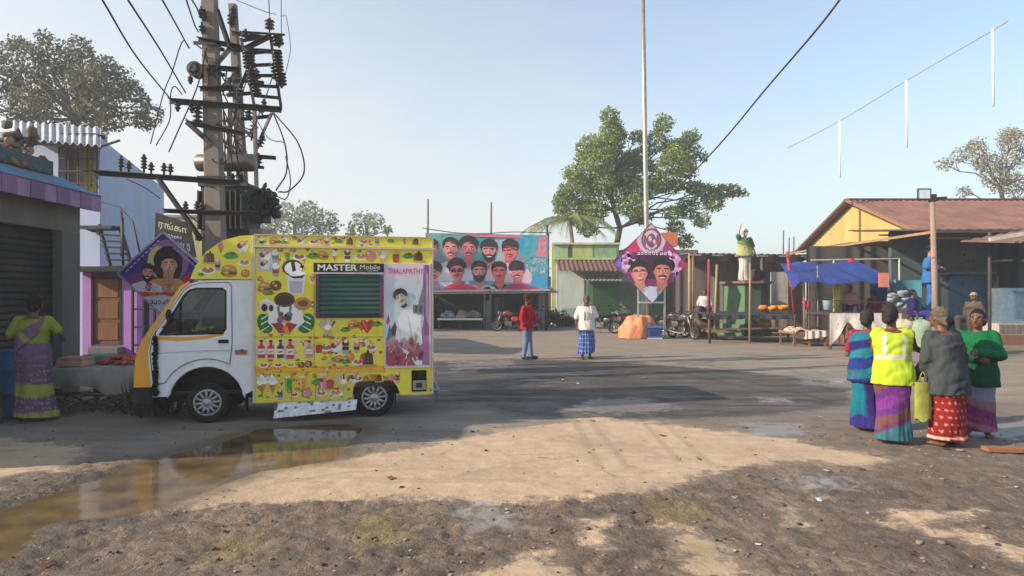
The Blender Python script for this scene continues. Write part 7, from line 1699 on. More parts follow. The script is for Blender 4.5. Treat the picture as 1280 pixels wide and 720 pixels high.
def tree(label, base, trunk, clumps, Y, cols, leaf, dens, trunk_r, bark=C(92, 78, 66), twigs=2, shell=.45, drop=.3, name='tree', deep=.75, seed=1):
    """trunk: photo points from the foot up; clumps: (px, py, radius in px) of crown masses"""
    random.seed(seed)
    t = empty(name, base, 0, label, 'tree')
    k = Y / F; mb = MB(); tp = [Vector(base)] + [P(x, y, Y) for x, y in trunk]
    mb.tube(tp, [trunk_r * (1 - .5 * i / len(tp)) for i in range(len(tp))], 9, bark)
    ml = MB(); cs = []
    for x, y, r in clumps:
        c = P(x, y, Y); c.y += random.uniform(-1, 1) * r * k * deep * 1.6; cs.append((c, r * k))
    for c, r in cs:
        src = min(tp[1:], key=lambda q: (q - c).length + (1.5 if q.z > c.z else 0)); m1, m2 = limb(mb, src, c, trunk_r * .26, .02, bark)
        for j in range(twigs):
            e = c + Vector((random.gauss(0, 1), random.gauss(0, 1), random.gauss(.2, .8))).normalized() * r * .9; limb(mb, m2 if j % 2 else c, e, .03, .008, bark, .16)
        leaf_cloud(ml, c, r, int(dens * r * r), leaf, cols, .85, shell, drop)
    mb.build('trunk', 'bark', t, world=True); ml.build('crown', leaf_mat(), t, world=True)
    return t
G1, G2, G3, G4 = C(138, 156, 72), C(112, 136, 68), C(164, 168, 86), C(88, 112, 62)
Yn = 42.0
tree('large spreading neem tree with open crown rising behind the flagpole', (XP(772, Yn), Yn, 0), [(768, 320), (775, 285), (768, 262), (762, 236)],
     [(761, 148, 15), (766, 163, 20), (764, 185, 19), (738, 182, 20), (733, 196, 16), (748, 208, 22), (716, 222, 17), (728, 236, 26), (706, 240, 13), (750, 232, 24), (722, 262, 24), (744, 262, 22), (772, 205, 20), (780, 222, 16), (797, 170, 12), (826, 158, 16), (820, 176, 22), (802, 192, 20), (846, 186, 20), (865, 170, 15), (862, 190, 20), (836, 208, 26), (810, 214, 24), (858, 212, 18), (795, 240, 22), (785, 262, 22), (805, 268, 16), (845, 232, 14), (868, 232, 14), (884, 236, 18), (905, 238, 17), (922, 236, 12), (890, 254, 16), (862, 258, 18), (876, 275, 14), (848, 282, 14), (860, 300, 14), (838, 268, 14), (700, 262, 12), (752, 190, 22), (788, 196, 18), (772, 170, 16), (734, 222, 22), (812, 234, 18), (830, 230, 18), (770, 244, 18), (700, 250, 14), (735, 285, 16), (880, 196, 8), (932, 240, 7)],
     Yn, [G1, G1, G2, G3, G4], .15, 760, .24, seed=3)
tree('dense dark tree behind the blue house and the shop roof', (XP(90, 27), 27, 0), [(100, 250), (92, 190), (96, 150)],
     [(20, 70, 34), (55, 62, 28), (85, 75, 32), (115, 90, 34), (60, 100, 38), (95, 115, 38), (135, 118, 32), (160, 112, 24), (170, 135, 24), (30, 110, 36), (20, 145, 34), (60, 145, 34), (110, 150, 34), (150, 152, 26), (178, 152, 16), (-15, 95, 40), (-20, 140, 40), (110, 66, 20), (140, 88, 20), (10, 50, 16), (48, 44, 12), (184, 126, 10)],
     27, [C(86, 90, 64), C(66, 72, 52), C(112, 108, 84), C(80, 82, 68), C(132, 126, 106)], .11, 900, .24, bark=C(80, 72, 66), seed=5)
for q in (('hazy grey green tree far off over the truck roof, nearest the transformer', 368, [(345, 270, 22), (362, 264, 16), (375, 272, 20), (392, 266, 20), (408, 274, 18), (418, 282, 12), (355, 285, 22), (385, 286, 22), (335, 284, 16), (410, 290, 14)], [C(140, 148, 122), C(124, 134, 112), C(160, 162, 140)], 60, 7),
          ('small rounded tree far off over the middle of the truck roof', 458, [(452, 274, 13), (463, 272, 12), (474, 280, 12), (484, 286, 10), (446, 286, 12), (464, 288, 14), (436, 290, 8)], [C(142, 154, 116), C(126, 142, 108), C(160, 166, 132)], 62, 8)):
    tree(q[0], (XP(q[1], q[4]), q[4], 0), [(q[1], 330), (q[1] + 1, 300), (q[1], 280)], q[2], q[4], q[3], .26, 130, .26, seed=q[5])
tree('tree with sparse dry pinkish foliage behind the rusty hall roof', (XP(1255, 48), 48, 0), [(1258, 300), (1256, 260), (1250, 235)],
     [(1180, 205, 13), (1196, 196, 14), (1210, 185, 15), (1228, 184, 17), (1245, 178, 18), (1262, 172, 16), (1278, 166, 15), (1215, 205, 18), (1238, 205, 20), (1262, 200, 22), (1225, 228, 20), (1250, 228, 22), (1275, 225, 20), (1204, 240, 12), (1290, 190, 22), (1300, 215, 22), (1268, 245, 16)],
     48, [C(170, 158, 132), C(150, 142, 110), C(128, 130, 94), C(186, 174, 152)], .15, 230, .22, bark=C(110, 94, 84), twigs=6, seed=9)
# coconut palm by the green shop house
random.seed(21)
Yp = 41.0
pt = empty('coconut_palm', (XP(718, Yp), Yp, 0), 0, 'coconut palm with drooping fronds behind the green shop house', 'palm tree')
mb = MB(); top = P(712, 274, Yp); mb.tube([(XP(722, Yp), Yp, 0), (XP(720, Yp), Yp, 3), top], [.2, .16, .13], 9, C(120, 108, 96)); mb.build('trunk', 'bark', pt, world=True)
for k in range(17):
    a = 2 * PI * k / 17 + random.uniform(-.15, .15); up = random.uniform(.1, 1.1); L_ = random.uniform(2.4, 3.3); mb = MB(); c = jit(random.choice([C(134, 142, 90), C(150, 146, 98), C(112, 126, 84)]), .2)
    pts_ = [top + Vector((math.cos(a) * L_ * t, math.sin(a) * L_ * t, up * t * 1.3 - (up * .7 + 1.3) * t * t)) for t in (0, .2, .4, .6, .8, 1)]
    mb.tube(pts_, [.04, .035, .028, .02, .014, .006], 5, c)
    for i in range(46):
        t = .12 + .87 * i / 46; j = min(4, int(t * 5)); p = pts_[j].lerp(pts_[j + 1], t * 5 - j); d = (pts_[j + 1] - pts_[j]).normalized(); sd = d.cross(Vector((0, 0, 1))).normalized() * (1 if i % 2 else -1)
        q_ = p + sd * .42 * (1 - .6 * t) + d * .3 + Vector((0, 0, -.30 - .15 * random.random())); n_ = d * .035; mb.add([p - n_, q_, p + n_], [(0, 1, 2)], jit(c, .25))
    mb.build('frond', leaf_mat(), pt, world=True)
# shrubs and weeds at the foot of the green house
for i, (px, Y, h_, lab) in enumerate(((686, 35, 1.1, 'scrubby green bush beside the shed end post'), (708, 35.5, .8, 'low weedy bush at the foot of the whitewashed wall'))):
    mb = MB()
    for k in range(5): leaf_cloud(mb, (XP(px, Y) + random.uniform(-.6, .6), Y + random.uniform(-.3, .3), h_ * random.uniform(.25, .6)), h_ * .5, 130, .13, [C(70, 84, 50), C(90, 100, 62), C(56, 66, 44)], .9, .2)
    tag(mb.build('bush', leaf_mat(), org=(XP(px, Y), Y, 0)), lab, 'bush')
# ------------------------------------------------------------------ people
def remesh(mb, voxel, smooth=6, factor=.5):
    """one continuous skin over overlapping closed pieces: (vertices, faces, normals)"""
    me = bpy.data.meshes.new('r'); me.from_pydata([tuple(v) for v in mb.v], [], mb.f)
    o = bpy.data.objects.new('r', me); COL.objects.link(o)
    m = o.modifiers.new('r', 'REMESH'); m.mode = 'VOXEL'; m.voxel_size = voxel; m.use_smooth_shade = True
    m2 = o.modifiers.new('s', 'SMOOTH'); m2.iterations = smooth; m2.factor = factor
    dg = bpy.context.evaluated_depsgraph_get(); out = bpy.data.meshes.new_from_object(o.evaluated_get(dg))
    bpy.data.objects.remove(o); bpy.data.meshes.remove(me)
    return out
def paint(me, fn, fold=None):
    n = len(me.vertices); v = np.empty(n * 3, np.float32); me.vertices.foreach_get('co', v); v = v.reshape(-1, 3)
    if fold:
        nr = np.empty(n * 3, np.float32); me.vertices.foreach_get('normal', nr); nr = nr.reshape(-1, 3)
        v = (v + nr * fold(v)[:, None]).astype(np.float32); me.vertices.foreach_set('co', v.ravel()); me.update()
    c = np.ones((n, 4), np.float32); c[:, :3] = fn(v)
    for a in list(me.color_attributes): me.color_attributes.remove(a)
    ca = me.color_attributes.new('Col', 'FLOAT_COLOR', 'POINT'); ca.data.foreach_set('color', c.ravel())
    me.polygons.foreach_set('use_smooth', np.ones(len(me.polygons), bool))
    return me
def cap(mb, a, b_, r0, r1, n=12, flat=1.0):
    a, b_ = Vector(a), Vector(b_); d = (b_ - a); L_ = d.length or 1e-4; d = d / L_; pts_ = []; rr = []
    for k in range(4): t = PI / 2 * (1 - k / 4); pts_.append(a - d * r0 * math.sin(t)); rr.append(max(.0015, r0 * math.cos(t)))
    pts_.append(a); rr.append(r0); pts_.append(b_); rr.append(r1)
    for k in range(1, 5): t = PI / 2 * k / 4; pts_.append(b_ + d * r1 * math.sin(t)); rr.append(max(.0015, r1 * math.cos(t)))
    mb.tube(pts_, rr, n, (0, 0, 0), True, flat)
SKINC = C(112, 72, 54)
def flat_col(c, amt=.12, sc_=9.0, seed=0):
    c = np.array(c[:3]) * .82
    return lambda v: c[None, :] * (1 - amt + 2 * amt * fbm(v * sc_, 3, seed))[:, None]
def make_person(label, loc, rz, h=1.55, female=True, arms=None, legs=None, head_turn=0.0, head_tilt=0.0, skin=SKINC, voxel=.011, stoop=0.0, sit=False, group=None, hair=C(26, 22, 24), hair_style='bun', feet=True, name='person'):
    """a body in one skin; returns (root, joints). The figure faces -Y before rz"""
    t = empty(name, loc, rz, label, 'person', group)
    J = {}
    hipz = .515 * h if not sit else .44
    st = stoop
    def up(z_, x=0, y=0):
        """point of the trunk at body height fraction z_, bent forward by the stoop"""
        dz = (z_ - .515) * h; f = max(0, dz) * st
        return Vector((x * h, y * h - f, hipz + dz * (1 - st * st * .4)))
    sh_w = .106 if female else .118
    J['hip'] = up(.515); J['waist'] = up(.61); J['chest'] = up(.73); J['neck'] = up(.83); J['head'] = up(.928) + Vector((0, -.012 * h, 0))
    for e, s in ((-1, 'R'), (1, 'L')):
        J['sh' + s] = up(.805, e * sh_w); J['hp' + s] = up(.505, e * .05)
        if sit: J['kn' + s] = Vector((e * .11 * h, -.26 * h, .46)); J['an' + s] = Vector((e * .1 * h, -.24 * h, .07))
        else: J['kn' + s] = Vector((e * .058 * h, -.012 * h, .285 * h)); J['an' + s] = Vector((e * .06 * h, .01 * h, .045 * h))
        J['el' + s] = J['sh' + s] + Vector((e * .05 * h, .02 * h, -.165 * h)); J['wr' + s] = J['el' + s] + Vector((e * .0, -.045 * h, -.14 * h))
    for k, v_ in (arms or {}).items(): J[k] = Vector(v_)
    for k, v_ in (legs or {}).items(): J[k] = Vector(v_)
    b = MB()
    w_ = 1.0 if not female else .97
    b.loft([[up(z_, rx * math.cos(a), ry * math.sin(a) + oy) for a in [2 * PI * k / 18 for k in range(18)]] for z_, rx, ry, oy in
            ((.47, .03, .03, 0), (.48, .082, .06, .004), (.52, .104, .07, .006), (.57, .096, .062, 0), (.62, .085 * w_, .056, -.002), (.68, .094 * w_, .063, 0), (.74, .107 * w_, .069, .002), (.79, .112 * w_, .06, .006), (.815, .086 * w_, .046, .008), (.83, .04, .034, .006))], (0, 0, 0))
    cap(b, up(.80, 0, .006), J['head'] + Vector((0, .012 * h, -.03 * h)), .034 * h, .032 * h)
    hd = J['head']; HT = Matrix.Rotation(head_turn, 3, 'Z') @ Matrix.Rotation(head_tilt, 3, 'X')
    def hp(x, y, z_): return hd + HT @ (Vector((x, y, z_)) * h * 1.1)
    b.ell(hp(0, .008, .012), (0.0484 * h, 0.0583 * h, 0.0594 * h), (0, 0, 0), 16, 12, HT); b.ell(hp(0, -.012, -.026), (0.0374 * h, 0.0418 * h, 0.0440 * h), (0, 0, 0), 14, 10, HT)
    cap(b, hp(0, -.05, .008), hp(0, -.061, -.013), 0.0066 * h, 0.0105 * h, 8); b.ell(hp(0, -.038, -.052), (0.0176 * h, 0.0143 * h, 0.0121 * h), (0, 0, 0), 10, 7, HT); b.ell(hp(0, -.046, .018), (0.0330 * h, 0.0110 * h, 0.0077 * h), (0, 0, 0), 10, 6, HT); b.ell(hp(0, -.048, -.034), (0.0165 * h, 0.0088 * h, 0.0066 * h), (0, 0, 0), 10, 6, HT)
    for e in (-1, 1): b.ell(hp(e * .045, .01, -.004), (0.0077 * h, 0.0154 * h, 0.0209 * h), (0, 0, 0), 9, 7, HT)
    for e, s in ((-1, 'R'), (1, 'L')):
        sh, el, wr = J['sh' + s], J['el' + s], J['wr' + s]
        cap(b, up(.79, e * .06), sh, .036 * h, .033 * h); cap(b, sh, el, .031 * h, .023 * h); cap(b, el, wr, .023 * h, .016 * h)
        d = (wr - el).normalized(); side = d.cross(Vector((0, -1, 0.01))).normalized() if abs(d.y) < .9 else Vector((1, 0, 0)); side = -side if side.x * e < 0 and abs(d.y) >= .9 else side
        nrm = d.cross(side).normalized(); thumb = J.get('th' + s, Vector((0, -1, 0))); sd = (thumb - d * thumb.dot(d)).normalized(); nrm = sd.cross(d).normalized() * e
        pc = wr + d * .026 * h
        cap(b, wr, wr + d * .046 * h + sd * .008 * h, .015 * h, .013 * h, 10); cap(b, wr + d * .012 * h - sd * .006 * h, wr + d * .046 * h - sd * .012 * h, .012 * h, .011 * h, 10)
        for k, (o_, L_) in enumerate(((.016, .038), (.006, .043), (-.005, .04), (-.015, .031))):
            a_ = wr + d * .05 * h + sd * o_ * h; m_ = a_ + (d * .88 + nrm * .3 + sd * o_ * 4) .normalized() * L_ * .5 * h; e_ = m_ + (d * .7 + nrm * .7).normalized() * L_ * .5 * h
            cap(b, a_ - d * .02 * h, m_, .0056 * h, .0052 * h, 7); cap(b, m_, e_, .0052 * h, .0043 * h, 7)
        a_ = wr + d * .016 * h + sd * .012 * h; m_ = a_ + (d * .6 + sd * .8 + nrm * .15).normalized() * .024 * h; cap(b, a_, m_, .0075 * h, .0065 * h, 7); cap(b, m_, m_ + (d * .9 + sd * .3 + nrm * .2).normalized() * .022 * h, .006 * h, .005 * h, 7)
        hpj, kn, an = J['hp' + s], J['kn' + s], J['an' + s]
        cap(b, hpj, kn, .052 * h, .034 * h); cap(b, kn, kn.lerp(an, .35) + Vector((0, .008 * h, 0)), .031 * h, .032 * h); cap(b, kn.lerp(an, .35) + Vector((0, .006 * h, 0)), an, .031 * h, .019 * h)
        f = Vector((J.get('foot' + s, Vector((e * .25, -1, 0))))).normalized()
        heel = Vector((an.x, an.y, max(.028 * h, an.z - .022 * h))) - f * .02 * h
        cap(b, an, heel, .02 * h, .02 * h); cap(b, heel, heel + f * .085 * h + Vector((0, 0, -.008 * h)), .021 * h, .019 * h, 10); fp = heel + f * .085 * h + Vector((0, 0, -.01 * h)); lat = Vector((-f.y, f.x, 0))
        for k in range(5): cap(b, fp + lat * (k - 2) * .009 * h, fp + lat * (k - 2) * .01 * h + f * (.034 - abs(k - 1.5) * .003) * h - Vector((0, 0, .004 * h)), .0085 * h, .0075 * h, 7)
        J['heel' + s] = heel; J['toe' + s] = f
    hm = np.array(HT.inverted()); h0 = np.array(hd); sk = np.array(skin)
    def skin_col(v):
        c = sk[None, :] * (.86 + .28 * fbm(v * 14, 3, 2))[:, None]
        q_ = ((v - h0) @ hm.T) / (h * 1.1)
        lip = (np.abs(q_[:, 0]) < .016) & (np.abs(q_[:, 2] + .034) < .006) & (q_[:, 1] < -.035); c[lip] = sk * np.array([.85, .5, .5])
        for e in (-1, 1):
            de = np.hypot((q_[:, 0] - e * .018) / .0105, (q_[:, 2] - .006) / .0048); front = q_[:, 1] < -.02
            c[(de < 1) & front] = (.5, .46, .42); c[(np.hypot(q_[:, 0] - e * .018, q_[:, 2] - .006) < .0048) & front] = (.012, .01, .009)
            br = (np.abs(q_[:, 0] - e * .019) < .014) & (np.abs(q_[:, 2] - .019) < .0032) & front; c[br] = (.015, .012, .011)
        return c
    mesh_obj('body', paint(remesh(b, voxel, 4), skin_col), M('skin'), t)
    # hair
    m = MB()
    m.ell(hp(0, .014, .02), (0.0532 * h, 0.0605 * h, 0.0610 * h), (0, 0, 0), 16, 12, HT)
    if hair_style == 'bun': m.ell(hp(0, .02, .0), (0.0515 * h, 0.0560 * h, 0.0560 * h), (0, 0, 0), 12, 9, HT); m.ell(hp(0, .074, -.026), (.037 * h, .031 * h, .034 * h), (0, 0, 0), 12, 9, HT)
    me = remesh(m, .009, 3)
    v = np.empty(len(me.vertices) * 3, np.float32); me.vertices.foreach_get('co', v); v = v.reshape(-1, 3); q_ = ((v - h0) @ hm.T) / (h * 1.1)
    lim = np.where(q_[:, 1] < -.012, .040 + (-.012 - q_[:, 1]) * .1, -.0 if hair_style == 'bun' else .0)
    low = q_[:, 2] < lim; q2 = q_.copy(); pull = (q_[:, 1] < .012) & low
    c0 = np.array([0, .014, .02]); q2[pull] = c0 + (q_[pull] - c0) * .82
    v2 = (q2 * h * 1.1) @ np.array(HT).T + h0; me.vertices.foreach_set('co', v2.astype(np.float32).ravel()); me.update()
    mesh_obj('hair', paint(me, flat_col(hair, .3, 30), lambda w: .016 * (fbm(w * np.array([38, 38, 18]), 3, 3) - .42)), M('hair'), t)
    J['up'] = up; J['hp'] = hp; J['h'] = h; J['HT'] = HT
    return t, J

def foldf(amp=.008, sx=9.0, sz=3.0, seed=0):
    def f(v):
        a = fbm(np.stack([v[:, 0] * sx, v[:, 1] * sx, v[:, 2] * sz], 1), 3, seed) - .45
        w_ = fbm(v * 5, 2, seed + 1) * 2.5; cr = np.abs(np.sin(v[:, 2] * 17 + v[:, 0] * 13 + w_ * 4)) ** 3
        return (amp * (2 * a - .55 * cr)).astype(np.float32)
    return f
def top_cloth(t, J, name, grow, z0, z1, sleeve, colf, mat='cloth', voxel=.012, flare=0.0, seed=0, fold=.008, sides='RL', loose=0.0):
    """a garment over the trunk from height fraction z0 to z1, with sleeves covering `sleeve` of the arm (0..2: 1 = elbow)"""
    h, up = J['h'], J['up']; m = MB(); g = grow
    prof = [(z_, rx, ry) for z_, rx, ry in ((.30, .115, .085), (.36, .115, .083), (.42, .113, .08), (.47, .111, .077), (.52, .107, .073), (.57, .1, .066), (.62, .091, .061), (.68, .097, .066), (.74, .108, .071), (.79, .107 - g * .5, .058), (.812, .086 - g * .4, .05), (.83, .045, .038), (.838, .036, .034)) if z0 < z_ < z1]
    prof = [(z0, *[np.interp(z0, (.3, .42, .52, .62, .74, .8), c) for c in ((.115, .113, .107, .091, .108, .11), (.085, .08, .073, .061, .071, .06))])] + prof
    rings = []
    for z_, rx, ry in prof:
        fl = flare * max(0, (.7 - z_)) + (loose if z_ < .78 else 0); rings.append([up(z_, (rx + g + fl) * math.cos(a), (ry + g + fl * .8) * math.sin(a)) for a in [2 * PI * k / 26 for k in range(26)]])
    m.loft(rings, (0, 0, 0))
    for e, s in ((-1, 'R'), (1, 'L')):
        if s not in sides or sleeve <= 0: continue
        sh, el, wr = J['sh' + s], J['el' + s], J['wr' + s]
        sh = sh + (up(.79) - sh) * .06 - Vector((0, 0, .002 * h))
        cap(m, up(.792, e * .045), sh, (.040 + g * .3) * h, (.0355 + g * .35) * h)
        if sleeve <= 1: cap(m, sh, sh.lerp(el, sleeve), (.0355 + g * .35) * h, (.029 + g * .75) * h)
        else: cap(m, sh, el, (.0355 + g * .35) * h, (.027 + g * .7) * h); cap(m, el, el.lerp(wr, sleeve - 1), (.027 + g * .7) * h, (.02 + g * .7) * h)
    return mesh_obj(name, paint(remesh(m, voxel, 5), colf, foldf(fold, seed=seed)), M(mat), t)
def skirt(t, J, name, ztop, zbot, w0, w1, colf, pleats=11, amp=.012, mat='cloth', seed=0, dx=0.0, dy=0.0, flat=.8, uneven=.0):
    """a wrapped skirt: folds deepen towards the hem"""
    h = J['h']; m = MB(); rs = np.random.default_rng(seed + 50); ph = rs.random(6) * 6.28; rings = []
    n, nz = 96, 40
    for i in range(nz + 1):
        k = i / nz; r = []
        for j in range(n):
            a = 2 * PI * j / n; f = math.sin(a * pleats + ph[0] + 1.5 * math.sin(a * 2 + ph[1]) + k * .8) * .55 + .45 * math.sin(a * (pleats * 2 + 1) + ph[2]) * k + .5 * math.sin(3 * a + ph[3] + 4 * k)
            w_ = w0 + (w1 - w0) * k ** .8 + .012 * math.sin(PI * min(1, k * 3)) ; f = .55 * f + .75 * math.sin(2 * a + 7 * k + ph[5]) * (1 - .4 * k) + .4 * math.sin(5 * a - 5 * k + ph[0]); rad = (w_ + amp * f * (.35 + .6 * k)) * h
            zz_ = ztop + (zbot + uneven * math.sin(a + ph[4]) - ztop) * k
            r.append(Vector((rad * math.cos(a) + dx * k * h, rad * flat * math.sin(a) + dy * k * h, zz_ * h)))
        rings.append(r)
    m.loft(rings, (0, 0, 0), caps=False)
    inner = [[Vector((p.x * .965, p.y * .965, p.z + .002)) for p in r] for r in rings[::-1]]
    m.loft(inner, (0, 0, 0), caps=False); nn = len(rings) * n
    m.add(rings[-1] + [Vector((p.x * .965, p.y * .965, p.z + .002)) for p in rings[-1]], [(a, (a + 1) % n, n + (a + 1) % n, n + a) for a in range(n)], (0, 0, 0))
    me = bpy.data.meshes.new(name); me.from_pydata([tuple(v) for v in m.v], [], m.f); me.update()
    return mesh_obj(name, paint(me, colf), M(mat), t)
def bands(stops, noise=.12, tilt=0.0, warp=.02, seed=0):
    """colour by height in the figure's own cloth: stops = [(z, colour)] read downwards"""
    zs = np.array([s[0] for s in stops]); cs = np.array([s[1] for s in stops])
    def f(v):
        z_ = v[:, 2] + tilt * v[:, 0] + warp * (fbm(v * 7, 3, seed) - .45) * 2
        zz_, ccs = [], []
        for k in range(len(zs)):
            zz_ += [zs[k] - .008]; ccs += [cs[k]]
            if k + 1 < len(zs): zz_ += [zs[k + 1] + .012]; ccs += [cs[k]]
        zz_ = np.array(zz_)[::-1]; ccs = np.array(ccs)[::-1]
        out = np.stack([np.interp(z_, zz_, ccs[:, a]) for a in range(3)], 1) * .78
        fine = np.clip((vnoise(np.stack([np.arctan2(v[:, 1], v[:, 0]) * 9, v[:, 2] * 42], 1), seed + 9) - .62) * 5, 0, 1)[:, None]
        out = out * (1 - .35 * fine) + .35 * fine * np.roll(out, 1, axis=1)
        return out * (1 - noise + 2 * noise * fbm(v * 16, 3, seed + 3))[:, None]
    return f
def dots(base, dot, scale=14.0, thr=.74, noise=.12, seed=0, extra=None):
    b_, d_ = np.array(base) * .8, np.array(dot) * .8
    def f(v):
        ang = np.arctan2(v[:, 1], v[:, 0]) * .2
        q_ = np.stack([ang * scale, v[:, 2] * scale], 1); cell = np.floor(q_ + .5 * (np.floor(q_[:, 1:2]) % 2) * np.array([[1, 0]])); fr = q_ + .5 * (np.floor(q_[:, 1:2]) % 2) * np.array([[1, 0]]) - cell - .5
        c = b_[None, :] * (1 - noise + 2 * noise * fbm(v * 16, 3, seed + 3))[:, None]
        wob = .22 * (vnoise(np.stack([ang * 90, v[:, 2] * 60], 1), seed + 2) - .5); on = np.hypot(fr[:, 0] * 1.2 + .5 * (vnoise(cell * 5.3, seed + 4) - .5), fr[:, 1] * 1.9) < (1 - thr) * (.5 + .9 * vnoise(cell * 3.1, seed)) + wob; c[on] = d_
        return extra(v, c) if extra else c
    return f
def sandals(t, J, col):
    h = J['h']
    for s in 'RL':
        m = MB(); heel, f = J['heel' + s], J['toe' + s]; lat = Vector((-f.y, f.x, 0)); pts_ = []
        for a in range(18):
            th = 2 * PI * a / 18; pts_.append(heel + f * (.045 + .075 * math.cos(th)) * h + lat * (.026 + .006 * math.cos(th)) * math.sin(th) * h)
        m.loft([[Vector((p.x, p.y, .002)) for p in pts_], [Vector((p.x, p.y, .012)) for p in pts_]], col, True, False)
        c_ = heel + f * .075 * h; m.tube([c_ + lat * .028 * h + Vector((0, 0, -.012 * h)), c_ + lat * .02 * h + Vector((0, 0, .014 * h)), c_ - lat * .02 * h + Vector((0, 0, .014 * h)), c_ - lat * .028 * h + Vector((0, 0, -.012 * h))], .006, 6, col)
        m.build('sandal', 'rubber', t)
def shoes(t, J, col):
    h = J['h']
    for s in 'RL':
        m = MB(); heel, f = J['heel' + s], J['toe' + s]; cap(m, heel + Vector((0, 0, .004)), heel + f * .1 * h + Vector((0, 0, -.004)), .028 * h, .026 * h); cap(m, heel + Vector((0, 0, .01 * h)), heel + Vector((0, 0, .035 * h)), .027 * h, .026 * h)
        mesh_obj('shoe', paint(remesh(m, .01, 3), flat_col(col, .15)), M('rubber'), t)
def hair_cover(t, J, name, col, colf=None, brim=0.0, drape=0.0):
    """scarf or cap following the skull"""
    h, hp, HT = J['h'], J['hp'], J['HT']; m = MB()
    m.ell(hp(0, .012, .026), (0.0582 * h, 0.0672 * h, 0.0582 * h), (0, 0, 0), 16, 12, HT)
    if drape: m.ell(hp(0, .03, -.01), (0.0560 * h, 0.0504 * h, 0.0560 * h), (0, 0, 0), 12, 9, HT); m.ell(hp(.01, .07, -.03), (0.0314 * h, 0.0224 * h, 0.0336 * h), (0, 0, 0), 10, 8, HT)
    if brim: m.loft([[hp(.036 * math.cos(a) * (1 - k * .35), -.04 - brim * k, .03 - .008 * k + .012 * math.sin(a)) for a in [2 * PI * i / 14 for i in range(14)]] for k in (0, .5, 1)], (0, 0, 0))
    me = remesh(m, .009, 3); hd = np.array(J['head']); hm = np.array(HT.inverted())
    v = np.empty(len(me.vertices) * 3, np.float32); me.vertices.foreach_get('co', v); v = v.reshape(-1, 3); q_ = ((v - hd) @ hm.T) / (h * 1.1)
    low = (q_[:, 2] < .022) & (q_[:, 1] < -.005); c0 = np.array([0, .012, .026]); q_[low] = c0 + (q_[low] - c0) * .7
    me.vertices.foreach_set('co', ((q_ * h * 1.1) @ np.array(HT).T + hd).astype(np.float32).ravel()); me.update()
    return mesh_obj(name, paint(me, colf or flat_col(col, .2), foldf(.005, 25, 12)), M('cloth'), t)
V = Vector
# ---- the four women at the road edge
def at(px, py): g_ = GP(px, py); return (g_.x, g_.y, .0)
TE, NV, PU, MG = C(24, 120, 140), C(34, 40, 110), C(96, 40, 130), C(150, 40, 130)
h = 1.5
t, J = make_person('woman in a teal and navy banded sari, standing with her back turned', at(1084, 538), R(150), h, True, arms={'elR': (-.23, -.06, .93), 'wrR': (-.10, -.24, .98), 'elL': (.22, -.06, .93), 'wrL': (.08, -.25, 1.0)}, head_turn=R(-10), hair=C(52, 42, 40), voxel=.012, stoop=.13)
sari = bands([(1.5, C(28, 120, 136)), (1.13, C(40, 44, 110)), (1.03, C(30, 130, 150)), (.92, C(36, 60, 130)), (.8, C(26, 116, 140)), (.68, C(38, 40, 112)), (.55, C(70, 50, 140)), (.45, C(34, 130, 150)), (.30, C(40, 50, 130)), (.14, C(60, 44, 120))], .16, .25, .04, 3)
top_cloth(t, J, 'blouse', .008, .66, .83, .75, flat_col(C(160, 36, 70), .15), seed=1, fold=.005)
top_cloth(t, J, 'sari_drape', .034, .40, .815, .95, sari, sides='R', flare=.015, seed=2, fold=.016, loose=.006)
def teal_skirt(v):
    a = np.arctan2(v[:, 1], v[:, 0]) + R(150) + .5 * (fbm(v * 5, 3, 5) - .45) + .4 * v[:, 2]; k = np.clip(.5 + 2.2 * np.sin(a * 2 + .9), 0, 1)[:, None]
    c = np.array(C(30, 118, 140))[None, :] * k + np.array(C(58, 44, 116))[None, :] * (1 - k); lo = (v[:, 2:3] < .17 + .05 * np.sin(v[:, 0:1] * 20)); c = np.where(lo, np.array(C(56, 48, 124))[None, :], c)
    return c * .8 * (.8 + .4 * fbm(v * 14, 3, 8))[:, None]
skirt(t, J, 'sari_skirt', .49, .035, .100, .122, teal_skirt, 9, .012, seed=4)
t, J = make_person('woman in a fluorescent yellow reflective vest over a purple sari', at(1116, 554), R(160), 1.56, True, arms={'elL': (.17, -.10, 1.04), 'wrL': (.12, -.28, .95), 'elR': (-.24, -.12, 1.08), 'wrR': (-.42, -.22, .98)}, head_turn=R(-25), voxel=.011, stoop=.14, hair=C(50, 38, 34))
def vest_col(v):
    c = np.array(C(172, 192, 50))[None, :] * (.88 + .24 * fbm(v * 12, 3, 7))[:, None]
    b1 = np.abs(v[:, 2] - .98 + .02 * v[:, 0]) < .024; c[b1] = C(186, 186, 168)
    for e in (-1, 1): c[(np.abs(v[:, 0] - e * .098) < .02) & (v[:, 2] > 1.0) & (np.abs(v[:, 1]) > .045)] = C(186, 186, 168)
    return c
top_cloth(t, J, 'blouse', .006, .66, .832, .55, flat_col(C(110, 50, 46), .15), seed=5, fold=.004)
top_cloth(t, J, 'reflective_vest', .024, .425, .83, .12, vest_col, seed=6, flare=.02, fold=.018, loose=.006)
skirt(t, J, 'sari_skirt', .50, .035, .100, .116, bands([(1.1, C(120, 74, 70)), (.66, C(100, 50, 126)), (.56, C(132, 54, 146)), (.45, C(106, 52, 134)), (.36, C(126, 84, 80)), (.27, C(120, 60, 110)), (.2, C(56, 128, 138)), (.11, C(50, 112, 126))], .18, .5, .05, 8), 9, .013, seed=9)
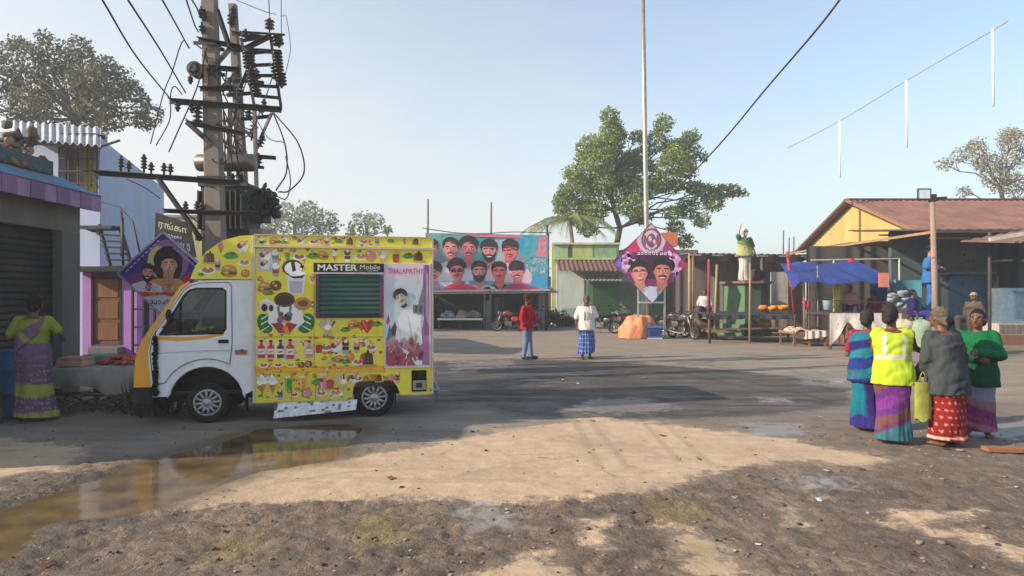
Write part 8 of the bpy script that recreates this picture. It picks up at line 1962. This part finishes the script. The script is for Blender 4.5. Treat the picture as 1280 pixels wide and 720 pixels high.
t, J = make_person('woman in a dark grey jacket and a red patterned skirt, patterned scarf on her head', at(1184, 558), R(186), 1.54, True, arms={'elL': (.22, -.04, .95), 'wrL': (.18, -.2, .78), 'elR': (-.235, -.06, .96), 'wrR': (-.22, -.24, .85)}, head_turn=R(12), stoop=.17, voxel=.011)
top_cloth(t, J, 'blouse', .006, .68, .835, .5, flat_col(C(120, 40, 50), .12), seed=11, fold=.004)
def jack_col(v):
    c = np.array(C(66, 70, 72))[None, :] * (.8 + .36 * fbm(v * 9, 4, 12))[:, None]
    seam = np.abs(v[:, 0]) < .006; c[seam & (v[:, 1] > 0)] *= .6
    return c
top_cloth(t, J, 'jacket', .03, .375, .828, 1.85, jack_col, seed=12, flare=.02, fold=.02, loose=.01)
skirt(t, J, 'printed_skirt', .45, .05, .110, .130, dots(C(150, 40, 38), C(200, 160, 140), 13, .72, .16, 3, lambda v, c: np.where((v[:, 2:3] < .13) & (v[:, 2:3] > .105), np.array([C(220, 180, 160)]), c)), 8, .012, seed=13, uneven=.012)
hair_cover(t, J, 'head_scarf', C(110, 98, 84), dots(C(112, 100, 86), C(60, 54, 52), 46, .62, .2, 5), drape=1)
bag = MB(); bx_ = GP(1184, 558); bag.sheet(lambda u, v: (.085 * math.cos(2 * PI * u) * (1 + .25 * v - .2 * v * v), .045 * math.sin(2 * PI * u) * (1 + .3 * v), .42 * (1 - v) + .02 * math.sin(u * 25) * v), 28, 10, C(140, 142, 58)); bag.poly([(.085 * 1.05 * math.cos(2 * PI * k / 14), .058 * math.sin(2 * PI * k / 14), 0.0) for k in range(14)], C(120, 122, 50))
for e in (-.04, .04): bag.tube([(e, 0, .42), (e * .5, 0, .5), (0, 0, .53)], .006, 5, C(140, 142, 58))
bo = bag.build('shopping_bag', 'tarp'); bo.location = (bx_.x - .285, bx_.y - .02, .30); tag(bo, 'yellow green shopping bag hanging between the vest and the grey jacket', 'bag')
t, J = make_person('woman in a green cardigan facing the others with folded arms', at(1222, 545), R(-38), 1.5, True, arms={'elL': (.215, -.08, .97), 'wrL': (.02, -.20, 1.0), 'elR': (-.20, -.08, .97), 'wrR': (.02, -.18, .93), 'thR': (0, 0, 1), 'thL': (0, 0, 1)}, head_turn=R(-14), voxel=.01, hair_style='bun')
top_cloth(t, J, 'cardigan', .026, .40, .832, 1.85, bands([(1.6, C(22, 112, 62)), (.98, C(20, 84, 56)), (.7, C(20, 74, 52))], .2, 0, .05, 14), seed=14, flare=.01, fold=.014, loose=.006)
skirt(t, J, 'sari_skirt', .48, .05, .102, .122, bands([(1, C(130, 140, 170)), (.46, C(150, 110, 130)), (.36, C(130, 50, 120)), (.26, C(150, 56, 120)), (.17, C(170, 110, 140)), (.1, C(120, 60, 100))], .18, .3, .04, 15), 9, .012, seed=16)

# ---- woman by the shop
t, J = make_person('woman in a yellow green blouse and purple patterned sari by the shutter, arm bent', at(42, 526), R(196), 1.68, True, arms={'elL': (.27, .04, 1.12), 'wrL': (.24, -.22, 1.14), 'elR': (-.33, .03, 1.17), 'wrR': (-.26, -.2, 1.1)}, head_turn=R(15), voxel=.012)
sp = dots(C(116, 92, 120), C(170, 150, 150), 26, .7, .3, 6, lambda v, c: np.where(((v[:, 2:3] > .34) & (v[:, 2:3] < .5)) | (v[:, 2:3] < .13), np.array([C(150, 150, 66)]) * (.8 + .4 * fbm(v * 14, 3, 4))[:, None], c))
top_cloth(t, J, 'blouse', .014, .6, .83, .75, flat_col(C(150, 160, 62), .2), seed=21)
def pal_col(v):
    c = np.array(C(120, 96, 124))[None, :] * (.8 + .4 * fbm(v * 22, 3, 4))[:, None]; k = v[:, 2] - 1.06 - v[:, 0] * 1.1
    c[np.abs(k) < .05] = C(150, 150, 66); return c
m = MB()
def pallu(u, v):
    a = R(20) + R(150) * u; z_ = 1.0 + .37 * u - .26 * (v - .5) * (1 - .55 * u); rx, ry = .205 - .055 * u * u, .145 - .035 * u * u
    return (rx * math.cos(a) * 1.0, ry * math.sin(a) + .012, z_)
m.sheet(pallu, 30, 14, (0, 0, 0), (0, .012, 0))
me = bpy.data.meshes.new('sari_drape'); me.from_pydata([tuple(v) for v in m.v], [], m.f); mesh_obj('sari_drape', paint(me, pal_col, foldf(.008)), M('cloth'), t)
top_cloth(t, J, 'waist_wrap', .026, .47, .64, 0, flat_col(C(120, 96, 124), .3, 20), seed=22, fold=.012)
skirt(t, J, 'sari_skirt', .60, .04, .10, .145, sp, 9, .014, seed=23, uneven=.01, dx=-.02)

# ---- two men in the road
def trousers(t, J, col, name='jeans', seed=0, loose=0.0):
    m = MB(); h = J['h']; up = J['up']
    m.loft([[up(z_, rx * math.cos(a), ry * math.sin(a)) for a in [2 * PI * k / 20 for k in range(20)]] for z_, rx, ry in ((.46, .05, .05), (.48, .098, .074), (.53, .106, .075), (.575, .1, .068))], (0, 0, 0))
    for s in 'RL':
        an = J['an' + s]; kn = J['kn' + s]; cap(m, J['hp' + s], kn, .06 * h, (.045 + loose) * h); cap(m, kn, V((an.x, an.y + .005, .05 * h)), (.044 + loose) * h, (.036 + loose) * h)
    def c(v): return np.array(col)[None, :] * (.72 + .5 * fbm(v * 10, 4, seed))[:, None]
    return mesh_obj(name, paint(remesh(m, .014, 4), c, foldf(.008, 8, 5, seed)), M('cloth'), t)
t, J = make_person('man in a red jacket, cap and faded jeans standing in the road', at(659, 449), R(62), 1.72, False, head_turn=R(4), head_tilt=R(10), hair_style='short', voxel=.014, skin=C(104, 66, 50), arms={'elR': (-.27, .03, 1.12), 'wrR': (-.27, -.05, .88), 'elL': (.26, -.06, 1.12), 'wrL': (.22, -.24, 1.0)}, legs={'anL': (.13, -.06, .077), 'anR': (-.12, .04, .077)})
trousers(t, J, C(110, 126, 156), seed=30)
top_cloth(t, J, 'jacket', .024, .465, .836, 1.8, lambda v: np.array(C(170, 26, 44))[None, :] * (.8 + .4 * fbm(v * 9, 3, 31))[:, None], seed=31, fold=.014, voxel=.014, loose=.006)
hair_cover(t, J, 'cap', C(60, 40, 40), brim=.05); shoes(t, J, C(44, 40, 40))
t, J = make_person('man in a loose white shirt and blue checked lungi standing in the road', at(733, 449), R(8), 1.7, False, head_turn=R(-6), hair_style='short', hair=C(96, 90, 88), voxel=.014, skin=C(86, 56, 44), arms={'elR': (-.27, .02, 1.1), 'wrR': (-.28, -.05, .86), 'elL': (.28, .04, 1.12), 'wrL': (.33, -.12, .98)})
top_cloth(t, J, 'shirt', .028, .46, .834, .85, lambda v: np.array(C(226, 218, 206))[None, :] * (.86 + .25 * fbm(v * 9, 3, 33))[:, None], seed=33, fold=.016, voxel=.014, loose=.012)
def check(v):
    a = np.arctan2(v[:, 1], v[:, 0]) * .22; c = np.array(C(46, 74, 146))[None, :] * (.75 + .5 * fbm(v * 12, 3, 5))[:, None]
    c[(np.mod(a, .09) < .022) | (np.mod(v[:, 2], .11) < .025)] = C(130, 150, 190); c[(np.mod(a + .04, .09) < .012)] = C(26, 36, 90); return c
skirt(t, J, 'lungi', .57, .10, .098, .14, check, 7, .018, seed=34, uneven=.02); sandals(t, J, C(50, 36, 30))
m = MB(); up = J['up']
m.tube([up(.62, -.05, -.085), up(.74, -.055, -.092), up(.82, -.06, -.05), up(.845, -.04, .04), up(.845, .04, .04), up(.82, .06, -.05), up(.74, .055, -.092), up(.66, .05, -.088)], .03, 8, C(206, 190, 180), flat=.5); m.build('neck_towel', 'cloth', t)

# ---- people at the stalls
def seat_for(p, lab, h_=.40):
    s = empty('stool', p, 0, lab, 'stool'); mb = MB(); mb.lathe([(.001, h_ - .03), (.17, h_ - .03), (.18, h_ - .015), (.17, h_), (.001, h_)], 16, C(130, 90, 60)); mb.build('seat', 'wood', s)
    for k in range(4): a = R(45 + 90 * k); mb = MB(); mb.bar((.13 * math.cos(a), .13 * math.sin(a), h_ - .03), (.17 * math.cos(a), .17 * math.sin(a), 0), .035, .035, C(120, 84, 56)); mb.build('leg', 'wood', s)
def seated(px, py_head, Y, rz, lab, hair, clothes, low, h=1.6, hs='bun', seatlab='', skin=SKINC, scarf=None, legc=C(70, 60, 80)):
    dz = max(0, ZP(py_head, Y) - (h * (1 - .515) + .44))
    p = (XP(px, Y), Y, dz)
    t, J = make_person(lab, p, rz, h, hs == 'bun', sit=True, hair=hair, hair_style=hs, voxel=.016, skin=skin, arms=None if not clothes.get('arms') else clothes['arms'])
    top_cloth(t, J, 'top', .024, .48, .832, 1.2, flat_col(clothes['c'], .2, 9, 4), voxel=.016, loose=.008)
    m = MB()
    for s in 'RL': cap(m, J['hp' + s], J['kn' + s], .075 * h, .06 * h); cap(m, J['kn' + s], J['an' + s] + V((0, 0, .02)), .06 * h, .05 * h)
    m.ell(J['hip'] - V((0, .02, .02)), (.13 * h, .11 * h, .07 * h), (0, 0, 0), 14, 9)
    mesh_obj('lower_wrap', paint(remesh(m, .02, 5), flat_col(legc, .25)), M('cloth'), t)
    if scarf: hair_cover(t, J, 'cap', scarf, brim=.035)
    if dz > .02:
        mb = MB(); x, y = XP(px, Y), Y; mb.box((x - .35, y - .45, 0), (x + .35, y + .35, dz), C(110, 84, 64))
        for k in range(3): mb.box((x - .36, y - .47, .02 + k * dz / 3.2), (x + .36, y - .451, dz / 3.2 * (k + .7)), C(126, 98, 74))
        tag(mb.build('wooden_box', 'wood', org=(x, y, 0)), seatlab + ', raising the stool', 'box')
    seat_for((XP(px, Y), Y + .02, dz), seatlab)
seated(1063, 357, 22.6, R(-30), 'person in a pale pink top seated under the blue tarpaulin', C(40, 34, 34), {'c': C(196, 150, 146)}, 0, seatlab='wooden stool under the person in pink at the tarpaulin stall')
seated(1092, 364, 22.8, R(190), 'person in a dark red top seated at the end of the blue tarpaulin', C(30, 26, 28), {'c': C(120, 34, 48)}, 0, seatlab='wooden stool under the person in dark red at the tarpaulin stall', hs='short')
seated(1141, 362, 20.2, R(70), 'woman wrapped in dark blue seated in front of the turquoise plinth', C(24, 22, 26), {'c': C(36, 40, 100)}, 0, seatlab='wooden stool under the woman in dark blue by the plinth', legc=C(56, 60, 140))
seated(1217, 366, 18.5, R(-70), 'person in a brown top and pale cap seated before the blue door', C(60, 50, 44), {'c': C(96, 84, 72)}, 0, seatlab='wooden stool under the person in the pale cap', hs='short', scarf=C(170, 156, 130), legc=C(80, 72, 66))
seated(881, 362, 25.9, R(-20), 'man in a white shirt seated behind the end of the black stall', C(40, 36, 36), {'c': C(206, 200, 198)}, 0, seatlab='wooden stool under the man in white behind the black stall', hs='short')

# ---- statues
def statue(label, loc, rz, h, colours, arms, legs=None, robe=None, turn=0):
    t, J = make_person(label, loc, rz, h, False, arms=arms, legs=legs, hair_style='short', hair=colours['hair'], skin=colours['skin'], voxel=.02, head_turn=turn, name='statue'); t['category'] = 'statue'
    return t, J
hs_ = 2.3; zt_ = ZP(352, 27.5)
t, J = statue('painted statue of a man in a cap and sunglasses with one arm raised high', (XP(931, 27.3), 27.3, zt_), R(12), hs_, {'hair': C(190, 186, 180), 'skin': C(190, 150, 120)},
              {'elR': (-.36, -.06, 2.0), 'wrR': (-.31, -.14, 2.36), 'elL': (.38, .0, 1.5), 'wrL': (.42, -.16, 1.2)})
top_cloth(t, J, 'shirt', .03, .47, .834, .85, bands([(3, C(84, 116, 80)), (1.66, C(130, 140, 90)), (1.52, C(190, 184, 120))], .15, .3, .06, 4), voxel=.02, flare=.16, loose=.012, fold=.02)
skirt(t, J, 'dhoti', .6, .02, .10, .125, flat_col(C(206, 200, 190), .14), 8, .016, seed=44)
hair_cover(t, J, 'cap', C(214, 206, 196))
m = MB(); hp = J['hp']; 
for e in (-1, 1): m.ell(hp(e * .02, -.054, .006), (.034, .012, .022), C(20, 20, 22), 9, 6)
m.tube([hp(-.046, -.03, .012), hp(-.02, -.058, .01), hp(.02, -.058, .01), hp(.046, -.03, .012)], .008, 5, C(20, 20, 22)); m.build('sunglasses', 'ceramic', t)
hb = 2.36
t, J = statue('bright blue suited statue with one hand held out, standing on the turquoise plinth', (XP(1163, 22.3), 22.3, 1.13), R(58), hb, {'hair': C(40, 50, 90), 'skin': C(190, 120, 106)},
              {'elR': (-.36, .12, 1.6), 'wrR': (-.26, -.24, 1.58), 'elL': (.38, .10, 1.6), 'wrL': (.26, -.30, 1.55)})
bl = lambda v: np.array(C(58, 104, 160))[None, :] * (.85 + .28 * fbm(v * 6, 3, 6))[:, None]
top_cloth(t, J, 'coat', .03, .44, .834, 1.85, bl, voxel=.02, flare=.05, loose=.006, fold=.012)
trousers(t, J, C(48, 100, 168), 'suit_trousers', 46, .012); shoes(t, J, C(40, 70, 130))
m = MB(); up = J['up']; m.tube([up(.83, 0, -.06), up(.78, 0, -.1), up(.66, .0, -.105)], [.02, .035, .03], 6, C(180, 60, 60), flat=.4); m.build('neck_tie', 'cloth', t)
